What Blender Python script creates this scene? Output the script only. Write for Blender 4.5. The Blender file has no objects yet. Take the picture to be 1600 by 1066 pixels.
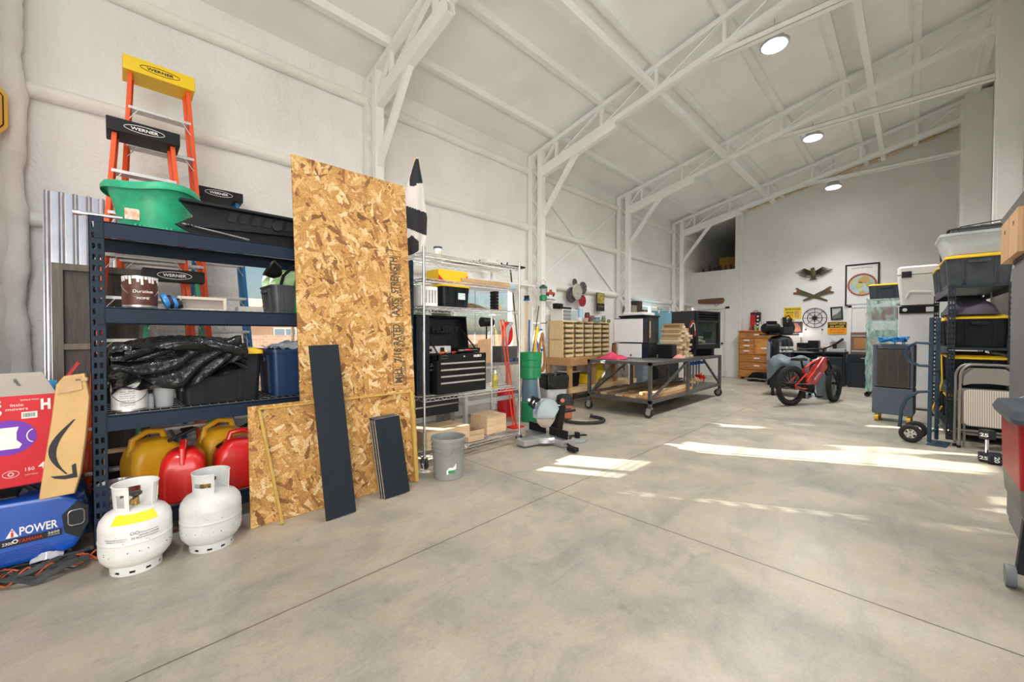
import bpy, bmesh, math, random
from math import sin, cos, pi, sqrt, atan2, tan
from mathutils import Vector as V, Matrix, Euler
R = math.radians
SC = bpy.context.scene
COL = SC.collection
# ------------------------------------------------------------------ camera
# X runs along the building, Y across it to the window wall, Z up
CF, CP, CH = 626.0, R(1.0), 1.28
cd = bpy.data.cameras.new('camera'); cam = bpy.data.objects.new('camera', cd); COL.objects.link(cam)
cd.sensor_width = 36; cd.lens = 36*CF/1600; cd.clip_start = 0.05; cd.clip_end = 500
cam.location = (0, 0, CH); cam.rotation_euler = (R(90)-CP, 0, R(-45)); SC.camera = cam
# ------------------------------------------------------------------ colour management
SC.view_settings.view_transform = 'Standard'; SC.view_settings.look = 'None'
SC.view_settings.exposure = 0.92; SC.view_settings.gamma = 1.0; SC.view_settings.use_curve_mapping = False
SC.cycles.max_bounces = 10; SC.cycles.diffuse_bounces = 6; SC.cycles.transparent_max_bounces = 16
SC.cycles.sample_clamp_indirect = 6; SC.cycles.use_denoising = True
# ------------------------------------------------------------------ sky and sun
wd = bpy.data.worlds.new('World'); SC.world = wd; wd.use_nodes = True
wn = wd.node_tree.nodes; wl = wd.node_tree.links
bg = wn['Background']; sky = wn.new('ShaderNodeTexSky'); sky.sky_type = 'NISHITA'; sky.sun_disc = False
sky.sun_elevation = R(28); sky.sun_rotation = R(215); sky.air_density = 1.0; sky.dust_density = 1.5
wl.new(sky.outputs[0], bg.inputs[0]); bg.inputs[1].default_value = 0.055
SUN_EL = R(17.6); SUN_D = V((0.482*cos(SUN_EL), -0.876*cos(SUN_EL), -sin(SUN_EL)))
sl = bpy.data.lights.new('sun', 'SUN'); sl.energy = 22; sl.angle = R(0.5); sl.color = (1, 0.95, 0.86)
so = bpy.data.objects.new('sun', sl); COL.objects.link(so); so.location = (-6, 12, 8)
so.rotation_euler = SUN_D.to_track_quat('-Z', 'Y').to_euler()
def arealight(name, loc, rot, sx, sy, e, col=(1, 1, 1)):
    l = bpy.data.lights.new(name, 'AREA'); l.shape = 'RECTANGLE'; l.size = sx; l.size_y = sy; l.energy = e; l.color = col
    o = bpy.data.objects.new(name, l); COL.objects.link(o); o.location = loc; o.rotation_euler = rot
    return o
# area light added behind the camera as soft fill for the room
arealight('rear_fill_light', (-1.6, -2.8, 1.9), (R(102), 0, R(-45)), 4.6, 3.2, 135, (1, 0.99, 0.975))
# ------------------------------------------------------------------ placing helpers
S2 = sqrt(0.5)
def ray(x, y):
    f = V((cos(CP)*S2, cos(CP)*S2, -sin(CP))); u = V((sin(CP)*S2, sin(CP)*S2, cos(CP))); r = V((S2, -S2, 0))
    return f+r*((x-800)/CF)+u*((533-y)/CF)
def px(x, y, X=None, Y=None, Z=None):
    """the point of the place on the plane X=, Y= or Z= seen at pixel x, y"""
    d = ray(x, y); o = V((0, 0, CH))
    t = (X/d.x) if X is not None else (Y/d.y) if Y is not None else ((Z-CH)/d.z)
    return o+d*t
# ------------------------------------------------------------------ materials
def nt(m): return m.node_tree.nodes, m.node_tree.links
MC = {}
def mat(name, col, rough=0.5, metal=0.0, var=0.0, vs=8.0, bump=0.0, bs=40.0, spec=None, emit=None, es=0, trans=0, alpha=1, coat=0, col2=None):
    """principled material with noise-driven wear of colour and a fine bump"""
    if name in MC: return MC[name]
    m = bpy.data.materials.new(name); m.use_nodes = True; n, l = nt(m); p = n['Principled BSDF']; MC[name] = m
    p.inputs['Base Color'].default_value = (*col, 1); p.inputs['Roughness'].default_value = rough; p.inputs['Metallic'].default_value = metal
    if spec is not None: p.inputs['Specular IOR Level'].default_value = spec
    if emit: p.inputs['Emission Color'].default_value = (*emit, 1); p.inputs['Emission Strength'].default_value = es
    if trans: p.inputs['Transmission Weight'].default_value = trans
    if alpha < 1: p.inputs['Alpha'].default_value = alpha
    if coat: p.inputs['Coat Weight'].default_value = coat
    tc = n.new('ShaderNodeTexCoord')
    if var or col2:
        a = n.new('ShaderNodeTexNoise'); a.inputs['Scale'].default_value = vs; a.inputs['Detail'].default_value = 6; a.inputs['Roughness'].default_value = 0.65
        r = n.new('ShaderNodeValToRGB'); l.new(tc.outputs['Object'], a.inputs[0]); l.new(a.outputs[0], r.inputs[0])
        c2 = col2 or tuple(min(1, c*(1+var)) for c in col); c1 = col if col2 else tuple(c*(1-var) for c in col)
        r.color_ramp.elements[0].position = 0.35; r.color_ramp.elements[1].position = 0.65
        r.color_ramp.elements[0].color = (*c1, 1); r.color_ramp.elements[1].color = (*c2, 1)
        l.new(r.outputs[0], p.inputs['Base Color'])
    if bump:
        a = n.new('ShaderNodeTexNoise'); a.inputs['Scale'].default_value = bs; a.inputs['Detail'].default_value = 4
        b = n.new('ShaderNodeBump'); b.inputs['Strength'].default_value = bump; b.inputs['Distance'].default_value = 0.02
        l.new(tc.outputs['Object'], a.inputs[0]); l.new(a.outputs[0], b.inputs['Height']); l.new(b.outputs[0], p.inputs['Normal'])
    return m
def math_node(n, l, op, a, b=None, c=None):
    q = n.new('ShaderNodeMath'); q.operation = op
    for i, v in enumerate((a, b, c)):
        if v is None: continue
        if isinstance(v, (int, float)): q.inputs[i].default_value = v
        else: l.new(v, q.inputs[i])
    return q.outputs[0]
def mixc(n, l, f, a, b, mode='MIX'):
    q = n.new('ShaderNodeMix'); q.data_type = 'RGBA'; q.blend_type = mode
    for i, v in ((0, f), (6, a), (7, b)):
        if isinstance(v, (int, float)): q.inputs[i].default_value = v
        elif isinstance(v, tuple): q.inputs[i].default_value = (*v, 1)
        else: l.new(v, q.inputs[i])
    return q.outputs[2]
def ramp(n, l, src, stops):
    r = n.new('ShaderNodeValToRGB'); l.new(src, r.inputs[0]); e = r.color_ramp.elements
    while len(e) < len(stops): e.new(0.5)
    for k, (p, c) in enumerate(stops): e[k].position = p; e[k].color = (*c, 1)
    return r.outputs[0]
def wood(name, c1, c2, axis='X', scale=6.0, rough=0.6, knots=True):
    if name in MC: return MC[name]
    m = bpy.data.materials.new(name); m.use_nodes = True; n, l = nt(m); p = n['Principled BSDF']; MC[name] = m
    tc = n.new('ShaderNodeTexCoord'); mp = n.new('ShaderNodeMapping'); l.new(tc.outputs['Object'], mp.inputs[0])
    s = {'X': (0.6, 9, 9), 'Y': (9, 0.6, 9), 'Z': (9, 9, 0.6)}[axis]; mp.inputs['Scale'].default_value = s
    a = n.new('ShaderNodeTexNoise'); a.inputs['Scale'].default_value = scale; a.inputs['Detail'].default_value = 8; a.inputs['Distortion'].default_value = 1.2
    l.new(mp.outputs[0], a.inputs[0]); oi = n.new('ShaderNodeObjectInfo')
    c = ramp(n, l, a.outputs[0], [(0.3, c1), (0.7, c2)])
    hv = n.new('ShaderNodeHueSaturation'); l.new(c, hv.inputs['Color'])
    l.new(math_node(n, l, 'MULTIPLY_ADD', oi.outputs['Random'], 0.3, 0.85), hv.inputs['Value']); l.new(hv.outputs[0], p.inputs['Base Color'])
    b = n.new('ShaderNodeBump'); b.inputs['Strength'].default_value = 0.15; b.inputs['Distance'].default_value = 0.005
    l.new(a.outputs[0], b.inputs['Height']); l.new(b.outputs[0], p.inputs['Normal']); p.inputs['Roughness'].default_value = rough
    return m
def osb_material():
    """pressed wood strands: cells stretched along three directions, shuffled by patches"""
    m = bpy.data.materials.new('osb'); m.use_nodes = True; n, l = nt(m); p = n['Principled BSDF']
    tc = n.new('ShaderNodeTexCoord'); cols = []; heights = []
    wp = n.new('ShaderNodeTexNoise'); wp.inputs['Scale'].default_value = 5; wp.inputs['Detail'].default_value = 3; l.new(tc.outputs['Object'], wp.inputs[0])
    vm = n.new('ShaderNodeVectorMath'); vm.operation = 'SCALE'; l.new(wp.outputs['Color'], vm.inputs[0]); vm.inputs['Scale'].default_value = 0.09
    va = n.new('ShaderNodeVectorMath'); va.operation = 'ADD'; l.new(tc.outputs['Object'], va.inputs[0]); l.new(vm.outputs[0], va.inputs[1])
    for k, (ang, sx, sz, off) in enumerate([(14, 36, 8.5, 0), (62, 30, 8, 3), (-32, 34, 10, 7), (-66, 44, 11, 11), (30, 52, 12, 17)]):
        mr = n.new('ShaderNodeMapping'); mr.inputs['Rotation'].default_value = (0, R(ang), 0); mr.inputs['Location'].default_value = (off, 0, off*2)
        l.new(va.outputs[0], mr.inputs[0])
        mp = n.new('ShaderNodeMapping'); mp.inputs['Scale'].default_value = (sx, 0.001, sz); l.new(mr.outputs[0], mp.inputs[0])
        vo = n.new('ShaderNodeTexVoronoi'); vo.feature = 'F1'; vo.inputs['Scale'].default_value = 1; vo.distance = 'CHEBYCHEV'; l.new(mp.outputs[0], vo.inputs[0])
        sp = n.new('ShaderNodeSeparateColor'); l.new(vo.outputs['Color'], sp.inputs[0]); heights.append((sp.outputs[0], sp.outputs[1], vo.outputs['Distance']))
    cur, curh = None, None
    for k, (a, h, d) in enumerate(heights):
        c = ramp(n, l, a, [(0.0, (0.19, 0.08, 0.02)), (0.08, (0.32, 0.145, 0.04)), (0.24, (0.48, 0.25, 0.07)), (0.55, (0.58, 0.32, 0.09)), (0.82, (0.70, 0.44, 0.17)), (1.0, (0.84, 0.64, 0.36))])
        sh = math_node(n, l, 'MULTIPLY_ADD', d, -0.35, 1.08); c = mixc(n, l, 1.0, c, c) if False else c
        if cur is None: cur, curh = c, h
        else:
            f = math_node(n, l, 'GREATER_THAN', h, curh); cur = mixc(n, l, f, cur, c); curh = math_node(n, l, 'MAXIMUM', h, curh)
    fn = n.new('ShaderNodeTexNoise'); fn.inputs['Scale'].default_value = 90; fn.inputs['Detail'].default_value = 6; l.new(tc.outputs['Object'], fn.inputs[0])
    g = ramp(n, l, fn.outputs[0], [(0.32, (0.60, 0.52, 0.42)), (0.58, (1, 1, 1))]); cur = mixc(n, l, 1.0, cur, g, 'MULTIPLY')
    l.new(cur, p.inputs['Base Color']); p.inputs['Roughness'].default_value = 0.62
    b = n.new('ShaderNodeBump'); b.inputs['Strength'].default_value = 0.35; b.inputs['Distance'].default_value = 0.004; l.new(curh, b.inputs['Height']); l.new(b.outputs[0], p.inputs['Normal'])
    return m
def concrete():
    m = bpy.data.materials.new('concrete'); m.use_nodes = True; n, l = nt(m); p = n['Principled BSDF']; tc = n.new('ShaderNodeTexCoord')
    def noise(s, d=6, mp=None, dist=0, r=0.6):
        a = n.new('ShaderNodeTexNoise'); a.inputs['Scale'].default_value = s; a.inputs['Detail'].default_value = d; a.inputs['Distortion'].default_value = dist; a.inputs['Roughness'].default_value = r
        if mp:
            q = n.new('ShaderNodeMapping'); q.inputs['Scale'].default_value = mp; q.inputs['Rotation'].default_value = (0, 0, R(-12)); l.new(tc.outputs['Object'], q.inputs[0]); l.new(q.outputs[0], a.inputs[0])
        else: l.new(tc.outputs['Object'], a.inputs[0])
        return a.outputs[0]
    c = ramp(n, l, noise(0.9, 9, (1.2, 0.9, 1), 0.5, 0.65), [(0.25, (0.265, 0.265, 0.25)), (0.42, (0.375, 0.345, 0.285)), (0.56, (0.465, 0.415, 0.33)), (0.72, (0.55, 0.51, 0.43))])
    c2 = ramp(n, l, noise(2.6, 8, (0.8, 1.5, 1), 0.6, 0.72), [(0.35, (0.72, 0.75, 0.76)), (0.55, (1, 1, 1)), (0.72, (1.0, 0.90, 0.78))]); c = mixc(n, l, 0.85, c, c2, 'MULTIPLY')
    c3 = ramp(n, l, noise(60, 5), [(0.3, (0.86, 0.86, 0.86)), (0.6, (1, 1, 1))]); c = mixc(n, l, 0.8, c, c3, 'MULTIPLY')
    c4 = ramp(n, l, noise(7, 2), [(0.66, (1, 1, 1)), (0.76, (0.7, 0.68, 0.64))]); c = mixc(n, l, 0.6, c, c4, 'MULTIPLY')
    sp = n.new('ShaderNodeSeparateXYZ'); l.new(tc.outputs['Object'], sp.inputs[0])
    tot = None
    wob = math_node(n, l, 'MULTIPLY_ADD', noise(6, 3), 0.008, -0.004)
    for ch, vals in ((0, (JX, JX+3.66, JX+7.3, JX+10.96)), (1, (JY,))):
        for v in vals:
            d = math_node(n, l, 'ABSOLUTE', math_node(n, l, 'SUBTRACT', math_node(n, l, 'ADD', sp.outputs[ch], wob), v))
            t = math_node(n, l, 'LESS_THAN', d, 0.0045); tot = t if tot is None else math_node(n, l, 'MAXIMUM', tot, t)
    c = mixc(n, l, tot, c, (0.13, 0.11, 0.09)); l.new(c, p.inputs['Base Color'])
    rr = n.new('ShaderNodeMapRange'); l.new(noise(2.5, 6), rr.inputs[0]); rr.inputs[3].default_value = 0.10; rr.inputs[4].default_value = 0.7; l.new(rr.outputs[0], p.inputs['Roughness'])
    b = n.new('ShaderNodeBump'); b.inputs['Strength'].default_value = 0.12; b.inputs['Distance'].default_value = 0.01; l.new(noise(25, 8), b.inputs['Height'])
    l.new(b.outputs[0], p.inputs['Normal'])
    return m
def foam(name, col, ribs=True, bs=26, st=0.55):
    """sprayed insulation painted white: lumpy skin over the ribs of the sheeting"""
    m = bpy.data.materials.new(name); m.use_nodes = True; n, l = nt(m); p = n['Principled BSDF']; MC[name] = m; tc = n.new('ShaderNodeTexCoord')
    a = n.new('ShaderNodeTexNoise'); a.inputs['Scale'].default_value = bs; a.inputs['Detail'].default_value = 4; l.new(tc.outputs['Object'], a.inputs[0])
    h = a.outputs[0]
    if ribs:
        q = n.new('ShaderNodeMapping'); q.inputs['Scale'].default_value = (3.4, 0.0, 0.12); l.new(tc.outputs['Object'], q.inputs[0])
        w = n.new('ShaderNodeTexNoise'); w.inputs['Scale'].default_value = 1.6; w.inputs['Detail'].default_value = 3; l.new(q.outputs[0], w.inputs[0])
        h = math_node(n, l, 'MULTIPLY_ADD', w.outputs[0], 1.6, h)
    b = n.new('ShaderNodeBump'); b.inputs['Strength'].default_value = st; b.inputs['Distance'].default_value = 0.02; l.new(h, b.inputs['Height']); l.new(b.outputs[0], p.inputs['Normal'])
    d = n.new('ShaderNodeTexNoise'); d.inputs['Scale'].default_value = 1.3; d.inputs['Detail'].default_value = 7; l.new(tc.outputs['Object'], d.inputs[0])
    c = ramp(n, l, d.outputs[0], [(0.3, tuple(x*0.90 for x in col)), (0.6, col)]); l.new(c, p.inputs['Base Color']); p.inputs['Roughness'].default_value = 0.85
    return m
# ------------------------------------------------------------------ mesh building
class MB:
    def __init__(s): s.bm = bmesh.new()
    def add(s, vs, fs, M=None, mi=0):
        q = [s.bm.verts.new(M @ V(v) if M is not None else V(v)) for v in vs]; out = []
        for f in fs:
            try: g = s.bm.faces.new([q[i] for i in f]); g.material_index = mi; out.append(g)
            except ValueError: pass
        return q, out
    def box(s, x0, y0, z0, x1, y1, z1, bev=0.0, M=None, mi=0, seg=2):
        q, f = s.add([(x, y, z) for z in (z0, z1) for y in (y0, y1) for x in (x0, x1)],
                     [(0, 2, 3, 1), (4, 5, 7, 6), (0, 1, 5, 4), (2, 6, 7, 3), (0, 4, 6, 2), (1, 3, 7, 5)], M, mi)
        if bev:
            es = list({e for g in f for e in g.edges}); bmesh.ops.bevel(s.bm, geom=es, offset=bev, segments=seg, affect='EDGES', profile=0.5, clamp_overlap=True)
        return s
    def cbox(s, c, d, bev=0.0, M=None, mi=0):
        return s.box(c[0]-d[0]/2, c[1]-d[1]/2, c[2]-d[2]/2, c[0]+d[0]/2, c[1]+d[1]/2, c[2]+d[2]/2, bev, M, mi)
    def bar(s, a, b, w, h=None, bev=0.0, up=(0, 0, 1), mi=0):
        a, b = V(a), V(b); h = h or w; z = (b-a); L = z.length; z.normalize(); u = V(up)
        if abs(z.dot(u)) > 0.98: u = V((1, 0, 0))
        x = u.cross(z).normalized(); y = z.cross(x)
        M = Matrix(((x.x, y.x, z.x, a.x), (x.y, y.y, z.y, a.y), (x.z, y.z, z.z, a.z), (0, 0, 0, 1)))
        return s.box(-w/2, -h/2, 0, w/2, h/2, L, bev, M, mi)
    def lathe(s, prof, seg=24, M=None, mi=0, sx=1.0, sy=1.0, cap=True):
        vs, fs = [], []; n = len(prof)
        for r, z in prof:
            for k in range(seg): t = 2*pi*k/seg; vs.append((r*cos(t)*sx, r*sin(t)*sy, z))
        for i in range(n-1):
            for k in range(seg): j = (k+1) % seg; fs.append((i*seg+k, i*seg+j, (i+1)*seg+j, (i+1)*seg+k))
        if cap: fs.append(tuple(range(seg))[::-1]); fs.append(tuple((n-1)*seg+k for k in range(seg)))
        s.add(vs, fs, M, mi); return s
    def cyl(s, a, b, r0, r1=None, seg=16, mi=0, cap=True):
        a, b = V(a), V(b); r1 = r0 if r1 is None else r1; z = b-a; L = z.length; z.normalize()
        u = V((0, 0, 1)) if abs(z.z) < 0.95 else V((1, 0, 0)); x = u.cross(z).normalized(); y = z.cross(x)
        M = Matrix(((x.x, y.x, z.x, a.x), (x.y, y.y, z.y, a.y), (x.z, y.z, z.z, a.z), (0, 0, 0, 1)))
        return s.lathe([(r0, 0), (r1, L)], seg, M, mi, cap=cap)
    def tube(s, pts, r, seg=8, closed=False, mi=0, flat=1.0):
        pts = [V(p) for p in pts]; n = len(pts); vs, fs = [], []; up = V((0.123, 0.31, 1)).normalized(); px_ = None
        for i, p in enumerate(pts):
            if closed: t = pts[(i+1) % n]-pts[i-1]
            else: t = pts[min(i+1, n-1)]-pts[max(i-1, 0)]
            if t.length < 1e-9: t = V((0, 0, 1))
            t.normalize(); x = (up.cross(t) if px_ is None else px_-t*px_.dot(t))
            if x.length < 1e-4: x = V((1, 0, 0)).cross(t)
            x.normalize(); px_ = x; y = t.cross(x); rr = r[i] if isinstance(r, (list, tuple)) else r
            for k in range(seg): a = 2*pi*k/seg; vs.append(p+x*cos(a)*rr+y*sin(a)*rr*flat)
        for i in range(n if closed else n-1):
            for k in range(seg): j = (k+1) % seg; i2 = (i+1) % n; fs.append((i*seg+k, i*seg+j, i2*seg+j, i2*seg+k))
        if not closed: fs.append(tuple(range(seg))[::-1]); fs.append(tuple((n-1)*seg+k for k in range(seg)))
        s.add(vs, fs, None, mi); return s
    def prism(s, pts, a, b, axis='Z', M=None, mi=0, bev=0.0):
        """polygon pts (2-D) extruded from a to b along axis; axis Y: pts are (x,z); axis X: pts are (y,z)"""
        def P(p, t): return {'Z': (p[0], p[1], t), 'Y': (p[0], t, p[1]), 'X': (t, p[0], p[1])}[axis]
        n = len(pts); vs = [P(p, a) for p in pts]+[P(p, b) for p in pts]
        fs = [tuple(range(n))[::-1], tuple(range(n, 2*n))]+[(i, (i+1) % n, n+(i+1) % n, n+i) for i in range(n)]
        q, f = s.add(vs, fs, M, mi); bmesh.ops.recalc_face_normals(s.bm, faces=f)
        if bev:
            es = list({e for g in f[:2] for e in g.edges}); bmesh.ops.bevel(s.bm, geom=es, offset=bev, segments=2, affect='EDGES', profile=0.5, clamp_overlap=True)
        return s
    def loft(s, rings, M=None, mi=0, cap=True):
        n = len(rings[0]); vs = [p for r in rings for p in r]; fs = []
        for i in range(len(rings)-1):
            for k in range(n): j = (k+1) % n; fs.append((i*n+k, i*n+j, (i+1)*n+j, (i+1)*n+k))
        if cap: fs.append(tuple(range(n))[::-1]); fs.append(tuple((len(rings)-1)*n+k for k in range(n)))
        s.add(vs, fs, M, mi); return s
    def sheet(s, nx, ny, f, th=0.004, M=None, mi=0):
        """thin closed sheet through f(u,v), u and v from 0 to 1"""
        P = [[V(f(i/nx, j/ny)) for i in range(nx+1)] for j in range(ny+1)]; vs = []; W = nx+1
        top, bot = [], []
        for j in range(ny+1):
            for i in range(nx+1):
                a = P[j][min(i+1, nx)]-P[j][max(i-1, 0)]; b = P[min(j+1, ny)][i]-P[max(j-1, 0)][i]; nn = a.cross(b)
                nn = nn.normalized() if nn.length > 1e-9 else V((0, 0, 1)); top.append(P[j][i]+nn*th/2); bot.append(P[j][i]-nn*th/2)
        N = len(top); fs = []
        for j in range(ny):
            for i in range(nx):
                a, b, c, d = j*W+i, j*W+i+1, (j+1)*W+i+1, (j+1)*W+i; fs.append((a, b, c, d)); fs.append((N+d, N+c, N+b, N+a))
        ed = [i for i in range(W)]+[j*W+nx for j in range(1, ny+1)]+[ny*W+i for i in range(nx-1, -1, -1)]+[j*W for j in range(ny-1, 0, -1)]
        for k in range(len(ed)): a, b = ed[k], ed[(k+1) % len(ed)]; fs.append((b, a, N+a, N+b))
        s.add(top+bot, fs, M, mi); return s
    def sph(s, c, r, seg=16, rings=10, sc=(1, 1, 1), mi=0):
        c = V(c); M = Matrix.Translation(c) @ Matrix.Diagonal((sc[0], sc[1], sc[2], 1))
        return s.lathe([(max(1e-4, r*sin(pi*i/rings)), -r*cos(pi*i/rings)) for i in range(rings+1)], seg, M, mi)
    def build(s, name, mats, parent=None, smooth=35, label=None, loc=None, rot=None, kind=None):
        bmesh.ops.recalc_face_normals(s.bm, faces=s.bm.faces)
        me = bpy.data.meshes.new(name); s.bm.to_mesh(me); s.bm.free()
        for m in (mats if isinstance(mats, (list, tuple)) else [mats]): me.materials.append(m)
        if smooth:
            me.polygons.foreach_set('use_smooth', [True]*len(me.polygons)); me.set_sharp_from_angle(angle=R(smooth))
        o = bpy.data.objects.new(name, me); COL.objects.link(o)
        if smooth and 6 < len(me.polygons) < 6000: wn_ = o.modifiers.new('weighted_normals', 'WEIGHTED_NORMAL'); wn_.keep_sharp = True
        if parent: o.parent = parent
        if loc is not None: o.location = loc
        if rot is not None: o.rotation_euler = rot
        if label: o['label'] = label
        if kind: o['kind'] = kind
        return o
def thing(name, label, cat, loc=(0, 0, 0), rz=0.0, group=None, rot=None):
    o = bpy.data.objects.new(name, None); COL.objects.link(o); o.empty_display_size = 0.1; o.location = loc
    o.rotation_euler = rot if rot else (0, 0, rz); o['label'] = label; o['category'] = cat
    if group: o['group'] = group
    return o
def tag(o, label, cat, group=None, loc=None, rz=None, kind=None):
    o['label'] = label; o['category'] = cat
    if group: o['group'] = group
    if kind: o['kind'] = kind
    if loc is not None: o.location = loc
    if rz is not None: o.rotation_euler = (0, 0, rz)
    return o
def struct(mb, name, m, smooth=35):
    o = mb.build(name, m, smooth=smooth); o['kind'] = 'structure'; return o
def dup(root, loc, rz=None, label=None, group=None):
    r = root.copy(); COL.objects.link(r); r.location = loc
    if rz is not None: r.rotation_euler = (0, 0, rz)
    if label: r['label'] = label
    if group: r['group'] = group
    for ch in root.children:
        c = ch.copy(); COL.objects.link(c); c.parent = r
        for g in ch.children: d = g.copy(); COL.objects.link(d); d.parent = c
    return r
def text(name, s, m, parent, loc, rot, w=None, h=None, ext=0.0015, bold=0.0, label=None, bend=None, shear=0):
    """raised or printed lettering; w, h fit the word to a size"""
    cu = bpy.data.curves.new(name, 'FONT'); cu.body = s; cu.extrude = ext; cu.align_x = 'CENTER'; cu.align_y = 'CENTER'; cu.offset = bold; cu.resolution_u = 3; cu.shear = shear
    t = bpy.data.objects.new(name, cu); COL.objects.link(t); bpy.context.view_layer.update()
    me = bpy.data.meshes.new_from_object(t); COL.objects.unlink(t); bpy.data.objects.remove(t)
    xs = [v.co.x for v in me.vertices]; ys = [v.co.y for v in me.vertices]; W = max(xs)-min(xs); H = max(ys)-min(ys); mx = (max(xs)+min(xs))/2; my = (max(ys)+min(ys))/2
    fx = (w/W) if w else (h/H); fy = (h/H) if h else fx
    for v in me.vertices:
        v.co.x = (v.co.x-mx)*fx; v.co.y = (v.co.y-my)*fy
        if bend: a = v.co.x/bend; v.co = ((bend+v.co.z)*sin(a), v.co.y, (bend+v.co.z)*cos(a)-bend)
    me.materials.clear(); me.materials.append(m); me.name = name
    o = bpy.data.objects.new(name, me); COL.objects.link(o); o.parent = parent; o.location = loc; o.rotation_euler = rot
    if label: o['label'] = label
    return o
FY = (R(90), 0, 0)            # lettering that faces -Y
FX = (R(90), 0, R(-90))       # lettering that faces -X
rnd = random.Random(7)
# ================================================================== the setting
JX, JY = px(870, 768, Z=0).x, px(870, 768, Z=0).y
M_conc = concrete(); M_foam = foam('foam_white', (0.84, 0.835, 0.815), st=0.9); M_foamc = foam('foam_ceiling', (0.88, 0.88, 0.87), ribs=False, bs=60, st=0.22)
M_foamb = foam('foam_bulge', (0.84, 0.83, 0.79), ribs=False, bs=14, st=0.8)
M_white = mat('white_steel', (0.83, 0.83, 0.82), 0.5, 0, 0.04, 3); M_wallw = mat('wall_white', (0.80, 0.80, 0.79), 0.7, 0, 0.04, 1.2, 0.1, 30)
M_osb = osb_material()
def roofz(y): return 4.56+0.226*(5.0-y)
EX = 13.2   # end wall
m = MB(); m.box(-3.2, -3.4, -0.15, EX+0.2, 5.15, 0.0); struct(m, 'floor', M_conc)
WIN = [(0.92, 2.28, 0.45, 2.09), (2.50, 5.05, 0.98, 2.09), (9.5, 11.2, 1.1, 2.07)]
m = MB(); xs = -3.2; Y0, Y1 = 5.0, 5.14
for (a, b, z0, z1) in WIN:
    m.box(xs, Y0, 0, a, Y1, 4.62); m.box(a, Y0, 0, b, Y1, z0); m.box(a, Y0, z1, b, Y1, 4.62); xs = b
m.box(xs, Y0, 0, EX+3.2, Y1, 4.62); struct(m, 'wall_left', M_foam)
m = MB(); m.prism([(5.14, roofz(5.14)), (-1.2, roofz(-1.2)), (-1.2, roofz(-1.2)+0.15), (5.14, roofz(5.14)+0.15)], -3.2, EX+3.2, 'X'); struct(m, 'ceiling', M_foamc)
# far wall and storeroom wall with the loft opening above it
YS = 3.6; XS = 13.0
m = MB(); m.prism([(YS, 0), (-1.15, 0), (-1.15, roofz(-1.15)), (YS, roofz(YS))], EX, EX+0.12, 'X'); struct(m, 'wall_back', M_wallw)
m = MB(); m.box(XS, YS, 0, XS+0.1, 3.97, 3.2); m.box(XS, 4.87, 0, XS+0.1, 5.0, 3.2); m.box(XS, 3.97, 2.04, XS+0.1, 4.87, 3.2); m.box(XS, YS, 3.2, XS+0.1, YS+0.12, roofz(YS+.12)); struct(m, 'wall_storeroom', M_wallw)
m = MB(); m.box(XS-0.02, YS-0.06, 0, EX, YS+0.0, roofz(YS)-0.02, 0.01); m.box(XS-0.02, 3.86, 0, XS, 3.97, 2.10); m.box(XS-0.02, 3.86, 2.04, XS, 4.98, 2.15); struct(m, 'trim_1', M_white)
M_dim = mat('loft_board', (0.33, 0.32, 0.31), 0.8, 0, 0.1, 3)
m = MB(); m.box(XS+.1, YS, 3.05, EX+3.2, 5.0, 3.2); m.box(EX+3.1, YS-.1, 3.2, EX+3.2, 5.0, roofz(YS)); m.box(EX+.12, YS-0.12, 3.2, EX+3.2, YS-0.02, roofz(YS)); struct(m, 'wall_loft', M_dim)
m = MB(); m.box(XS+0.02, 3.975, 0.005, XS+0.06, 4.865, 2.035)
for z0, z1 in ((0.15, 0.95), (1.1, 1.9)): m.box(XS+0.012, 4.08, z0, XS+0.03, 4.76, z1, 0.012)
d = struct(m, 'door_1', M_white); M_black = mat('black_plastic', (0.007, 0.007, 0.008), 0.45, spec=.3)
k = MB(); k.sph((XS-0.03, 4.05, 1.0), 0.03); k.cyl((XS-.02, 4.05, 1), (XS+.03, 4.05, 1), 0.014); k.build('door_knob', M_black, d)
# white door on the far wall behind the cabinets
m = MB(); m.box(EX-0.03, 0.28, 0.01, EX-0.001, 1.08, 1.93); m.box(EX-.045, 0.20, 0, EX-0.001, .27, 2.0); m.box(EX-.045, 1.09, 0, EX-0.001, 1.16, 2.0); m.box(EX-.045, 0.2, 1.94, EX-0.001, 1.16, 2.01); struct(m, 'door_2', M_white)
m = MB(); m.box(-3.2, 1.6, 0, -3.1, 5.0, roofz(1.6)); struct(m, 'wall_front', M_wallw)
# right wall with boxed-in posts
m = MB(); m.box(2.0, -1.12, 0, EX, -1.0, roofz(-1.0)); struct(m, 'wall_right', M_wallw)
m = MB(); m.box(11.5, -1.0, 0, 12.0, -0.645, roofz(-0.66), 0.015); struct(m, 'trim_2', M_wallw)
m = MB(); m.box(8.45, -1.0, 0, 8.75, -0.775, roofz(-0.78), 0.015); struct(m, 'trim_3', M_wallw)
m = MB(); m.box(EX-0.5, -1.0, 0, EX, -0.64, roofz(-0.66), 0.01); struct(m, 'trim_4', M_wallw)
# orange foam bead where the far wall meets the roof
M_bead = mat('orange_foam', (0.62, 0.42, 0.16), 0.9, 0, 0.3, 20, 0.8, 60, col2=(0.78, 0.72, 0.6))
m = MB(); pts = [V((EX-0.02, YS-0.1-i*0.14, roofz(YS-0.1-i*0.14)-0.035)) for i in range(30)]
m.tube(pts, [0.02+rnd.random()*0.035 for _ in pts], 8); struct(m, 'trim_5', M_bead)
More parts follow.
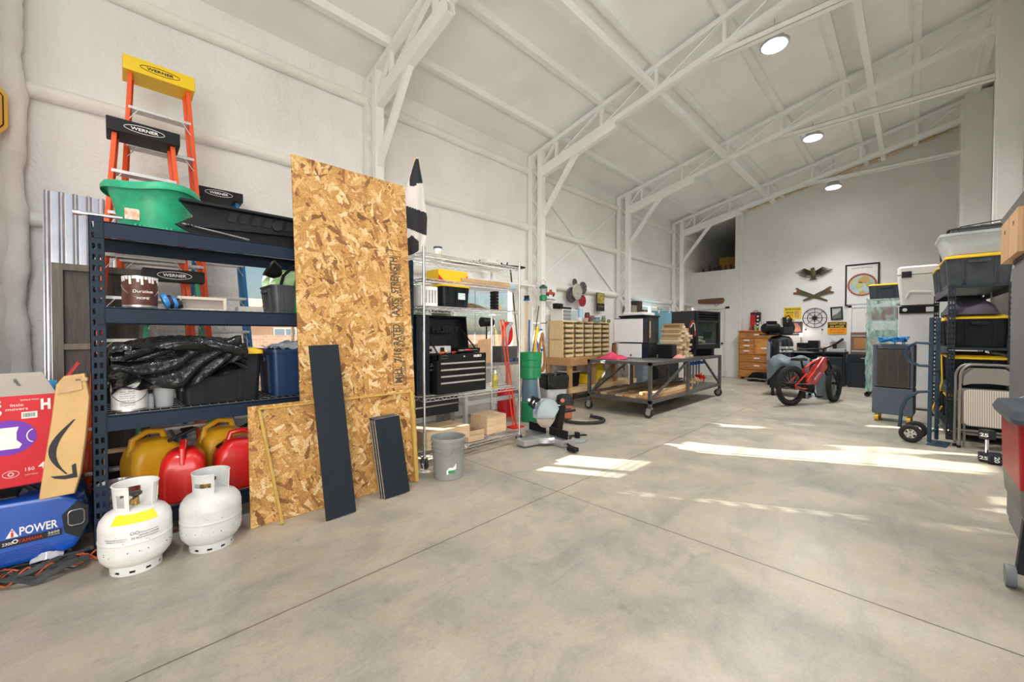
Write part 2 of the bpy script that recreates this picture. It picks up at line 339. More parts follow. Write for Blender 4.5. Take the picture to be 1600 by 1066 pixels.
# foam-covered girts on the window wall, post at the near corner
n = 6
for z in (2.2, 3.22, 4.24):
    m = MB(); pts = [V((-0.9+i*0.25, 4.975+0.004*sin(i*2.1+z), z+0.004*sin(i*1.3+z))) for i in range(57)]; m.tube(pts, [0.062+0.003*sin(i*1.7+z*3) for i in range(57)], 12); struct(m, 'trim_%d' % n, M_foamb); n += 1
m = MB()
for (x, r) in ((-0.62, 0.085), (-0.52, 0.07)):
    m.tube([V((x+0.012*sin(i*0.5+x*9), 4.9+0.01*cos(i), 0.0+i*0.08)) for i in range(58)], [r*(1+0.10*sin(i*1.1+x*20)+0.07*sin(i*2.3)) for i in range(58)], 12)
m.box(-1.0, 4.2, 0, -0.62, 5.0, 4.6); struct(m, 'trim_%d' % n, M_foamb); n += 1
# purlins under the roof, tie rails under the trusses
for y in (4.36, 3.46, 2.58, 1.70, 0.85, 0.0, -0.8):
    m = MB(); z = roofz(y); m.box(-1, y-0.045, z-0.075, EX, y+0.045, z+0.02, 0.012); m.tube([V((-1+i*0.9, y+0.06, z-0.01)) for i in range(16)], 0.045, 6); struct(m, 'trim_%d' % n, M_white); n += 1
for y, dz in ((2.62, -0.36), (0.51, -0.36)):
    m = MB(); z = roofz(y)+dz; m.box(-1, y-0.04, z-0.05, 12.3, y+0.04, z+0.05, 0.004); struct(m, 'trim_%d' % n, M_white); n += 1
# ------------------------------------------------------------------ steel frames
FX4 = (2.36, 5.44, 8.52, 11.6)
names = ('nearest the camera, above the OSB sheets', 'beyond the wire rack', 'above the parts bins', 'farthest, in front of the loft opening')
def frame(X, nm):
    t = thing('roof_truss', 'white steel truss frame with lattice post, '+nm, 'truss', (X, 0, 0)); c = MB()
    for y in (4.70, 4.93): c.box(-0.055, y-0.05, 0, 0.055, y+0.05, roofz(y)-0.1, 0.004)
    c.box(-0.1, 4.6, 0, 0.1, 4.98, 0.012); c.build('post', M_white, t); c = MB(); z = 0.25; s = 1
    while z < 4.2:
        a, b = (4.72, 4.91) if s > 0 else (4.91, 4.72); c.bar((0.03, a, z), (0.03, b, z+0.27), 0.012, 0.045, up=(1, 0, 0)); c.bar((-0.03, a, z), (-0.03, b, z+0.27), 0.012, 0.045, up=(1, 0, 0)); z += 0.27; s = -s
    c.build('lacing', M_white, t)
    yr = -0.80 if X < 10 else -0.66
    c = MB(); c.bar((0, 4.98, roofz(4.98)-0.1), (0, yr, roofz(yr)-0.1), 0.09, 0.07, 0.004); c.build('top_chord', M_white, t)
    c = MB(); c.bar((0, 4.75, roofz(4.75)-0.44), (0, yr, roofz(yr)-0.44), 0.09, 0.08, 0.004); c.build('bottom_chord', M_white, t)
    ys = [4.36, 3.46, 2.58, 1.70, 0.85, 0.0, yr+0.06]; prev = 4.72
    for y in ys:
        c = MB(); c.bar((0, y, roofz(y)-0.13), (0, y, roofz(y)-0.41), 0.04, 0.05); c.build('web', M_white, t)
        c = MB(); c.bar((0, prev, roofz(prev)-0.42), (0, y, roofz(y)-0.12), 0.022, 0.045, up=(1, 0, 0)); c.build('web', M_white, t); prev = y
    c = MB(); c.bar((0, 4.74, 3.28), (0, 3.92, roofz(3.92)-0.52), 0.07, 0.07, 0.003); c.build('knee_brace', M_white, t)
    c = MB(); y2 = 3.2; a, b = V((0, 4.75, roofz(4.75)-0.53)), V((0, y2, roofz(y2)-0.53)); w = 0.045
    for dx, dz, ww, hh in ((-w, 0, .008, .09), (w, 0, .008, .09), (0, -w, .09, .008), (0, w, .09, .008)): c.bar(a+V((dx, 0, dz)), b+V((dx, 0, dz)), ww, hh)
    c.build('doubler', M_white, t)
    c = MB(); a, b = V((0.06, 1.95, 4.82)), V((0.06, yr, 4.80)); w = 0.036
    for dx, dz, ww, hh in ((-w, 0, .006, .078), (w, 0, .006, .078), (0, -w, .078, .006), (0, w, .078, .006)): c.bar(a+V((dx, 0, dz)), b+V((dx, 0, dz)), ww, hh)
    c.build('cross_rail', M_white, t)
    c = MB(); c.box(-0.05, yr-0.05, 0, 0.05, yr+0.05, roofz(yr)-0.1, 0.004); c.build('wall_post', M_white, t)
for X, nm in zip(FX4, names): frame(X, nm)
def rod(a, b, lab):
    m = MB(); m.bar(a, b, 0.05, 0.012, up=(0, 1, 0)); tag(m.build('brace_bar', M_white), lab, 'brace', 'cross braces between the second and third posts')
for k, (z0, z1, w) in enumerate(((2.2, 4.15, 'upper'), (0.3, 2.15, 'lower'))):
    rod((5.51, 4.995-.01, z0), (8.45, 4.985, z1), 'white flat steel brace rising away from the camera, %s pair by the wall' % w); rod((5.51, 4.965, z1), (8.45, 4.965, z0), 'white flat steel brace falling away from the camera, %s pair by the wall' % w)
# ------------------------------------------------------------------ high-bay lamps
M_lens = mat('lamp_lens', (1, 1, 1), 0.3, emit=(1, 1, 1), es=14); M_alu = mat('aluminium', (0.62, 0.63, 0.64), 0.32, 0.9, 0.08, 12)
def highbay(X, Y, Z, lab):
    t = thing('high_bay_lamp', lab, 'lamp', (X, Y, Z), 0, 'round high bay lamps'); c = MB()
    c.lathe([(0.145, 0), (0.165, 0.008), (0.165, 0.03), (0.12, 0.055), (0.10, 0.12), (0.05, 0.14)], 28); c.build('housing', M_alu, t)
    c = MB(); c.lathe([(0.13, -0.012), (0.14, -0.002), (0.14, 0.002)], 28); c.build('lens', M_lens, t)
    c = MB()
    for k in range(12): a = k*pi/6; c.bar((0.05*cos(a), 0.05*sin(a), 0.1), (0.135*cos(a), 0.135*sin(a), 0.05), 0.004, 0.03, up=(-sin(a), cos(a), 0))
    c.build('fin', M_alu, t)
    zr = roofz(Y)-Z-0.02
    c = MB(); c.tube([(0, 0, 0.12), (0, 0, zr)], 0.008, 8); c.tube([(-.07, 0, .1), (-.07, 0, .19), (0, 0, .22), (.07, 0, .19), (.07, 0, .1)], 0.008, 6); c.build('hanger', M_alu, t)
    c = MB(); c.box(0.06, -0.03, 0.12, 0.12, 0.03, 0.18, 0.008); c.build('driver', mat('dark_grey', (0.05, 0.05, 0.055), .4), t)
    l = bpy.data.lights.new('lamp_light', 'SPOT'); l.energy = (150 if X < 4 else 360 if X < 11.5 else 170); l.spot_size = R(150 if X < 11.5 else 104); l.spot_blend = 0.9; l.shadow_soft_size = 0.14; l.color = (1, 0.99, 0.97)
    o = bpy.data.objects.new('lamp_light', l); COL.objects.link(o); o.location = (X, Y, Z-0.03)
    return t
for x, y, X, Z, lab in ((1210, 72, 6.0, None, 'nearest of the round high bay lamps hanging lit under the roof'), (1270, 216, 9.3, None, 'middle one of the round high bay lamps hanging lit under the roof'), (1302, 293, 11.95, None, 'farthest round high bay lamp, hanging lit before the far wall')):
    p = px(x, y, X=X); highbay(X, p.y, p.z, lab)
for X, w in ((2.6, 'just beyond the near steel frame'), (-0.5, 'closest to the photographer')): highbay(X, 1.3, 5.0, 'round high bay lamp over the near floor, '+w)
# thin conduit from the roof to the nearest lamp
m = MB(); m.tube([px(1171, -2, X=6.05), px(1176, 15, X=6.03), px(1192, 55, X=6.0)], 0.012, 8); tag(m.build('conduit', M_white), 'thin white cable dropping to the nearest high bay lamp', 'cable')
# ------------------------------------------------------------------ windows
M_vinyl = mat('white_vinyl', (0.85, 0.85, 0.84), 0.35); M_muntin = mat('muntin_grey', (0.45, 0.45, 0.46), 0.4)
M_glass = bpy.data.materials.new('glass'); M_glass.use_nodes = True; gn, gl = nt(M_glass); gn.remove(gn['Principled BSDF'])
g1 = gn.new('ShaderNodeBsdfTransparent'); g1.inputs[0].default_value = (0.96, 0.98, 0.97, 1); g2 = gn.new('ShaderNodeBsdfGlossy'); g2.inputs['Roughness'].default_value = 0.02; g3 = gn.new('ShaderNodeMixShader'); g3.inputs[0].default_value = 0.06
gl.new(g1.outputs[0], g3.inputs[1]); gl.new(g2.outputs[0], g3.inputs[2]); gl.new(g3.outputs[0], gn['Material Output'].inputs[0])
for i, (a, b, z0, z1) in enumerate(WIN):
    m = MB(); w = 0.05
    m.box(a, 5.0, z0, a+w, 5.1, z1); m.box(b-w, 5.0, z0, b, 5.1, z1); m.box(a+w, 5.0, z0, b-w, 5.1, z0+w); m.box(a+w, 5.0, z1-w, b-w, 5.1, z1); c = (a+b)/2; m.box(c-.03, 5.02, z0+w, c+.03, 5.09, z1-w)
    f = struct(m, 'window_%d' % (i+1), M_vinyl)
    m = MB(); m.box(a+.045, 5.055, z0+.045, b-.045, 5.061, z1-.045); m.build('pane', M_glass, f)
    if i == 1:
        m = MB()
        for k in range(1, 6): x = a+(b-a)*k/6; m.box(x-.006, 5.045, z0+w, x+.006, 5.053, z1-w)
        for k in (1, 2): z = z0+(z1-z0)*k/3; m.box(a+w, 5.045, z-.006, b-w, 5.053, z+.006)
        m.build('muntin', M_muntin, f)
    m = MB(); m.box(a-0.04, 4.9, z0-0.045, b+0.04, 4.998, z0-.002, 0.008); m.build('sill', M_vinyl, f)
# ------------------------------------------------------------------ outdoors
M_dirt = mat('dirt', (0.36, 0.29, 0.21), 0.95, 0, 0.2, 2)
m = MB(); m.box(-40, 5.14, -0.3, 60, 60, -0.05); struct(m, 'ground', M_dirt)
mb_ = bpy.data.materials.new('brick'); mb_.use_nodes = True; n_, l_ = nt(mb_); br = n_.new('ShaderNodeTexBrick'); tc_ = n_.new('ShaderNodeTexCoord'); mp_ = n_.new('ShaderNodeMapping'); mp_.inputs['Rotation'].default_value = (R(90), 0, 0)
l_.new(tc_.outputs['Object'], mp_.inputs[0]); l_.new(mp_.outputs[0], br.inputs[0]); br.inputs['Scale'].default_value = 3; br.inputs['Color1'].default_value = (0.42, 0.22, 0.16, 1); br.inputs['Color2'].default_value = (0.5, 0.3, 0.22, 1); br.inputs['Mortar'].default_value = (0.5, 0.45, 0.4, 1)
l_.new(br.outputs[0], n_['Principled BSDF'].inputs['Base Color'])
M_tan = mat('tan_stucco', (0.62, 0.42, 0.30), 0.9, 0, 0.1, 1); M_tree = mat('foliage', (0.03, 0.06, 0.018), 0.8, 0, 0.4, 6)
t = thing('house', 'tan house with white-framed windows seen outside through the window wall', 'house', (4.2, 19, -0.05))
m = MB(); m.box(-5, 0, 0, 6, 6, 1.9); m.build('wall', M_tan, t)
m = MB(); m.prism([(-0.5, 1.9), (6.5, 1.9), (3, 3.0)], -5.4, 6.4, 'X'); m.build('roof', mat('roof_tile', (0.5, 0.3, 0.22), .8, 0, .15, 3), t)
for x in (-3.6, -1.6, 0.6, 2.8, 4.6):
    m = MB(); m.box(x, -0.06, 0.7, x+0.9, 0, 1.6); f = m.build('window', M_vinyl, t); m = MB(); m.box(x+.06, -0.08, .76, x+.42, -.05, 1.54); m.box(x+.48, -.08, .76, x+.84, -.05, 1.54); m.build('pane', mat('blue_pane', (0.12, 0.22, 0.36), 0.1), f)
t = thing('sun_blocker', 'hidden evergreen mass added right outside the second window to block sun', 'sun_blocker', (3.46, 5.75, -.05)); m = MB(); rh_ = random.Random(8)  # foliage added out of sight to keep most sun out of this window
for j in range(60): m.sph((rh_.uniform(-.78, .80), rh_.uniform(-.15, .15), rh_.uniform(.15, 2.3)), rh_.uniform(.16, .26), 8, 6)
m.build('foliage', M_tree, t)
t = thing('sun_blocker_tree', 'small round-headed tree added outside between the two near windows to block sun', 'tree', (1.68, 5.75, -.05)); m = MB()  # added crown, meant to stop the extra sun strip from the first window
for j in range(26): m.sph((rh_.uniform(-.2, .22), rh_.uniform(-.15, .15), rh_.uniform(1.6, 2.5)), rh_.uniform(.12, .2), 8, 6)
m.build('foliage', M_tree, t); m = MB(); m.cyl((0, 0, 0), (0, 0, 1.7), .03, .02, 8); m.build('trunk', mat('bark', (.12, .08, .05), .9), t)
m = MB(); m.box(-6, 13, -0.05, 16, 13.2, 1.25); tag(m.build('yard_wall', mb_), 'low brick yard wall outside the windows', 'wall')
for k, (x, y, s) in enumerate(((1.3, 16, 1.7), (13, 30, 2.6), (-3, 24, 3))):
    t = thing('tree', ('small', 'broad', 'tall')[k]+' green tree outside beyond the yard wall', 'tree', (x, y, -0.05)); m = MB()
    for j in range(9): m.sph((rnd.uniform(-.5, .5)*s, rnd.uniform(-.4, .4)*s, s*(1.0+rnd.uniform(-.2, .4))), s*rnd.uniform(.22, .38), 10, 7)
    m.build('foliage', M_tree, t); m = MB(); m.cyl((0, 0, 0), (0, 0, s), 0.12, .07, 8); m.build('trunk', mat('bark', (.12, .08, .05), .9), t)
# ================================================================== shared shapes
M_navy = mat('navy_steel', (0.010, 0.022, 0.042), 0.5, 0.0, 0.1, 6, spec=.25); M_chrome = mat('chrome', (0.72, 0.72, 0.74), 0.18, 1.0)
M_tb = mat('tote_black', (0.008, 0.011, 0.014), 0.5, 0, 0.4, 9, spec=.3); M_yel = mat('lid_yellow', (0.86, 0.55, 0.02), 0.42, 0, 0.06, 9)
M_card = mat('cardboard', (0.55, 0.36, 0.19), 0.85, 0, 0.08, 10); M_lab = mat('paper_white', (0.82, 0.82, 0.80), 0.6); M_ink = mat('ink_black', (0.012, 0.012, 0.014), 0.6)
M_red = mat('red_plastic', (0.62, 0.012, 0.010), 0.33, 0, 0.1, 6, coat=0.3); M_rub = mat('rubber', (0.018, 0.018, 0.018), 0.75); M_steel = mat('bare_steel', (0.36, 0.35, 0.34), 0.45, 0.8, 0.15, 14)
M_pine = wood('pine', (0.60, 0.40, 0.20), (0.78, 0.58, 0.34), 'X'); M_brass = mat('brass', (0.5, 0.34, 0.12), 0.35, 0.9); M_grey = mat('grey_plastic', (0.22, 0.23, 0.24), 0.45, 0, 0.1, 8)
M_blue = mat('blue_plastic', (0.01, 0.10, 0.42), 0.35); M_green = mat('green_plastic', (0.012, 0.24, 0.09), 0.35, 0, .12, 5); M_orange = mat('orange_fiberglass', (0.85, 0.10, 0.012), 0.4)
def shell(mb, r, z0, z1, a0, a1, th=0.004, holes=(), n=40, sx=1.0, mi=0, rt=None):
    """curved wall between two angles with openings (a, a, z, z)"""
    az = sorted({a0+(a1-a0)*i/n for i in range(n+1)} | {h for q in holes for h in q[:2]}); zz = sorted({z0, z1} | {h for q in holes for h in q[2:]}); rt = r if rt is None else rt
    def rr(z): return r+(rt-r)*(z-z0)/(z1-z0)
    for i in range(len(az)-1):
        for j in range(len(zz)-1):
            am, zm = (az[i]+az[i+1])/2, (zz[j]+zz[j+1])/2
            if any(h[0] < am < h[1] and h[2] < zm < h[3] for h in holes): continue
            vs = [((rr(z)-t)*cos(a)*sx, (rr(z)-t)*sin(a), z) for z in (zz[j], zz[j+1]) for a in (az[i], az[i+1]) for t in (0, th)]
            mb.add(vs, [(0, 2, 6, 4), (1, 5, 7, 3), (0, 1, 3, 2), (4, 6, 7, 5), (0, 4, 5, 1), (2, 3, 7, 6)], None, mi)
def rrect(w, d, r, n=4, z=0.0, cx=0, cy=0):
    out = []
    for (sx, sy, a0) in ((1, 1, 0), (-1, 1, 90), (-1, -1, 180), (1, -1, 270)):
        for k in range(n+1): a = R(a0+90*k/n); out.append((cx+sx*(w/2-r)+r*cos(a), cy+sy*(d/2-r)+r*sin(a), z))
    return out
def tote(w, d, h, label, loc, rz=0.0, body=None, lid=None, group=None, cat='storage tote', ribs=5, lidh=0.035, bent=False, rot=None):
    """lidded plastic tub, tapered, ribbed, with a rim and end grips"""
    t = thing('storage_tote', label, cat, loc, rz, group, rot); m = MB(); tp = 0.88
    m.loft([rrect(w*tp, d*tp, 0.03, 4, 0), rrect(w*0.96, d*0.96, 0.035, 4, h*0.86), rrect(w*0.965, d*0.965, 0.035, 4, h*0.9)])
    for k in range(ribs):
        u = (k+0.5)/ribs-0.5
        for s in (-1, 1):
            m.bar((u*w*tp*.86, s*d*tp/2, 0.02), (u*w*.86, s*d*0.48, h*0.84), 0.016+0.02*(k % 2), 0.014, up=(0, 1, 0))
    for s in (-1, 1):
        for k in (-1, 1): m.bar((s*w*tp/2, k*d*.22, 0.02), (s*w*.48, k*d*.24, h*.84), 0.014, 0.03, up=(1, 0, 0))
    m.build('tub', body or M_tb, t)
    for s in (-1, 1): m = MB(); m.box(s*w*.5-0.018, -d*.16, h*.70, s*w*.5+0.018, d*.16, h*.80, .008); m.build('grip', body or M_tb, t)
    if lid:
        m = MB(); m.loft([rrect(w, d, 0.04, 4, h*0.88), rrect(w*1.01, d*1.01, 0.04, 4, h*.885), rrect(w*1.01, d*1.01, 0.04, 4, h*0.93), rrect(w*.97, d*.97, 0.04, 4, h*.96), rrect(w*.90, d*.90, 0.04, 4, h*.96), rrect(w*.88, d*.88, 0.04, 4, h*.985), rrect(w*.84, d*.82, 0.03, 4, h)])
        m.build('lid', lid, t)
        m = MB()
        for k in (-1, 0, 1): m.box(k*w*.28-.03, -d*.38, h*.975, k*w*.28+.03, d*.38, h*1.005, .004)
        m.build('lid_rib', lid, t)
    else:
        m = MB(); q = rrect(w, d, .04, 4, h*.9); q2 = rrect(w, d, .04, 4, h*.96); q3 = rrect(w*.95, d*.95, .035, 4, h*.96); q4 = rrect(w*.95, d*.95, .035, 4, h*.9); m.loft([q, q2, q3, q4], cap=False); m.build('rim', body or M_tb, t)
    return t
def can(r, h, label, loc, rz, body, lab=None, name='paint_can', word=None, sub=None, cat='paint can', lidm=None):
    t = thing(name, label, cat, loc, rz); m = MB(); m.lathe([(r*.98, 0), (r, .004), (r, .01), (r*.975, .014), (r*.975, h-.014), (r, h-.01), (r, h)], 32); m.build('body', body, t)
    m = MB(); m.lathe([(r*.93, h-.002), (r*.93, h+.004), (r*.8, h+.004), (r*.78, h-.001)], 32); m.build('lid', lidm or M_alu, t)
    if lab: m = MB(); shell(m, r+.0008, h*.08, h*.92, R(-180-85), R(-5), .003); m.build('label', lab, t)
    m = MB(); m.tube([(r*cos(a)*1.02, -r*1.02*abs(sin(a))-.004*0, h*.72-h*.42*sin(a)) for a in [pi*i/14 for i in range(15)]], 0.0022, 6); m.build('bail', M_chrome, t)
    if word: text('lettering', word, M_lab, t, (0, -r-.003, h*.52), FY, w=r*1.15, bend=r+.003)
    if sub: text('lettering', sub, M_lab, t, (0, -r-.003, h*.30), FY, w=r*.7, bend=r+.003)
    return t
def wire_deck(m, x0, x1, y0, y1, z, step=0.05, r=0.0022):
    y = y0
    while y <= y1+1e-6: m.bar((x0, y, z), (x1, y, z), 2*r); y += step*2
    x = x0
    while x <= x1+1e-6: m.bar((x, y0, z+r*2), (x, y1, z+r*2), 2*r); x += step
# ================================================================== blue steel shelving
SY, SD, SX0, SX1 = 3.30, 0.61, -0.085, 2.0
t = thing('steel_shelving', 'tall navy blue boltless steel shelving unit against the window wall, loaded on four levels', 'shelving', (0, 0, 0))
def post(x, y, sx, sy, h=1.955, par=None, M_=None):
    m = MB(); w = 0.062; th = .003
    for ax in (0, 1):
        def bx(a, b, z0, z1):
            if ax == 0: m.box(min(x+sx*a, x+sx*b), min(y, y+sy*th), z0, max(x+sx*a, x+sx*b), max(y, y+sy*th), z1)
            else: m.box(min(x, x+sx*th), min(y+sy*a, y+sy*b), z0, max(x, x+sx*th), max(y+sy*a, y+sy*b), z1)
        for a, b in ((0.0, .012), (.026, .036), (.050, w)): bx(a, b, 0, h)
        z = 0
        while z < h:
            for a, b in ((.012, .026), (.036, .050)): bx(a, b, z, min(h, z+.03))
            z += .062
    o = m.build('post', M_ or M_navy, par, smooth=0); return o
for x, y, sx, sy in ((SX0, SY, 1, 1), (SX1, SY, -1, 1), (SX0, SY+SD, 1, -1), (SX1, SY+SD, -1, -1)): post(x, y, sx, sy, par=t)
LV = (0.18, 0.80, 1.435, 1.93)
for z in LV:
    for y, s in ((SY+.004, 1), (SY+SD-.004, -1)):
        m = MB(); m.box(SX0+.05, min(y, y+s*.012), z-.09, SX1-.05, max(y, y+s*.012), z, .002); m.box(SX0+.05, min(y, y+s*.035), z-.006, SX1-.05, max(y, y+s*.035), z+.002)
        for xa, xb in ((SX0+.022, SX0+.058), (SX1-.058, SX1-.022)):
            yy = y-s*.008; m.box(xa, min(yy, yy+s*.006), z-.10, xb, max(yy, yy+s*.006), z+.015, .001)
            for dz in (-.08, -.042, -.004): m.cyl(((xa+xb)/2, yy-s*.003, z+dz), ((xa+xb)/2, yy+s*.002, z+dz), .006, seg=8)
        m.build('beam', M_navy, t)
    for x in (SX0+.003, SX1-.015): m = MB(); m.box(x, SY+.05, z-.07, x+.012, SY+SD-.05, z-.005); m.build('side_beam', M_navy, t)
    m = MB(); wire_deck(m, SX0+.05, SX1-.05, SY+.04, SY+SD-.04, z+.002, .05, .0018); m.build('wire_deck', M_steel, t, smooth=0)
DK = 0.008   # wire deck above the beam
# ------------------------------------------------------------------ propane tanks
M_tankw = mat('tank_white', (0.78, 0.78, 0.76), 0.38, 0, 0.05, 9, 0.05, 60); M_tankg = mat('tank_grey', (0.62, 0.63, 0.62), 0.42, 0, 0.08, 10, 0.08, 60); M_rust = mat('rust_patch', (0.06, 0.04, 0.03), 0.8)
def tank(label, loc, rz, mm, sticker, tilt=0, vr=0):
    t = thing('propane_tank', label, 'propane tank', loc, rz, None, (0, 0, rz)); r = .152; m = MB()
    p = [(.05, .035), (.09, .038), (.125, .055), (.146, .085), (r, .115), (r, .125), (r, .172), (r, .176), (r+.002, .179), (r+.002, .185), (r, .188), (r, .192), (r, .245), (r, .255), (.146, .285), (.125, .315), (.09, .335), (.03, .342)]
    m.lathe(p, 48); m.build('cylinder', mm, t, smooth=50)
    m = MB(); hs = [(R(a), R(a+13), .012, .024) for a in range(0, 360, 36)]; shell(m, .108, 0.0, .05, 0, 2*pi, .004, hs); m.build('foot_ring', mm, t)
    m = MB(); a0 = R(-45); hs = [(a0+R(255), a0+R(284), .355, .425), (a0+R(22), a0+R(48), .355, .43), (a0+R(120), a0+R(180), .37, .42)]
    if sticker: shell(m, .088, .325, .462, a0, a0+R(296), .004, [h for h in hs if h[0] != h[1]], n=48, rt=.096)
    else: shell(m, .088, .325, .45, R(20), R(310), .004, [(R(238), R(300), .375, .402)], n=48, rt=.094)
    m.tube([((.0955 if sticker else .0925)*cos(a), (.0955 if sticker else .0925)*sin(a), .462 if sticker else .45) for a in [(a0 if sticker else R(20))+R((296 if sticker else 290))*i/40 for i in range(41)]], .0042, 6)
    m.build('collar', mm, t)
    m = MB(); m.cyl((0, 0, .335), (0, 0, .385), .017, .014); m.cyl((0, .0, .375), (-.02, -.052, .375), .012, .016); m.cyl((-.021, -.054, .375), (-.022, -.058, .375), .009); v = m.build('valve', M_brass, t)
    m = MB(); m.lathe([(.02, .392), (.027, .397), (.027, .41), (.015, .415)], 10); m.cyl((0, 0, .38), (0, 0, .40), .006); m.build('valve_knob', mat('knob_dark', (.05, .05, .05), .5), v)
    if sticker:
        m = MB()
        rows = [(.13, .3235)]; vs, fs = [], []
        N = 14
        for i in range(N+1):
            a = R(-135+vr)+R(78)*i/N
            for (rr_, zz) in ((.1475, .288), (.1265, .3165), (.112, .3285)): vs.append((rr_*cos(a), rr_*sin(a), zz))
        for i in range(N):
            for k in (0, 1): fs.append((i*3+k, i*3+k+1, (i+1)*3+k+1, (i+1)*3+k))
        m.add(vs, fs); m.build('warning_label', mat('sticker_yellow', (.88, .72, .02), .5), t)
        a = R(-96+vr)
        for tx, da, zz, w, hh in (('CAUTION LIQUEFIED PETROLEUM GAS', -30, .215, .10, None), ('FLAMMABLE  DO NOT REMOVE', -30, .205, .085, None), ('NO SMOKING  OPEN VALVE SLOWLY', 22, .235, .085, None), ('20 lb', 0, .212, .03, None), ('SERVICED CYLINDER', 22, .222, .085, None), ('USE OUTDOORS ONLY', 22, .209, .085, None)):
            aa = a+R(da); text('lettering', tx, mat('ink_grey', (.16, .16, .16), .6), t, ((r+.001)*cos(aa), (r+.001)*sin(aa), zz), (R(90), 0, aa+R(90)), w=w, ext=.0004, bend=r)
        for da in (-3.5, 3.5):
            aa = a+R(da); m = MB(); m.tube([(.0075*cos(q), 0, .0075*sin(q)) for q in [2*pi*i/16 for i in range(16)]], .0009, 5, closed=True); o = m.build('symbol', M_ink, t, loc=((r+.001)*cos(aa), (r+.001)*sin(aa), .238), rot=(0, 0, aa+R(90)))
    m = MB()
    for i in range(26):
        a = rnd.uniform(R(-170), R(10)); z = rnd.choice((rnd.uniform(.12, .25), rnd.uniform(.12, .14))); s = rnd.uniform(.001, .0027); c = V((r*cos(a), r*sin(a), z)); m.sph(c, s, 6, 4, (1, 1, rnd.uniform(.5, 1.5)))
    m.build('rust_spots', M_rust, t)
    return t
p1 = px(214, 884, Z=0); p2 = px(331, 851, Z=0)
tank('white propane tank with a yellow warning label, left of the pair on the floor', (p1.x, p1.y, 0), R(0), M_tankw, True, vr=2)
tank('grey-white propane tank with a slotted collar, beside the OSB sheets', (p2.x, p2.y, 0), R(-38), M_tankg, False)
# ------------------------------------------------------------------ generator
M_genb = mat('generator_blue', (0.004, 0.075, 0.42), 0.25, 0, 0.1, 3, coat=0.5); M_gend = mat('charcoal', (0.02, 0.022, 0.025), 0.55, spec=.3)
g = thing('generator', 'blue portable inverter generator with POWER lettering, on the floor at the picture edge', 'generator', (-0.47, 3.34, 0))
m = MB()
prof = [(-.42, .06), (.24, .045), (.31, .07), (.355, .14), (.375, .23), (.345, .33), (.26, .39), (-.05, .40), (-.28, .37), (-.42, .33)]
m.prism(prof, 0.0, .36, 'Y', bev=.03); m.build('housing', M_genb, g)
m = MB(); m.prism([(.272, .17), (.33, .12), (.366, .20), (.366, .30), (.32, .335), (.262, .27)], -.006, .02, 'Y', bev=.004); m.build('end_panel', M_gend, g)
m = MB(); q = rrect(.062, .085, .018, 5); m.tube([(p[0]+.318, -.010, p[1]+.245) for p in q], .003, 6, closed=True); m.build('grip_trim', M_alu, g)
m = MB(); m.prism([(p[0]*.92+.318, p[1]*.92+.245) for p in q], -.0085, -.004, 'Y'); m.build('grip_opening', M_ink, g)
m = MB(); m.prism([(-.42, .155), (.262, .165), (.262, .200), (-.42, .20)], -.004, .01, 'Y'); m.build('decal', M_gend, g)
m = MB()
for k in range(5): m.bar((-.40, -.002, .075+k*.014), (.25-.012*k, -.002, .08+k*.014), .004, .005)
m.build('vent_ribs', mat('generator_blue_dark', (.003, .05, .3), .3), g)
text('lettering', 'POWER', M_lab, g, (.180, -.003, .233), FY, w=.135, h=.045, bold=.02); text('lettering', 'YAMAHA', mat('red_ink', (.65, .03, .02), .5), g, (.150, -.006, .182), FY, w=.085, h=.017)
text('lettering', '2600', M_lab, g, (.232, -.006, .190), FY, w=.042, h=.012); text('lettering', 'STARTING', M_lab, g, (.232, -.006, .176), FY, w=.042, h=.005); text('lettering', '2300', M_lab, g, (.072, -.006, .180), FY, w=.035, h=.014)
m = MB(); m.tube([(.098+.008*cos(a), -.006, .185+.009*sin(a)) for a in [2*pi*i/14 for i in range(14)]], .0025, 6, closed=True); m.build('emblem', M_lab, g)
m = MB(); m.prism([(.066, .208), (.110, .208), (.088, .256)], -.004, .004, 'Y'); o = m.build('logo', M_lab, g); text('lettering', 'i', mat('red_ink', (.65, .03, .02), .5), o, (.088, -.0055, .229), FY, h=.034, w=.009)
m = MB(); m.tube([(-.36, .18, .36), (-.34, .18, .43), (-.05, .18, .445), (.12, .18, .43), (.16, .18, .38)], .016, 8); m.box(-.2, .08, .38, .1, .28, .405, .01); m.build('carry_handle', M_gend, g)
for x in (-.34, .22):
    m = MB(); m.lathe([(.03, 0), (.03, .05)], 12, Matrix.Translation((x, .18, 0))); m.box(x-.04, .04, 0, x+.04, .32, .05, .01); m.build('foot', M_rub, g)
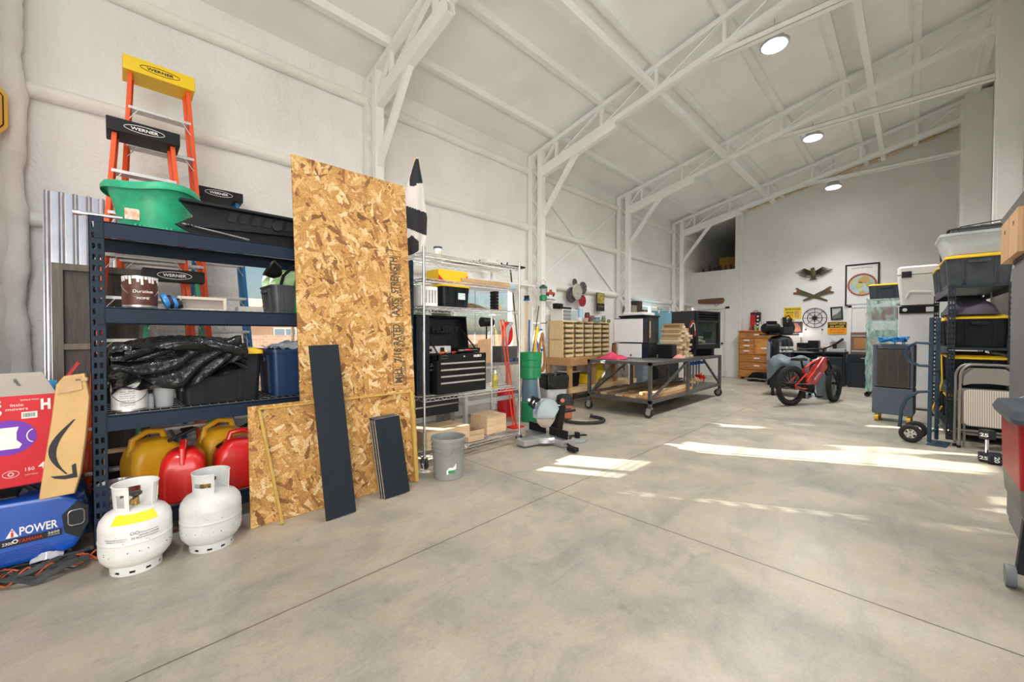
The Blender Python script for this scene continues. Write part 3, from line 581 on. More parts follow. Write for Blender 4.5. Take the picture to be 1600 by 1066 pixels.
# ------------------------------------------------------------------ red diaper box on the generator
M_hug = mat('carton_red', (0.60, 0.008, 0.020), 0.5, 0, .08, 4); M_purp = mat('purple_ink', (.16, .03, .45), .5); M_cardw = mat('carton_grey', (.50, .47, .42), .7)
bx = thing('carton', 'open red diaper carton with a purple oval print, standing on the generator', 'carton', (-0.50, 3.36, 0.466), R(3))
W, D, Hh = .56, .34, .485
m = MB(); th = .005
m.box(-W/2, 0, 0, W/2, D, th); m.box(-W/2, 0, 0, W/2, th, Hh); m.box(-W/2, D-th, 0, W/2, D, Hh); m.box(-W/2, 0, 0, -W/2+th, D, Hh); m.box(W/2-th, 0, 0, W/2, D, Hh); m.build('carton_body', M_hug, bx)
m = MB(); m.add([(-W/2, 0, Hh), (W/2, 0, Hh), (W/2-.05, -.035, Hh+.12), (-W/2, -.035, Hh+.12), (-W/2, .005, Hh), (W/2, .005, Hh), (W/2-.05, -.03, Hh+.123), (-W/2, -.03, Hh+.123)], [(0, 1, 2, 3), (4, 7, 6, 5), (0, 4, 5, 1), (1, 5, 6, 2), (2, 6, 7, 3), (3, 7, 4, 0)]); m.build('flap', M_cardw, bx)
m = MB(); m.add([(W/2, 0, Hh), (W/2, D, Hh), (W/2+.09, D-.03, Hh+.16), (W/2+.09, .02, Hh+.16), (W/2-.005, 0, Hh), (W/2-.005, D, Hh), (W/2+.085, D-.03, Hh+.163), (W/2+.085, .02, Hh+.163)], [(0, 1, 2, 3), (4, 7, 6, 5), (0, 4, 5, 1), (1, 5, 6, 2), (2, 6, 7, 3), (3, 7, 4, 0)]); m.build('flap', M_hug, bx)
m = MB(); m.lathe([(.115, 0), (.115, .002)], 40, Matrix.Translation((.105, 0, .265)) @ Matrix.Rotation(R(90), 4, 'X') @ Matrix.Diagonal((.88, .80, 1, 1))); o = m.build('print', M_purp, bx)
m = MB(); m.prism([(.065, .32), (.145, .32), (.137, .29), (.137, .25), (.155, .225), (.145, .205), (.065, .205), (.055, .225), (.073, .25), (.073, .29)], -.0035, -.0015, 'Y')
for s in (-1, 1): m.tube([(.105+s*(.092-.025*cos(a)), -.0025, .265+.035*sin(a)) for a in [R(-80+16*i) for i in range(11)]], .003, 5)
m.build('diaper_print', M_lab, o)
text('lettering', '4', M_lab, bx, (.222, -.001, .095), FY, h=.035, bold=.02); text('lettering', '150', M_lab, bx, (.18, -.001, .085), FY, w=.032); text('lettering', 'COUNT PANALES', M_lab, bx, (.185, -.001, .055), FY, w=.045)
text('lettering', 'little\nmovers', M_lab, bx, (.14, -.001, .425), FY, w=.075, h=.035); text('lettering', 'BONUS PACK', M_lab, bx, (.185, -.001, .46), FY, w=.065); text('lettering', 'S\n9', M_lab, bx, (.075, -.001, .42), FY, w=.03, h=.09, bold=.03)
text('lettering', 'HUGGIES', M_lab, bx, (W/2+.001, .16, .42), (R(90), 0, R(90)), w=.30, h=.055, bold=.03); text('lettering', 'H', M_lab, bx, (.240, -.001, .43), FY, w=.035, h=.06, bold=.05)
m = MB(); m.box(.155, -.001, .36, .21, 0, .395)
m.build('barcode_patch', M_lab, bx); m = MB()
for k in range(12): m.box(.160+k*.0036, -.002, .367, .160+k*.0036+rnd.uniform(.0008, .002), -.001, .389)
m.build('barcode', M_ink, bx)
m = MB(); m.tube([(.115+.028*cos(a), -.001, .07+.018*sin(a)) for a in [2*pi*i/24 for i in range(24)]], .0012, 5, closed=True); m.tube([(.115+.009*cos(a), -.001, .07+.009*sin(a)) for a in [2*pi*i/16 for i in range(16)]], .002, 5, closed=True); m.build('seal_print', M_lab, bx)
text('lettering', 'Diaper', M_ink, bx, (.14, -.026, Hh+.08), (R(90), R(70), 0), w=.06)
def pouch(lab, loc, rz, c1, c2, word, cw):
    t = thing('snack_pouch', lab, 'snack bag', loc, rz); m = MB(); w, h = .15, .19
    def f(u, v): b = sin(pi*u)**.6*sin(pi*v)**.5*.028; return ((u-.5)*w, -b, v*h)
    def g(u, v): p = f(u, v); return (p[0], -p[1]+.001, p[2])
    m.sheet(10, 10, f, .002); m.sheet(10, 10, g, .002); m.build('pouch', c1, t)
    m = MB(); m.box(-w*.46, -.036, h*.25, w*.46, -.0305, h*.62, .003); m.build('banner', c2, t); text('lettering', word, cw, t, (0, -.038, h*.43), FY, w=w*.8, bold=.03)
pouch('green snack pouch sticking out of the red carton', (-.43, 3.50, .452+.36), R(6), mat('pouch_green', (.12, .50, .06), .35), mat('pouch_yellow', (.8, .55, .05), .4), 'TREATS', M_hug)
pouch('light blue snack pouch sticking out of the red carton', (-.30, 3.52, .452+.37), R(-12), mat('pouch_blue', (.03, .38, .72), .35), mat('pouch_white', (.5, .7, .85), .4), 'Nutri', M_hug)
# ------------------------------------------------------------------ kraft mailer with printed arrow
M_kraft = mat('kraft_paper', (0.62, 0.40, 0.17), 0.75, 0, .07, 8, .15, 18)
a = px(80, 775, Y=3.22); k = thing('padded_mailer', 'tall kraft paper parcel with a black curved arrow, leaning on the generator', 'parcel', (a.x, 3.25, .405), 0, None, (R(-3), R(-1), R(-3)))
m = MB(); m.prism([(-.045, 0), (.085, .0), (.11, .10), (.135, .30), (.155, .52), (.14, .655), (.06, .645), (.03, .60), (.01, .42), (-.02, .20)], -.02, .05, 'Y', bev=.012); m.build('parcel', M_kraft, k)
m = MB(); m.prism([(.035, .55), (.13, .565), (.125, .64), (.055, .635)], -.028, -.018, 'Y', bev=.002); m.box(.10, -.028, .63, .150, .03, .61, .004); m.build('torn_flap', M_card, k)
m = MB()
pts = []
for i in range(21): u = i/20; pts.append((.095-.085*sin(pi*u*.86)+.0*u, .405-.29*u, .004+.011*sin(pi*min(1, u*1.08))))
for i in range(20):
    (x0, z0, w0), (x1, z1, w1) = pts[i], pts[i+1]; m.add([(x0-w0, -.0215, z0), (x0+w0, -.0215, z0), (x1+w1, -.0215, z1), (x1-w1, -.0215, z1), (x0-w0, -.0205, z0), (x0+w0, -.0205, z0), (x1+w1, -.0205, z1), (x1-w1, -.0205, z1)], [(0, 1, 2, 3), (4, 7, 6, 5), (0, 3, 7, 4), (1, 5, 6, 2)])
m.prism([(.0, .115), (.015, .100), (.05, .088), (.098, .088), (.094, .165), (.078, .158), (.080, .112), (.055, .108)], -.0215, -.0205, 'Y'); m.build('arrow_print', M_ink, k)
# ------------------------------------------------------------------ webbing straps and jumper cord on the floor
M_web = mat('webbing', (0.05, 0.055, 0.055), 0.8, 0, .2, 30); M_cord = mat('orange_cord', (.55, .10, .03), .6)
b = px(70, 890, Z=0); st = thing('strap_pile', 'tangle of grey webbing straps and orange cord on the floor before the generator', 'straps', (b.x, b.y-.05, 0), R(0)); r2 = random.Random(3)
for k in range(9):
    m = MB(); ph = r2.uniform(0, 6); L = .62; A = r2.uniform(.03, .07); y0 = r2.uniform(-.10, .07); hh = r2.uniform(.012, .05)
    P = [V((-.45+L*i/22, y0+A*sin(ph+i*.45)+.0*i, .012+hh*abs(sin(ph*2+i*.33)))) for i in range(23)]
    def f(u, v, P=P, ph=ph):
        i = min(21, int(u*22)); q = P[i].lerp(P[i+1], u*22-i); tw = ph+u*5; return (q.x, q.y+(v-.5)*.03*cos(tw*.5), max(.004, q.z+(v-.5)*.03*sin(tw*.5)))
    m.sheet(44, 1, f, .003); m.build('strap', M_web, st)
for k in range(4):
    m = MB(); ph = r2.uniform(0, 6); m.tube([(-.45+.66*i/40, .03*sin(ph+i*.5)+r2.uniform(-.01, .01)-.02*k+.03, .03+.022*sin(ph+i*.8)) for i in range(41)], .0045, 6); m.build('cord', M_cord, st)
m = MB(); m.sph((.21, .02, .035), .035, 10, 8, (1, .8, .9)); m.bar((-.05, .02, .05), (.2, .02, .04), .03, .012); m.build('buckle', M_black, st)
m = MB(); r3 = random.Random(5)
def f(u, v): return ((u-.5)*.12+.01, (v-.5)*.07+.05, .055+.035*sin(pi*u)*sin(pi*v)+r3.uniform(0, .012))
m.sheet(9, 7, f, .001); m.build('plastic_wrapper', mat('clear_wrap', (.75, .78, .85), .15, alpha=.45), st)
# ------------------------------------------------------------------ sheets leaning behind the shelving
M_galv = mat('galvanised', (.60, .60, .62), .22, .85, .1, 4)
a = px(66, 295, Y=4.78); b = px(180, 310, Y=4.78)
c = thing('roofing_sheet', 'tall corrugated metal roofing sheet leaning on the foam wall', 'metal sheet', (a.x, 4.62, 0), 0, None, (R(-4), 0, 0)); Wd = b.x-a.x+.05; m = MB()
def f(u, v): x = u*Wd; s = (x/.075) % 1.0; d = .024 if .18 < s < .40 else (.012 if .12 < s < .46 else 0); return (x, -d, .002+v*(a.z+.0))
m.sheet(72, 1, f, .002); m.build('sheet', M_galv, c, smooth=20)
a = px(80, 410, Y=4.30); b = px(137, 410, Y=4.30); M_dk = wood('dark_board', (.035, .03, .025), (.075, .065, .055), 'Z')
c = thing('batten_door', 'dark battened wooden panel leaning behind the navy shelving', 'panel', (a.x, 4.22, 0), 0, None, (R(-3), 0, 0)); zt = a.z; m = MB(); m.box(.0, 0, .002, .50, .012, zt); m.build('board', M_dk, c)
for x0, z0, x1, z1 in ((0, .0, .055, zt), (.445, 0, .50, zt), (.055, zt-.05, .445, zt), (.055, zt-.62, .445, zt-.575), (.055, zt-1.2, .445, zt-1.15)): m = MB(); m.box(x0, -.03, z0+.002, x1, -.001, z1, .002); m.build('batten', wood('grey_batten', (.10, .085, .07), (.17, .15, .12), 'Z'), c)
# yellow wall sign cut by the picture edge
a = px(6, 175, Y=4.75); s = thing('wall_sign', 'yellow eight-sided sign cut off by the picture edge, high on the foam wall', 'sign', (a.x-.155, 4.72, a.z))
m = MB(); m.prism([(.19*cos(R(22.5+45*i)), .30*sin(R(22.5+45*i))) for i in range(8)], 0, .006, 'Y'); m.build('plate', mat('sign_yellow', (.85, .45, .03), .5), s)
m = MB(); m.prism([(.18*cos(R(22.5+45*i)), .285*sin(R(22.5+45*i))) for i in range(8)][:8], -.001, 0, 'Y'); m.build('face', mat('sign_yellow', (.85, .45, .03), .5), s); m = MB(); m.tube([(.168*cos(R(22.5+45*i)), -.003, .27*sin(R(22.5+45*i))) for i in range(8)], .004, 5, closed=True); m.tube([(-.02, -.003, .1), (.06, -.003, .05), (.05, -.003, -.06), (.11, -.003, -.1)], .018, 6); m.build('symbol', M_ink, s)
# ================================================================== step ladders (A-frame, seen folded, facing -Y)
M_tread = mat('tread_alu', (.62, .61, .60), .4, .7, .1, 20); M_lblue = mat('ladder_blue', (.01, .16, .38), .4); M_lgreen = mat('ladder_green', (.01, .25, .14), .4)
def ladder(label, loc, rz, Hh, wb, wt, rail, cap, nst, word, lean=4.0, inkm=None, name='step_ladder', two=True, capz=.1):
    t = thing(name, label, 'ladder', loc, 0, None, (R(-lean), 0, rz)); 
    def X(z, s): return s*(wb+(wt-wb)*z/Hh)/2
    for s in (-1, 1):
        m = MB(); m.bar((X(0, s), 0, 0.002), (X(Hh, s), .0, Hh), .028, .075, .003, up=(0, 1, 0)); m.build('rail', rail, t)
        if two: m = MB(); m.bar((X(0, s)*.93, .13, 0.012), (X(Hh, s)*.93, .085, Hh-.03), .024, .05, .003, up=(0, 1, 0)); m.build('rear_rail', rail, t)
        m = MB(); m.box(X(0, s)-.025, -.05, 0, X(0, s)+.025, .05, .035, .004); m.build('foot', M_black, t)
    for i in range(1, nst+1):
        z = Hh*i/(nst+1.0); w = abs(X(z, 1)); m = MB(); m.box(-w, -.04, z-.012, w, .045, z+.012, .003)
        for s in (-1, 1): m.bar((s*w*.98, -.035, z-.10), (s*w*.70, -.035, z-.01), .014, .004); 
        m.build('step', M_tread, t)
    m = MB(); w = wt/2+.045; m.box(-w, -.075, Hh-.03, w, .14 if two else .03, Hh+capz-.03, .008); c = m.build('top_cap', cap, t)
    ink = inkm or M_ink; text('lettering', word, ink, c, (0, -.0765, Hh+capz/2-.03), FY, w=w*.75, h=.022, bold=.02)
    m = MB(); m.tube([(w*.55*cos(a), -.0765, Hh+capz/2-.03+.026*sin(a)) for a in [2*pi*i/28 for i in range(28)]], .0022, 5, closed=True); m.build('oval_print', ink, c)
    return t
Z0 = 0
# big orange ladder with the yellow cap: cap centre seen at (245,122)
p = px(245, 118, Y=4.46); ladder('tall orange fibreglass step ladder with a yellow top cap', (p.x+.02, 4.27, 0), R(0), p.z-.02, .72, .36, M_orange, mat('cap_yellow', (.88, .60, .01), .4), 10, 'WERNER', 3.6, capz=.12)
p = px(231, 205, Y=4.14); ladder('shorter orange step ladder with a black top cap, before the tall one', (p.x-.02, 4.045, 0), R(0), p.z-.05, .72, .32, M_orange, M_black, 8, 'WERNER', 2.2, M_lab, capz=.10)
p = px(271, 418, Y=3.99); ladder('small green step ladder with a black top cap behind the paint can', (p.x, 3.96, 0), R(0), 1.70, .50, .27, M_lgreen, M_black, 5, 'WERNER', .5, M_lab, two=False, capz=.09)
p = px(334, 330, Y=4.70); ladder('blue fibreglass step ladder with white edges beside the window', (p.x+.04, 4.62, 0), R(0), 2.60, .62, .30, M_lblue, M_black, 7, 'WERNER', 3.0, M_lab, capz=.09)
# ================================================================== on the top shelf
top = LV[3]+DK
M_tubg = mat('tub_green', (0.03, 0.42, 0.22), 0.4, 0, 0.22, 5)
p = px(243, 345, Y=3.68); t = thing('plastic_tub', 'green plastic yard tub with a wavy rim on the top shelf', 'tub', (p.x+.0, 3.68, top+.003), R(-4)); m = MB()
N = 48
def ringt(r, z, wav=0): return [((r*(1+.05*cos(2*a+.5))*.80+(.015 if cos(a) < -.6 else 0))*cos(a), r*.80*sin(a), z*1.38+wav*(sin(3*a+1.2)*.5+.6*max(0, -cos(a)))*-1) for a in [2*pi*i/N for i in range(N)]]
m.loft([ringt(.165, 0), ringt(.19, .02), ringt(.235, .15, .02), ringt(.262, .205, .03), ringt(.295, .215, .03), ringt(.30, .20, .03), ringt(.302, .215, .03), ringt(.285, .235, .03), ringt(.252, .222, .03), ringt(.225, .15, .02), ringt(.18, .03), ringt(.10, .03)]); m.build('tub', M_tubg, t, smooth=50)
m = MB()
for i in range(9): m.box(-.10+i*.022, -.150, .004, -.090+i*.022, -.125, .05, .002)
m.build('base_rib', M_tubg, t); m = MB(); m.box(-.145, -.155, .07, -.075, -.150, .14); o = m.build('price_label', mat('label_orange', (.7, .28, .1), .5, 0, .3, 30, col2=(.8, .75, .7)), t); o.rotation_euler = (0, 0, 0)
m = MB(); a = px(118, 335, Y=3.28); b = px(192, 344, Y=3.28); m.tube([a, a.lerp(b, .05), b], .010, 10); m.cyl(a-V((.012, 0, 0)), a+V((.02, 0, 0)), .013, seg=10); q = tag(m.build('steel_bar', M_chrome), 'chrome pull bar lying across the top corner of the navy shelving', 'bar'); q.location = (0, .035, .018)
# black truck bed tub: long tapering tray on its side
a = px(272, 345, Y=3.45); b = px(456, 345, Y=3.45); t = thing('bed_liner_tray', 'long black plastic tray with moulded ribs on the top shelf', 'tray', (a.x, 3.40, top)); L = b.x-a.x; m = MB(); h1 = .235
m.prism([(.0, .06), (.10, .005), (L+.1, .005), (L+.1, h1), (.02, h1-.01), (.10, .13)], 0.0, .03, 'Y', bev=.006); m.build('side', M_tb, t)
m = MB(); m.box(.02, -.06, h1-.03, L+.1, .0, h1-.012, .004); m.bar((.05, -.05, .05), (L+.1, -.02, .10), .05, .012); m.build('flange', M_tb, t)
m = MB()
for k in range(7): x = .28+k*(L-.2)/7; m.prism([(x, .13), (x+.05, .13), (x+.07, .20), (x+.02, .20)], -.008, 0, 'Y')
m.lathe([(.035, 0), (.035, .01)], 20, Matrix.Translation((L-.12, -.01, .15)) @ Matrix.Rotation(R(90), 4, 'X')); m.build('moulded_letter', M_gend, t)
m = MB(); m.bar((.03, -.055, .055), (.40, -.045, .012), .03, .006)
for k in range(18): m.bar((.04+k*.019, -.075, .055-k*.0023), (.045+k*.019, -.035, .058-k*.0023), .004)
m.build('grating', M_steel, t)
p = px(327, 325, Y=4.3)
# ================================================================== second level
z = LV[2]+DK
p = px(219, 480, Y=3.44); c = can(.083, .19, 'gallon paint can with a brown label and white drips', (p.x, 3.43, z), R(8), M_alu, mat('label_brown', (.10, .03, .02), .45, 0, .2, 20), word='Duration', sub='HOME')
m = MB(); r4 = random.Random(9)
for i in range(14): a = R(-170+i*12.5); m.bar((.0855*cos(a), .0855*sin(a), .19), (.0855*cos(a+.03), .0855*sin(a+.03), .19-r4.uniform(.015, .055)), .012, .0025, up=(cos(a), sin(a), 0))
m.build('paint_drip', M_lab, c)
p = px(258, 478, Y=3.5); t = thing('spray_gun', 'blue and black handheld sprayer lying beside the brown paint can', 'sprayer', (p.x+.02, 3.46, z)); m = MB()
for k in range(4): m.lathe([(.05-.006*k, -.014), (.053-.006*k, 0), (.05-.006*k, .014)], 20, Matrix.Translation((k*.022-.02, 0, .052-.004*k)) @ Matrix.Rotation(R(70), 4, 'Y'), mi=k % 2)
m.build('hose_coil', [mat('blue_glossy', (.05, .25, .65), .2), M_ink], t)
a = px(276, 470, Y=3.55); b = px(352, 478, Y=3.55); t = thing('window_screen', 'pale empty wooden frame standing on the second shelf', 'frame', (a.x, 3.50, z)); w = b.x-a.x; hh = .095
for q in ((0, 0, 0, .02, .03, hh), (w-.02, 0, 0, w, .03, hh), (.02, 0, hh-.02, w-.02, .03, hh), (.02, 0, 0, w-.02, .03, .012)): m = MB(); m.box(*q, .002); m.build('frame_side', mat('frame_cream', (.66, .60, .50), .6), t)
m = MB(); m.box(.02, .022, .012, w-.02, .028, hh-.02); m.build('panel', mat('screen_grey', (.35, .30, .28), .7), t)
a = px(368, 475, Y=3.8); b = px(432, 478, Y=3.8); t = thing('foam_block', 'long white foam block with a torn brown end on the second shelf', 'foam block', (a.x, 3.72, z)); w = b.x-a.x; m = MB(); m.box(0, 0, 0, w*.72, .12, .055, .01); m.build('block', mat('foam_offwhite', (.72, .72, .66), .8), t)
m = MB(); m.prism([(w*.66, .0), (w*.98, .0), (w, .05), (w*.95, .095), (w*.75, .10), (w*.66, .07), (w*.69, .04)], -.012, .12, 'Y', bev=.008); m.build('torn_end', mat('foam_brown', (.50, .31, .20), .8, 0, .15, 20), t)
p = px(442, 470, Y=3.6); tote(.42, .38, .22, 'grey open storage tub on the second shelf beside the OSB sheet', (p.x+.08, 3.58, z), 0, mat('tote_grey', (.05, .06, .07), .45, 0, .2, 6))
p = px(436, 440, Y=3.6); t = thing('work_lamp', 'black clamp work lamp above the grey tub', 'work lamp', (p.x, 3.55, z+.225)); m = MB(); m.lathe([(.02, 0), (.055, .03), (.07, .09), (.072, .10), (.03, .10)], 24, Matrix.Translation((0, 0, .08)) @ Matrix.Rotation(R(-60), 4, 'Y')); m.build('shade', M_black, t); m = MB(); m.tube([(0, 0, 0), (.02, 0, .08), (.10, 0, .16), (.14, .0, .12)], .012, 8); m.build('arm', M_black, t)
m = MB(); m.lathe([(.06, .0), (.06, .004)], 20, Matrix.Translation((-.082, 0, .13)) @ Matrix.Rotation(R(-60), 4, 'Y')); m.build('reflector', M_chrome, t)
p = px(452, 420, Y=3.62); t = thing('glass_bottle', 'tall green bottle standing in the corner of the second shelf', 'bottle', (p.x+.01, 3.42, z)); m = MB(); m.lathe([(.035, 0), (.042, .01), (.042, .20), (.03, .25), (.014, .28), (.014, .34), (.018, .345), (.018, .36)], 20); m.build('bottle', mat('bottle_green', (.01, .16, .06), .15), t)
m = MB(); m.lathe([(.019, .345), (.019, .375)], 16); m.build('cap', M_alu, t)
# ================================================================== third level
z = LV[1]+DK
a = px(285, 600, Y=3.4); b = px(405, 600, Y=3.4); w = b.x-a.x+.04
tote(w, .50, .375, 'dusty black storage tote with a yellow lid under the black tarp', ((a.x+b.x)/2, 3.59, z), 0, M_tb, M_yel, ribs=2)
m = MB(); q = px(385, 560, Y=3.33); 
a = px(410, 600, Y=3.5); M_tnavy = mat('tote_navy', (.010, .035, .10), .35, 0, .1, 5)
tt = tote(.42, .46, .37, 'navy blue storage tub full of clear wrap beside the OSB sheet', (a.x+.24, 3.60, z), 0, M_tnavy, None, ribs=3)
m = MB(); r5 = random.Random(8)
def f(u, v): return ((u-.5)*.36, (v-.5)*.38, .35+.05*sin(pi*u)*sin(pi*v)+r5.uniform(0, .03))
m.sheet(12, 10, f, .001); tag(m.build('plastic_bag', mat('clear_wrap2', (.62, .70, .80), .2, alpha=.7), loc=(a.x+.24, 3.60, z)), 'crumpled clear plastic bag on top of the navy tub', 'plastic bag')
m = MB(); m.box(.05, -.228, .20, .16, -.2245, .26); o = m.build('red_label', M_hug, tt); text('lettering', 'HDX TOUGH', M_lab, o, (.105, -.2285, .235), FY, w=.09)
p = px(203, 645, Y=3.44); c = can(.083, .19, 'white-labelled paint can under the hanging black tarp', (p.x, 3.42, z), 0, M_alu, M_lab)
for k in range(9): text('lettering', ('exterior paint', 'waterborne', 'satin base', 'one gallon net', 'stir before use')[k % 5], mat('ink_grey', (.16, .16, .16), .6), c, (-.012, -.0875, .155-k*.014), FY, w=.07, ext=.0003, bend=.087)
p = px(228, 640, Y=3.5); t = thing('glass_jar', 'small square glass jar beside the white paint can', 'jar', (p.x+.005, 3.44, z)); m = MB(); m.loft([rrect(.06, .06, .012, 4, .0), rrect(.064, .064, .014, 4, .07), rrect(.05, .05, .02, 4, .085), rrect(.05, .05, .02, 4, .095)]); m.build('jar', mat('clear_glass', (.75, .80, .85), .08, alpha=.4), t); m = MB(); m.lathe([(.027, .093), (.027, .112)], 18); m.build('lid', M_ink, t)
p = px(256, 640, Y=3.5); t = thing('tumbler', 'wide clear plastic tumbler in the shadow of the tarp', 'cup', (p.x, 3.46, z)); m = MB(); m.lathe([(.045, 0), (.055, .12), (.058, .125)], 20); m.build('cup', mat('clear_glass', (.75, .80, .85), .08, alpha=.4), t)
# black tarp draped over the totes: one bundled sheet with a hanging corner
a = px(168, 520, Y=3.4); b = px(383, 520, Y=3.4); L = b.x-a.x; M_tarp = mat('black_poly', (.006, .007, .008), .22, 0, 0, 1, .9, 11)
t = thing('folded_tarp', 'crumpled glossy black tarp draped over the totes, one corner hanging down', 'tarp', (a.x, 3.315, z)); m = MB(); r6 = random.Random(4)
ph = [(r6.uniform(0, 6), r6.uniform(3, 9), r6.uniform(2, 8)) for _ in range(6)]
def wr(u, v, s=1): return sum(sin(p+q*u*2.2+w*v*2.2)*.5**i for i, (p, q, w) in enumerate(ph))*s
for k in range(4):
    m = MB(); zz = .245+.045*k if k else .235
    def f(u, v, k=k, zz=zz): return (L*(u*.98+.01)+.01*wr(v, u, .5), .0+v*.46-.012*k, zz+.035*sin(pi*u)**.5*(1+.3*k)+.022*wr(u*1.7+k, v*1.6)-.10*(1-u)**3*(1 if k < 2 else .3)+(.0 if v > .12 else -.05*(1-v/.12)))
    m.sheet(36, 14, f, .006); m.build('fold', M_tarp, t, smooth=70)
m = MB()
def f(u, v): # hanging front flap, deepest right of the middle
    dep = .12+.24*max(0, 1-abs(u-.50)/.45)**1.2+.03*sin(u*9); return (L*(.02+u*.92), -.020-.02*v+.014*wr(u*2.6, v*1.7), .40+.05*u-v*dep+.01*wr(v*2, u*2))
m.sheet(40, 14, f, .004); m.build('hanging_corner', M_tarp, t, smooth=70)
m = MB()
def f(u, v): return (L*(.10+u*.88), -.02+.05*sin(pi*v)*-1, .345+.06*sin(pi*u)+.10*(v-.5)*(.5+u*.5)+.008*wr(u*2, v))
m.sheet(30, 8, f, .012); m.build('rolled_edge', M_tarp, t, smooth=70)
# ================================================================== bottom level: fuel cans
z = LV[0]+DK
M_gy = mat('can_yellow', (.80, .42, .015), .4, 0, .1, 6)
def gascan(label, loc, rz, mm, spout=True, sz=1.0):
    t = thing('fuel_can', label, 'fuel can', loc, rz); s = sz; m = MB()
    m.loft([rrect(.25*s, .22*s, .04, 5, 0), rrect(.27*s, .24*s, .05, 5, .02), rrect(.27*s, .24*s, .05, 5, .20*s), rrect(.24*s, .22*s, .06, 5, .27*s), rrect(.15*s, .16*s, .05, 5, .315*s), rrect(.08*s, .10*s, .03, 5, .33*s)]); m.build('can', mm, t, smooth=60)
    m = MB(); m.tube([(-.115*s, 0, .24*s), (-.10*s, 0, .335*s), (-.03*s, 0, .375*s), (.04*s, 0, .365*s), (.055*s, 0, .31*s)], .018*s, 10); m.build('handle', mm, t)
    m = MB(); m.lathe([(.032, 0), (.032, .03), (.02, .035)], 16, Matrix.Translation((.085*s, 0, .27*s)) @ Matrix.Rotation(R(25), 4, 'Y')); c = m.build('cap', M_black, t)
    if spout: m = MB(); m.cyl((.10*s, 0, .30*s), (.20*s, 0, .35*s), .014, .010); m.box(.14*s, -.012, .34*s, .21*s, .012, .36*s, .003); m.build('spout', M_black, c)
    m = MB(); m.prism([(-.05*s, .06*s), (.05*s, .06*s), (.06*s, .16*s), (-.06*s, .16*s)], -.124*s, -.118*s, 'Y', bev=.002); m.build('embossed_panel', mm, t)
    return t
p = px(240, 700, Y=3.74); gascan('yellow fuel can with a black spout at the back of the bottom shelf', (p.x, 3.73, z), R(15), M_gy, True, 1.12)
p = px(287, 700, Y=3.47); gascan('red fuel can behind the two propane tanks', (p.x, 3.46, z), R(80), M_red, False, 1.0)
p = px(344, 700, Y=3.75); gascan('yellow fuel can behind the red one by the OSB sheet', (p.x+.02, 3.74, z), R(5), M_gy, True, 1.16)
p = px(364, 700, Y=3.46); gascan('red fuel can half hidden by the short OSB sheet', (p.x+.03, 3.46, z), R(178), M_red, False, 1.05)
m = MB(); m.bar(px(262, 690, Y=3.6), px(308, 668, Y=3.6), .03, .018, .004); m.bar(px(266, 672, Y=3.6), px(276, 690, Y=3.6), .02, .02, .003); q = m.build('nozzle', M_black); tag(q, 'loose black fuel nozzle resting between the yellow and red cans', 'nozzle')
p = px(191, 730, Y=3.62); t = thing('metal_bucket', 'small galvanised bucket on the bottom shelf behind the corner post', 'bucket', (p.x-.02, 3.50, z)); m = MB(); m.lathe([(.085, 0), (.105, .15), (.11, .155), (.11, .165), (.100, .165), (.08, .01)], 28); m.build('bucket', M_galv, t); m = MB(); m.tube([(.11*cos(a), -.11*sin(a)*.4, .16-.05*sin(a)) for a in [pi*i/12 for i in range(13)]], .003, 6); m.build('bail', M_steel, t)
m = MB(); p = px(178, 705, Y=3.8); m.box(p.x-.05, 3.84, z+.28, p.x+.10, 3.90, z+.30); m.box(p.x-.05, 3.84, z, p.x-.03, 3.90, z+.28); m.box(p.x+.08, 3.84, z, p.x+.10, 3.90, z+.28); tag(m.build('wooden_crate', M_pine), 'small open pine crate at the back of the bottom shelf', 'crate')
# ================================================================== leaning sheets
a = px(395, 832, Z=0); b = px(655, 755, Z=0); OY = 3.05
t = thing('osb_sheet', 'short landscape OSB sheet with thin yellow wood strips along its edges, leaning in front', 'OSB sheet', (a.x, OY, 0), 0, None, (R(-3), 0, 0)); w = b.x-a.x; hS = .80
m = MB(); m.box(0, 0, .002, w, .012, hS); m.build('board', M_osb, t)
M_strip = wood('yellow_strip', (.42, .26, .05), (.58, .38, .09), 'Z')
for q in ((.045, -.030, 0, .045, -.012, hS-.03), ):
    m = MB(); m.bar((.165, -.075, .003), (.06, -.012, hS-.02), .016, .018); m.build('edge_strip', M_strip, t)
m = MB(); m.box(.06, -.03, hS-.025, w-.02, -.001, hS-.012, .002); m.build('edge_strip', M_strip, t)
m = MB(); m.bar((w-.002, -.03, .003), (w-.018, -.014, hS-.02), .026, .03); m.build('edge_strip', M_strip, t)
a = px(453, 243, Y=3.32); b = px(630, 293, Y=3.32); hB = (a.z+b.z)/2; w = b.x-a.x
t = thing('osb_sheet', 'tall upright OSB sheet with a stencilled stamp, leaning on the navy shelving', 'OSB sheet', (a.x, 3.075, 0), 0, None, (-atan2(.215, hB), 0, 0))
m = MB(); m.box(0, 0, .002, w, .012, hB*1.004); m.build('board', M_osb, t)
M_st = mat('stamp_ink', (.09, .06, .035), .8)
def stamp(s, z, hgt, ww): text('stamp', s, M_st, t, (w-.095*ww-.05, -.0005, z), (R(90), R(-90), 0), w=hgt, h=.055, ext=.0003)
xs = w-.15
for s, z, L in (('STRENGTH', 1.80, .32), ('AXIS', 1.52, .15), ('RATED', 1.28, .18), ('7/16', 1.10, .12), ('MILL', .93, .14)): text('stamp', s, M_st, t, (xs, -.0006, z), (R(90), R(-90), 0), w=L, h=.075, ext=.0003, bold=.03)
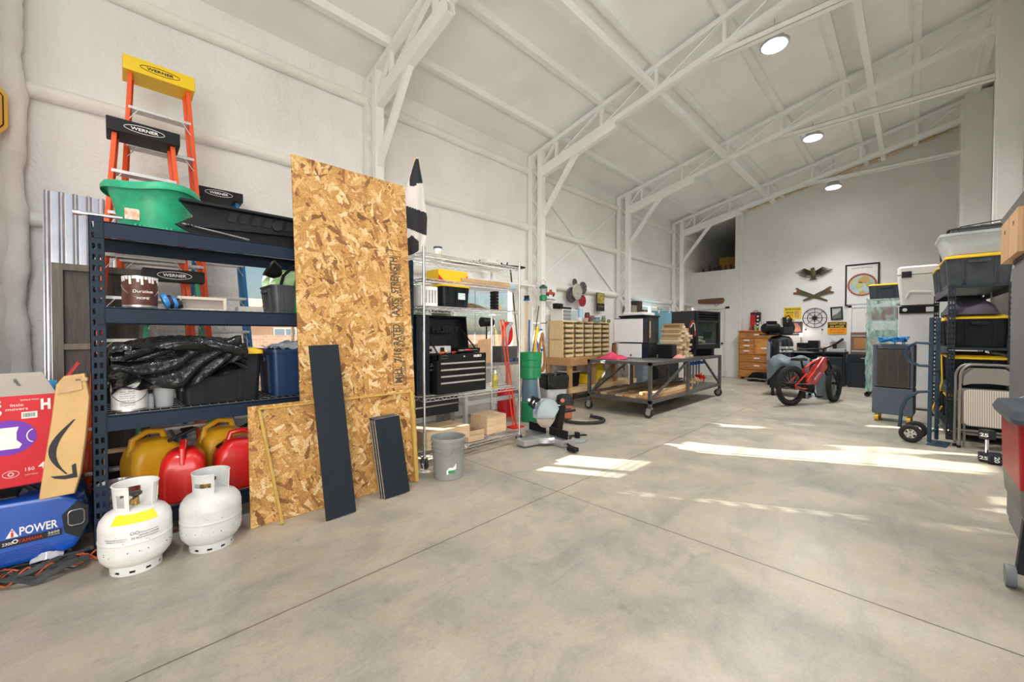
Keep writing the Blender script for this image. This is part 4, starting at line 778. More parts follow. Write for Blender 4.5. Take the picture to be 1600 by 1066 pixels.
for s, z, L in (('THIS DIRECTION', 1.70, .42), ('SHEATHING', 1.25, .24), ('EXPOSURE 1', .96, .24)): text('stamp', s, M_st, t, (xs+.052, -.0006, z), (R(90), R(-90), 0), w=L, h=.026, ext=.0003, bold=.02)
for z0, z1 in ((1.97, 2.02), (1.44, 1.60), (1.18, 1.38), (.84, 1.04)): m = MB(); m.tube([(xs-.05, -.0006, z0), (xs+.07, -.0006, z0), (xs+.07, -.0006, z1), (xs-.05, -.0006, z1)], .003, 4, closed=True); m.build('stamp_box', M_st, t)
# dark laminated boards
M_slate = mat('slate_laminate', (.011, .017, .026), .5, 0, .12, 5, spec=.3)
a = px(508.6, 815.7, Z=0); b = px(555, 800.7, Z=0); c = px(477, 541, Y=3.10)
t = thing('shelf_board', 'tall narrow dark slate board leaning against both OSB sheets', 'board', (a.x, a.y, 0), 0, None, (-atan2(3.03-a.y, c.z), atan2(c.x-a.x-.005, c.z), 0)); m = MB(); m.box(.005, -.008, .002, (b-a).length+.005, .008, c.z*1.02, .002); m.build('board', M_slate, t)
a = px(601.6, 781, Z=0); b = px(641, 770.5, Z=0); M_edge = mat('dirty_edge', (.30, .26, .20), .8, 0, .3, 30)
for k in range(3):
    t = thing('shelf_board', ('short dark board, front one of the three leaning by the wood strip', 'short dark board sandwiched in the middle of the leaning three', 'short dark board, rear one of the leaning three, against the OSB')[k], 'board', (a.x-.008*k, a.y+.022*k+.003, 0), 0, 'short dark boards leaning on the OSB', (R(-12.3), R(-1.8), 0)); m = MB(); m.box(0, -.008, .002, .215, .008, .615+.005*k, .002); m.build('board', M_slate, t)
    m = MB(); m.box(-.003, -.008, .004, -.0002, .008, .61, .001); m.box(0, -.007, .616+.005*k, .215, .007, .619+.005*k); m.build('rough_edge', M_edge, t)
# ------------------------------------------------------------------ checkered flag
M_fw = mat('flag_white', (.70, .66, .64), .8); M_fb = mat('flag_black', (.018, .018, .022), .8)
t = thing('checkered_flag', 'black and white checkered flag drooping from its pole behind the tall OSB sheet', 'flag', (0, 0, 0)); FYY = 3.62
m = MB(); a = px(652, 243, Y=FYY); pole = [a+V((0, .05, 0)), V((2.03, FYY+.22, .005))]; m.tube(pole, .008, 8); m.build('pole', M_pine, t)
m = MB(); L_ = [(652, 244), (644, 262), (637, 285), (632, 310), (632, 340), (634, 370), (636, 402)]; R_ = [(653, 244), (657, 265), (662, 290), (664, 312), (669, 340), (668, 366), (664, 386)]
def lerp2(P, v): k = min(len(P)-2, int(v*(len(P)-1))); q = v*(len(P)-1)-k; return (P[k][0]*(1-q)+P[k+1][0]*q, P[k][1]*(1-q)+P[k+1][1]*q)
NX, NY = 44, 110
def f(u, v):
    l, r_ = lerp2(L_, v), lerp2(R_, v); p = px(l[0]*(1-u)+r_[0]*u, l[1]*(1-u)+r_[1]*u, Y=FYY); return p+V((0, .03*sin(u*7+v*2)*v, 0))
m.sheet(NX, NY, f, .002)
me = m.build('cloth', [M_fw, M_fb], t, smooth=80).data
for pl in me.polygons:
    c = pl.center; best = None
    d = V((c.x, c.y, c.z-CH)); X_ = d.x; s = (V((S2, -S2, 0)).dot(d))/(V((S2, S2, 0)).dot(d)); xx = 800+CF*s; yy = 522-CF*d.z/(V((S2, S2, 0)).dot(d))
    dark = (250 < yy < 292 and 641+(292-yy)*.0 < xx < 652+(yy-250)*.0 and xx > 652-(yy-244)*.30) or (yy < 288 and xx > 652 and yy > 250) or (322+(xx-634)*.35 < yy < 356+(xx-634)*.40) or (yy > 368+abs(xx-644)*.9 and xx < 655)
    pl.material_index = 1 if dark else 0
# ------------------------------------------------------------------ bucket
M_pail = mat('pail_grey', (.25, .26, .25), .5, 0, .08, 6)
p = px(700.5, 744, Z=0); t = thing('bucket', 'grey five-gallon plastic bucket with a green label scrap, on the floor by the wire rack', 'bucket', (p.x, p.y, 0), R(-40)); m = MB()
m.lathe([(.125, 0), (.130, .004), (.140, .255), (.150, .258), (.150, .266), (.142, .268), (.143, .288), (.153, .291), (.153, .299), (.144, .301), (.145, .335), (.155, .338), (.155, .362), (.150, .365), (.144, .362), (.140, .30), (.122, .01), (.001, .01)], 44, cap=False); m.build('pail', M_pail, t)
m = MB(); m.tube([(.156*cos(a), -.156*sin(a), .33-.16*sin(a)*0-.12*(1-abs(cos(a)))) for a in [R(-60)+pi*i/20*1.0 for i in range(21)]], .003, 6); m.build('bail', M_steel, t)
m = MB()
for i in range(8):
    a0, a1 = R(-92+i*4.5), R(-92+(i+1)*4.5); z0, z1 = .055+.006*i, .10+.006*i+.008*sin(i); m.add([(.138*cos(a0), .138*sin(a0), z0), (.138*cos(a1), .138*sin(a1), z0+.006), (.1405*cos(a1), .1405*sin(a1), z1), (.1405*cos(a0), .1405*sin(a0), z1)], [(0, 1, 2, 3)])
m.build('label_scrap', M_lab, t); m = MB(); shell(m, .1405, .07, .095, R(-86), R(-62), .001, n=8); m.build('green_print', M_green, t)
m = MB(); m.lathe([(.13, 0), (.001, .003)], 24, Matrix.Translation((0, 0, .20))); m.build('water', mat('dirty_water', (.16, .20, .23), .08), t)
# ------------------------------------------------------------------ chrome wire rack on casters
RX0, RX1, RY0, RY1 = 2.08, 3.37, 3.25, 3.73; RZ = (.13, .665, 1.545, 1.805, 2.05)
t = thing('wire_rack', 'five-level chrome wire rack on casters beyond the OSB sheets', 'rack', (0, 0, 0))
M_wire = mat('chrome_wire', (.82, .82, .83), .25, .9)
for x in (RX0, RX1):
    for y in (RY0, RY1):
        m = MB(); m.cyl((x, y, .11), (x, y, 2.09), .0125, seg=12)
        for i in range(1, 60): m.cyl((x, y, .13+i*.032), (x, y, .133+i*.032), .0132, seg=10)
        m.lathe([(.014, 2.09), (.015, 2.10), (.008, 2.104)], 12, Matrix.Translation((x, y, 0))); pz = m.build('post', M_chrome, t)
        m = MB(); m.cyl((x-.012, y, .052), (x+.012, y, .052), .05, seg=24); m.cyl((x-.014, y, .052), (x+.014, y, .052), .022, seg=16); c = m.build('caster', M_rub, t)
        m = MB(); m.prism([(y-.02, .05), (y+.02, .05), (y+.03, .108), (y-.03, .108)], x-.020, x-.015, 'X'); m.prism([(y-.02, .05), (y+.02, .05), (y+.03, .108), (y-.03, .108)], x+.015, x+.020, 'X'); m.box(x-.02, y-.03, .105, x+.02, y+.03, .112); m.build('fork', M_alu, c)
for z in RZ:
    m = MB()
    for zz in (z, z-.03):
        for y in (RY0, RY1): m.bar((RX0, y, zz), (RX1, y, zz), .006)
        for x in (RX0, RX1): m.bar((x, RY0, zz), (x, RY1, zz), .006)
    for y in (RY0, RY1):
        n = 28
        for i in range(n): xa = RX0+(RX1-RX0)*i/n; xb = RX0+(RX1-RX0)*(i+1)/n; m.bar((xa, y, z-.03 if i % 2 else z), (xb, y, z if i % 2 else z-.03), .004)
    for x in (RX0, RX1):
        n = 10
        for i in range(n): ya = RY0+(RY1-RY0)*i/n; yb = RY0+(RY1-RY0)*(i+1)/n; m.bar((x, ya, z-.03 if i % 2 else z), (x, yb, z if i % 2 else z-.03), .004)
    x = RX0+.025
    while x < RX1: m.bar((x, RY0, z+.003), (x, RY1, z+.003), .0036); x += .025
    for k in (1, 2): y = RY0+(RY1-RY0)*k/3; m.bar((RX0, y, z-.003), (RX1, y, z-.003), .006)
    m.build('wire_shelf', M_wire, t, smooth=0)
    m = MB()
    for x in (RX0, RX1):
        for y in (RY0, RY1): m.cyl((x, y, z-.035), (x, y, z+.01), .019, .017, seg=14)
    m.build('sleeve', M_chrome, t) if False else m.bm.free()
e = .007
def at(x, y, lev, Y): p = px(x, y, Y=Y); return V((p.x, Y, RZ[lev]+e))
# top
p = at(684, 391, 4, 3.5); t = thing('white_canister', 'white plastic canister with a dark lid on top of the wire rack', 'canister', p); m = MB(); m.lathe([(.04, 0), (.043, .004), (.043, .105), (.04, .11)], 24); m.build('body', M_lab, t); m = MB(); m.lathe([(.045, .108), (.045, .125), (.042, .128)], 24); m.build('lid', mat('lid_navy', (.05, .06, .08), .5), t); m = MB(); shell(m, .0442, .035, .08, R(-120), R(-40), .001, n=8); m.build('label', mat('label_mustard', (.55, .42, .1), .5, 0, .3, 60, col2=(.7, .7, .7)), t)
a = px(700, 389, Y=3.62); b = px(819, 411, Y=3.31); z = RZ[4]+e
t = thing('cover_panel', 'long flat black cover with small clips lying on top of the wire rack', 'cover', (a.x, 3.60, z+.006), atan2(3.32-3.60, b.x-a.x)); L = sqrt((b.x-a.x)**2+.28**2); m = MB(); m.box(-.05, -.055, 0, L, .055, .018, .006); m.box(-.03, -.04, .018, L-.02, .04, .024, .003); m.build('panel', M_black, t)
for x in (.30, L-.28):
    m = MB(); m.bar((x, 0, .02), (x-.02, 0, .05), .012); m.bar((x+.05, 0, .02), (x+.065, 0, .06), .012); m.box(x-.02, -.012, .02, x+.07, .012, .03); m.build('clip', M_black, t)
# level 3 (z 1.805)
p = at(693, 433, 3, 3.6); t = thing('toy_box', 'yellow box with red corner triangles on the fourth wire shelf', 'box', (p.x, 3.52, p.z)); m = MB(); m.box(-.19, -.10, 0, .19, .12, .135, .004); m.build('carton', M_yel, t)
for pr_ in ([(-.19, 0), (-.10, 0), (-.19, .08)], [(.19, 0), (.10, 0), (.19, .10)]): m = MB(); m.prism(pr_, -.102, -.1, 'Y'); m.build('print', M_hug, t)
a = at(717, 445, 3, 3.45); b = at(789, 450, 3, 3.45); t = thing('paper_roll', 'long roll of brown kraft paper lying on the wire rack', 'paper roll', (a.x, 3.42, a.z+.036)); m = MB(); L = b.x-a.x; m.cyl((0, 0, 0), (L, -.03, 0), .035, seg=24); m.build('roll', M_card, t)
p = px(792, 440, Y=3.6); t = thing('film_roll', 'roll of pale blue film with a dark core at the end of the wire rack', 'roll', (p.x-.02, 3.58, RZ[3]+e+.05)); m = MB(); m.cyl((-.12, .03, 0), (.09, -.02, 0), .048, seg=28); m.build('roll', mat('film_blue', (.38, .62, .78), .3), t); m = MB(); m.cyl((.091, -.02, 0), (.094, -.021, 0), .02, seg=20); m.build('core', mat('core_navy', (.01, .03, .09), .5), t)
# level 2 (z 1.545)
p = at(696, 476, 2, 3.5); tote(.36, .30, .235, 'small black storage tote with a yellow lid on the wire rack', (p.x, 3.44, p.z), 0, M_tb, M_yel, ribs=3)
m = MB(); q = px(697, 462, Y=3.27); m.box(-.045, 0, -.02, .045, .002, .045); o = m.build('sticker', mat('sticker_teal', (.35, .55, .55), .5, 0, .3, 60, col2=(.8, .85, .85))); tag(o, 'pale landscape sticker on the small black tote on the wire rack', 'sticker', loc=(p.x+.04, 3.272, p.z+.10))
p = at(660, 476, 2, 3.45); t = thing('slotted_crate', 'white plastic crate with tall slots at the near end of the wire rack', 'crate', (p.x-.005, 3.42, p.z)); m = MB(); w_, h_ = .17, .19
for s in (-1, 1):
    for k in range(6): m.box(-w_/2+k*w_/5-.008, s*.10-.003, 0, -w_/2+k*w_/5+.008, s*.10+.003, h_)
    m.box(-w_/2, s*.10-.004, 0, w_/2, s*.10+.004, .03); m.box(-w_/2, s*.10-.004, h_-.035, w_/2, s*.10+.004, h_)
    m.box(s*w_/2-.003, -.10, 0, s*w_/2+.003, .10, h_)
m.box(-w_/2, -.1, 0, w_/2, .1, .006); m.build('crate', M_lab, t)
a = at(715, 480, 2, 3.5); b = at(751, 483, 2, 3.5); t = thing('canvas_bag', 'limp brown camouflage bag lying on the wire rack', 'bag', ((a.x+b.x)/2, 3.46, a.z)); m = MB(); 
def f(u, v): return ((u-.5)*.34, (v-.5)*.20, .004+(.065*(1-u*.5)+.012*sin(u*11+v*5))*sin(pi*u)**.4*sin(pi*v)**.4)
m.sheet(16, 10, f, .004); m.box(-.15, -.09, 0, .15, .09, .004); m.build('bag', mat('camo_brown', (.10, .07, .04), .8, 0, .3, 18, col2=(.22, .17, .10)), t)
p = at(766, 483, 2, 3.45); t = thing('battery_stack', 'tower of stacked black tool batteries on the wire rack', 'batteries', (p.x, 3.38, p.z))
for k in range(6): m = MB(); m.box(-.028, -.045, k*.036, .028, .045, k*.036+.033, .005); m.build('battery', M_black, t)
p = at(777, 484, 2, 3.5); m = MB(); m.box(-.025, -.025, 0, .025, .025, .07, .003); tag(m.build('wood_block', M_pine), 'small upright pine block right of the battery tower on the wire rack', 'wood block', loc=(p.x+.02, 3.5, p.z))
a = at(722, 460, 2, 3.6); m = MB(); m.box(-.10, -.05, 0, .22, .05, .006)
for k in range(7): m.box(-.10+.01*k, -.05, .006+k*.012, .2-.02*k, .05, .015+k*.012, .002)
tag(m.build('paper_stack', mat('paper_pink', (.75, .62, .55), .7, 0, .15, 40)), 'loose stack of pale papers behind the brown bag on the wire rack', 'papers', loc=(a.x+.02, 3.64, a.z))
# level 1 (z .665): toolbox
TX0, TX1, TYF, TYB = 2.27, 2.91, 3.31, 3.70; z0 = RZ[1]+e
M_hk = mat('toolbox_black', (.005, .005, .006), .32, 0, 0, 1, spec=.35)
t = thing('toolbox', 'black four-drawer tool chest with its lid open, on the wire rack', 'tool chest', (TX0, TYF, z0)); w = TX1-TX0; d = TYB-TYF
m = MB(); m.box(0, .004, 0, w, d, .345, .006); m.box(0, .004, .345, .02, d, .40, .002); m.box(w-.02, .004, .345, w, d, .40, .002); m.box(0, d-.02, .345, w, d, .40, .002); m.box(0, .004, .345, w, .02, .405, .002); m.build('body', M_hk, t)
for k in range(4):
    zt = .325-k*.066; m = MB(); m.box(.035, -.002, zt-.060, w-.025, .006, zt, .002); dr = m.build('drawer', M_hk, t); m = MB(); m.box(.035, -.010, zt-.022, w-.025, -.001, zt-.004, .003); m.build('drawer_pull', M_chrome, dr)
text('lettering', 'HUSKY', M_lab, t, (w-.12, .002, .375), FY, w=.11, bold=.03); m = MB(); m.tube([(.05, .002, .362), (.12, .002, .362), (.12, .002, .392), (.05, .002, .392)], .0015, 4, closed=True); m.build('badge', M_alu, t); m = MB(); m.cyl((w*.52, -.003, .375), (w*.52, .004, .375), .010); m.build('lock', M_chrome, t)
m = MB(); q = Matrix.Translation((0, d+.005, .40)) @ Matrix.Rotation(R(-8), 4, 'X'); m.box(0.0, 0, 0, w, .012, .40, .006, M=q); m.box(0, -.11, .385, w, .0, .40, .004, M=q); m.box(0, -.10, .02, .01, 0, .385, .002, M=q); m.box(w-.01, -.10, .02, w, 0, .385, .002, M=q); l_ = m.build('lid', M_hk, t)
text('embossed_lettering', 'HUSKY', M_gend, l_, (w*.56, d+.005-.045, .40+.26), (R(82), 0, 0), w=.36, h=.075, ext=.004, bold=.03)
m = MB(); m.bar((.05, .06, .40), (.09, d+.01, .68), .012); m.bar((w-.05, .06, .40), (w-.06, d+.01, .68), .012); m.build('lid_stay', M_ink, l_)
m = MB(); m.box(-.004, .10, .30, 0, .24, .31); m.box(-.012, .10, .24, -.001, .24, .252, .002); m.box(-.012, .10, .28, -.001, .24, .292, .002); m.build('side_handle', M_chrome, t)
for nm, lab, q, mm in (('radio', 'silver box with two black squares inside the open tool chest', (.03, .24, .405, .34, .33, .48), mat('silver', (.6, .6, .6), .35)), ('parts_box', 'black open box at the window end of the tool chest top', (.44, .14, .405, .67, .34, .455), M_black)):
    m = MB(); m.box(*[v for v in q], .004); o = m.build(nm, mm); tag(o, lab, 'box', loc=(TX0, TYF, z0))
    if nm == 'radio': m = MB(); m.box(.06, .235, .425, .095, .239, .455); m.box(.20, .235, .42, .25, .239, .465); m.build('speaker_square', M_ink, o)
for k, (x, c, L, an) in enumerate(((.12, M_orange, .10, 20), (.22, M_steel, .14, -10), (.30, M_hug, .12, 30), (.38, M_steel, .13, 5), (.50, M_hug, .14, -15), (.18, M_yel, .08, 60))):
    th_ = thing('screwdriver' if k % 2 == 0 else 'wrench', ('orange-handled tool lying in the tool chest tray', 'steel wrench lying across the tool chest tray', 'red-handled driver in the middle of the tool chest tray', 'small steel wrench beside the red-handled drivers', 'red-handled driver near the closed end of the tool chest tray', 'short yellow tool standing askew in the tool chest tray')[k], 'hand tool', (TX0+x, TYF+.07+.02*(k % 3), z0+.416+.018*(k//3)), R(an))
    m = MB(); m.cyl((-L/2, 0, 0), (0, 0, 0), .013, .011, 10); m.build('grip', c, th_); m = MB(); m.cyl((0, 0, 0), (L/2, 0, 0), .005, seg=8); m.build('shaft', M_chrome, th_)
t = thing('side_blocker', 'narrow dark box added at the near side of the tool chest to block sun', 'blocker_box', (2.105, 3.42, z0)); m = MB(); m.box(0, 0, 0, .15, .28, .80, .006); m.build('blocker_box', mat('blocker_dark', (.008, .014, .022), .4), t); m = MB(); m.box(.015, -.006, .03, .135, 0, .77, .003); m.build('door', mat('blocker_dark', (.008, .014, .022), .4), t)  # dark filler box added to stop sun slipping past the tool chest
p = at(769, 598, 1, 3.4); t = thing('oil_bottle', 'clear bottle of yellow oil beside the tool chest', 'bottle', (3.06, 3.33, z0)); m = MB(); m.lathe([(.030, 0), (.033, .004), (.033, .115), (.022, .14), (.012, .15), (.012, .165)], 20); m.build('bottle', mat('oil_yellow', (.50, .38, .04), .15, 0, 0, 1), t); m = MB(); m.lathe([(.014, .160), (.014, .19), (.008, .20)], 14); m.build('cap', M_lab, t); m = MB(); shell(m, .034, .02, .09, R(-150), R(-30), .001, n=8); m.build('label', mat('label_olive', (.25, .25, .05), .5), t)
t = thing('wire_easel', 'small triangular white wire stand on the wire rack shelf', 'stand', (3.24, 3.50, z0)); m = MB(); m.tube([(-.20, 0, .20), (.02, 0, .215), (.12, 0, .008), (-.20, 0, .20)], .004, 6); m.tube([(.02, -.03, .215), (-.12, -.05, .03), (.12, -.04, .008), (.02, -.03, .215)], .004, 6); m.tube([(.02, 0, .215), (.02, -.03, .215)], .004, 6); m.tube([(.12, 0, .008), (.12, -.04, .008)], .005, 6); m.build('frame', M_wire, t)
# bottom level: pine boxes
z0 = RZ[0]+e; M_bx = wood('box_pine', (.50, .34, .20), (.66, .49, .31), 'X')
for k, (x0, y0, x1, y1, h, lab) in enumerate(((2.16, 3.34, 2.70, 3.68, .16, 'long low pine box at the near end of the bottom wire shelf'), (3.0, 3.40, 3.30, 3.69, .19, 'taller pine box at the far end of the bottom wire shelf'), (2.72, 3.42, 2.98, 3.70, .07, 'low open pine box in the middle of the bottom wire shelf'), (2.64, 3.29, 2.86, 3.33, .05, 'small pine block at the front of the bottom wire shelf'))):
    t = thing('pine_box', lab, 'wooden box', (x0, y0, z0)); w, d = x1-x0, y1-y0
    if k < 3:
        m = MB(); m.box(0, 0, 0, w, d, .012); m.box(0, 0, .012, w, .015, h); m.box(0, d-.015, .012, w, d, h); m.box(0, .015, .012, .015, d-.015, h); m.box(w-.015, .015, .012, w, d-.015, h); m.build('box', M_bx, t)
        if k != 2: m = MB(); m.box(.0, .0, h, w, d, h+.012, .002); m.build('lid', M_bx, t)
    else: m = MB(); m.box(0, 0, 0, w, d, h, .002); m.build('block', M_bx, t)
# ------------------------------------------------------------------ low bench behind the rack
t = thing('metal_bench', 'grey steel bench under the second window, behind the wire rack', 'bench', (3.35, 4.25, 0)); m = MB(); m.box(0, 0, .82, 1.42, .62, .86, .004); m.build('bench_top', M_grey, t)
for x in (.05, 1.37):
    for y in (.05, .57): m = MB(); m.box(x-.025, y-.025, 0, x+.025, y+.025, .82); m.build('leg', mat('leg_grey', (.45, .46, .45), .5), t)
m = MB(); m.box(.05, .03, .30, 1.37, .07, .36); m.box(.03, .05, .30, .07, .57, .36); m.box(1.35, .05, .3, 1.39, .57, .36); m.build('stretcher', mat('leg_grey', (.45, .46, .45), .5), t)
t = thing('tool_case', 'long black metal tool case on the floor behind the wire rack', 'tool case', (2.05, 4.05, 0)); m = MB(); m.box(0, 0, .30, 1.05, .35, .55, .01); m.build('case', M_gend, t); m = MB(); m.box(.02, -.008, .41, 1.03, 0, .425); m.build('seam', M_alu, t)
for xa_ in (.05, .93): m = MB(); m.box(xa_, .02, 0, xa_+.07, .33, .3); m.build('stand', M_steel, t)
B = .862
p = px(791, 510, Y=4.45); t = thing('grinder_guard', 'red and grey tool hood propped on a dark box by the second window', 'tool', (p.x, 4.45, B+.235)); m = MB()
Mx = Matrix.Translation((0, 0, .19)) @ Matrix.Rotation(R(90), 4, 'X') @ Matrix.Diagonal((.62, 1.1, 1, 1)); m.lathe([(.17, 0), (.17, .04), (.15, .05)], 28, Mx); m.build('disc', M_red, t); m = MB(); m.prism([(-.11, .0), (-.04, .0), (.0, .22), (.09, .36), (.04, .38), (-.08, .27)], -.075, .0, 'Y', bev=.01); m.build('hood', mat('hood_grey', (.42, .42, .42), .5), t)
p = px(790, 545, Y=4.4); t = thing('metal_box', 'dark metal box standing on the grey bench', 'box', (p.x+.01, 4.42, B)); m = MB(); m.box(-.17, -.10, 0, .17, .16, .232, .005); m.build('box', mat('gunmetal', (.10, .10, .10), .55, .3, .2, 8), t)
p = px(766, 505, Y=4.4); t = thing('bench_lamp', 'black round-headed bench lamp silhouetted against the second window', 'lamp', (p.x+.12, 4.62, B)); m = MB(); m.cyl((-.10, 0, .60), (.10, -.02, .60), .075, .065, 20); m.build('lamp_head', M_black, t); m = MB(); m.cyl((0, 0, 0), (0, 0, .56), .012); m.lathe([(.07, 0), (.07, .015), (.02, .02)], 20); m.build('stand', M_black, t)
p = px(752, 528, Y=4.4); t = thing('cardboard_box', 'small cardboard box with one flap up, on the grey bench', 'box', (p.x, 4.40, B)); m = MB(); m.box(-.15, -.10, 0, .13, .10, .27, .003); m.build('box', M_card, t); m = MB(); m.prism([(-.15, .27), (.13, .27), (.13, .36), (-.15, .33)], -.103, -.10, 'Y'); m.build('flap', M_card, t)
p = px(790, 590, Y=4.5); t = thing('red_canister', 'red container on the floor under the grey bench', 'container', (p.x, 4.5, 0)); m = MB(); m.lathe([(.12, 0), (.13, .02), (.13, .40), (.10, .46), (.04, .48)], 20); m.build('container', M_hug, t); m = MB(); m.lathe([(.045, .48), (.045, .52)], 14); m.build('cap', M_brass, t)
# long tools against the wall and the post
def pole(name, lab, cat, x0, y0, x1, y1, Y, r, mm, Ya=None, head=None):
    a = px(x0, y0, Y=Y); b = px(x1, y1, Y=Ya or Y); d = (a-b).normalized(); a2 = b+(a-b)*((b.z-.004)/(b.z-a.z)) if a.z > .004 else a; t = thing(name, lab, cat, a2); m = MB(); m.tube([V((0, 0, 0)), b-a2], r, 10); m.build('handle', mm, t)
    if head: head(t, b-a2)
    return t
pole('steel_pole', 'thin dark pole leaning on the wall behind the wire rack', 'pole', 815, 600, 797, 415, 4.85, .012, M_gend)
pole('push_broom', 'wooden-handled broom standing head up against the second steel post', 'broom', 820, 640, 823, 470, 4.55, .013, M_pine, head=lambda t, q: (MB().box(q.x-.02, q.y-.05, q.z, q.x+.02, q.y+.05, q.z+.03).build('head', M_blue, t), MB().box(q.x-.015, q.y-.045, q.z+.03, q.x+.015, q.y+.045, q.z+.085).build('bristles', M_ink, t)))
pole('long_handled_tool', 'blue-handled long tool beside the second steel post', 'tool', 826, 640, 827, 500, 4.50, .014, M_blue)
pole('white_pipe', 'white plastic pipe standing beside the second steel post', 'pipe', 830, 640, 832, 480, 4.48, .016, M_lab)
pole('black_rod', 'thin black rod hanging beside the coiled hoses', 'rod', 831, 560, 842, 478, 4.42, .008, M_ink)
# orange ladder leg beside rack, sloping
t = thing('hand_cart', 'narrow red metal hand cart standing behind the far end of the wire rack', 'hand cart', (3.78, 3.86, 0)); p0 = px(806, 500, Y=3.95); 
for dx in (0, .10): m = MB(); m.tube([(dx*.6+.10, 0, .02), (dx*.6-.02, .12, p0.z)], .010, 8); m.build('rail', mat('rail_orange', (.70, .06, .015), .45), t)
for z in (.15, .5, .9): m = MB(); u = z/p0.z; m.bar((.10-.12*u, .12*u, z), (.16-.12*u, .12*u, z), .012); m.build('crossbar', M_red, t)
m = MB(); m.box(.02, -.10, .0, .22, .04, .02); m.build('toe_plate', M_red, t)
# white buckets on the window ledge shelf
m = MB(); m.box(3.5, 4.62, 1.86, 5.2, 4.90, 1.885); 
t = thing('wall_shelf', 'narrow white shelf fixed above the second window', 'shelf', (0, 0, 0)); m.bm.free(); m = MB(); m.box(3.5, 4.64, 2.10, 5.2, 4.885, 2.125); m.build('board', M_white, t)
for x in (3.7, 5.0): m = MB(); m.bar((x, 4.99, 2.0), (x, 4.7, 2.1), .02); m.box(x-.01, 4.88, 2.0, x+.01, 4.998, 2.1); m.build('bracket', M_white, t)
for k, (x, r, h, lab) in enumerate(((4.26, .13, .32, 'white plastic bucket on the shelf above the second window'), )):
    t = thing('white_bucket', lab, 'bucket', (x, 4.76, 2.127)); m = MB(); m.lathe([(r*.85, 0), (r*.97, h*.8), (r*1.04, h*.82), (r*1.04, h*.88), (r, h*.9), (r, h)], 28); m.build('pail', M_lab, t); m = MB(); m.lathe([(r*1.05, h-.01), (r*1.05, h+.015), (r*.9, h+.02)], 28); m.build('lid', M_lab, t)
t = thing('gap_blocker_panel', 'tall dark blue panel between the navy shelving and the wire rack, shaped to block sun', 'panel', (2.012, 3.36, 0)); m = MB(); m.box(0, 0, .002, .02, .54, 1.98, .002); m.build('board', M_slate, t)  # dark panel sized to cut the sun coming through this gap
# ================================================================== green drum stand, hoses, lantern and sign at the second post
p = px(829, 600, Y=3.98); t = thing('green_hopper', 'green painted metal drum with rolled hoops on a grey stand', 'drum', (p.x, 3.98, 0)); m = MB(); m.lathe([(.13, .62), (.15, .64), (.155, .80), (.162, .805), (.155, .81), (.16, .90), (.168, .905), (.16, .91), (.165, 1.0), (.17, 1.01), (.16, 1.01), (.12, .98), (.05, .97)], 32); m.build('drum', M_green, t)
m = MB(); m.lathe([(.125+.006*(i % 2), .30+i*.02) for i in range(17)], 24); m.build('flex_duct', mat('duct_blue', (.10, .18, .24), .4), t)
for a in (30, 150, 270): m = MB(); m.bar((.22*cos(R(a)), .22*sin(R(a)), 0), (.135*cos(R(a)), .135*sin(R(a)), .66), .03, .015); m.build('leg', mat('leg_grey', (.45, .46, .45), .5), t)
m = MB(); m.lathe([(.14, 0), (.14, .28), (.125, .30)], 24); m.build('base_can', M_green, t)
def coil(lab, x, y0, y1, Y, mm, r=.013, n=3, wd=.10, seed=1, grp='coiled hoses on the second post'):
    a = px(x, y0, Y=Y); b = px(x, y1, Y=Y); H_ = a.z-b.z; m = MB(); rr = random.Random(seed); P = []
    for k in range(n):
        w = wd*rr.uniform(.8, 1.1); o = rr.uniform(-.012, .012); hh = H_*rr.uniform(.88, 1.0)
        for i in range(24): q = 2*pi*i/24; P.append((w*sin(q)*(.55+.45*(1-cos(q))/2*1.0)+o, .012*k+.01*sin(q*2), -hh*(1-cos(q))/2))
    m.tube(P, r, 8); tag(m.build('coiled_hose', mm), lab, 'hose', grp, loc=(a.x, Y, a.z))
coil('coiled yellow air hose hanging on the second steel post', 840, 512, 578, 4.50, M_yel, .014, 3, .12, 1)
coil('coiled blue hose hanging among the yellow ones on the second post', 845, 515, 550, 4.45, M_blue, .016, 2, .09, 2)
coil('coiled white hose hanging on the second steel post', 847, 518, 556, 4.40, M_lab, .014, 2, .08, 3)
coil('coiled brown extension cord hanging lowest on the second post', 848, 520, 583, 4.35, mat('cord_brown', (.38, .18, .06), .5), .012, 4, .10, 4)
m = MB(); q = px(842, 508, Y=4.5); m.tube([(q.x, 4.64, q.z+.03), (q.x, 4.33, q.z+.03), (q.x, 4.32, q.z+.06)], .009, 8); tag(m.build('wall_hook', M_steel), 'steel hook arm on the second post that carries the hoses', 'hook')
a = px(846, 466, Y=4.56); t = thing('lantern', 'green camping lantern with a glass globe hanging on the second post', 'lantern', (a.x, 4.52, a.z-.05)); m = MB(); m.lathe([(.05, 0), (.065, .01), (.065, .08), (.045, .10)], 20); m.build('fuel_base', M_green, t); m = MB(); m.lathe([(.048, .10), (.055, .15), (.055, .19), (.045, .22)], 20); m.build('globe', mat('clear_glass', (.75, .80, .85), .08, alpha=.4), t); m = MB(); m.lathe([(.075, .22), (.07, .24), (.03, .27), (.02, .28)], 20); m.build('hood', mat('hood_green', (.01, .06, .04), .4), t)
m = MB(); m.tube([(-.06, 0, .23), (-.05, 0, .33), (0, 0, .37), (.05, 0, .33), (.06, 0, .23)], .003, 6); m.build('bail', M_steel, t)
for s in (-1, 1): m = MB(); m.bar((s*.058, 0, .09), (s*.058, 0, .22), .005); m.build('guard_wire', M_steel, t)
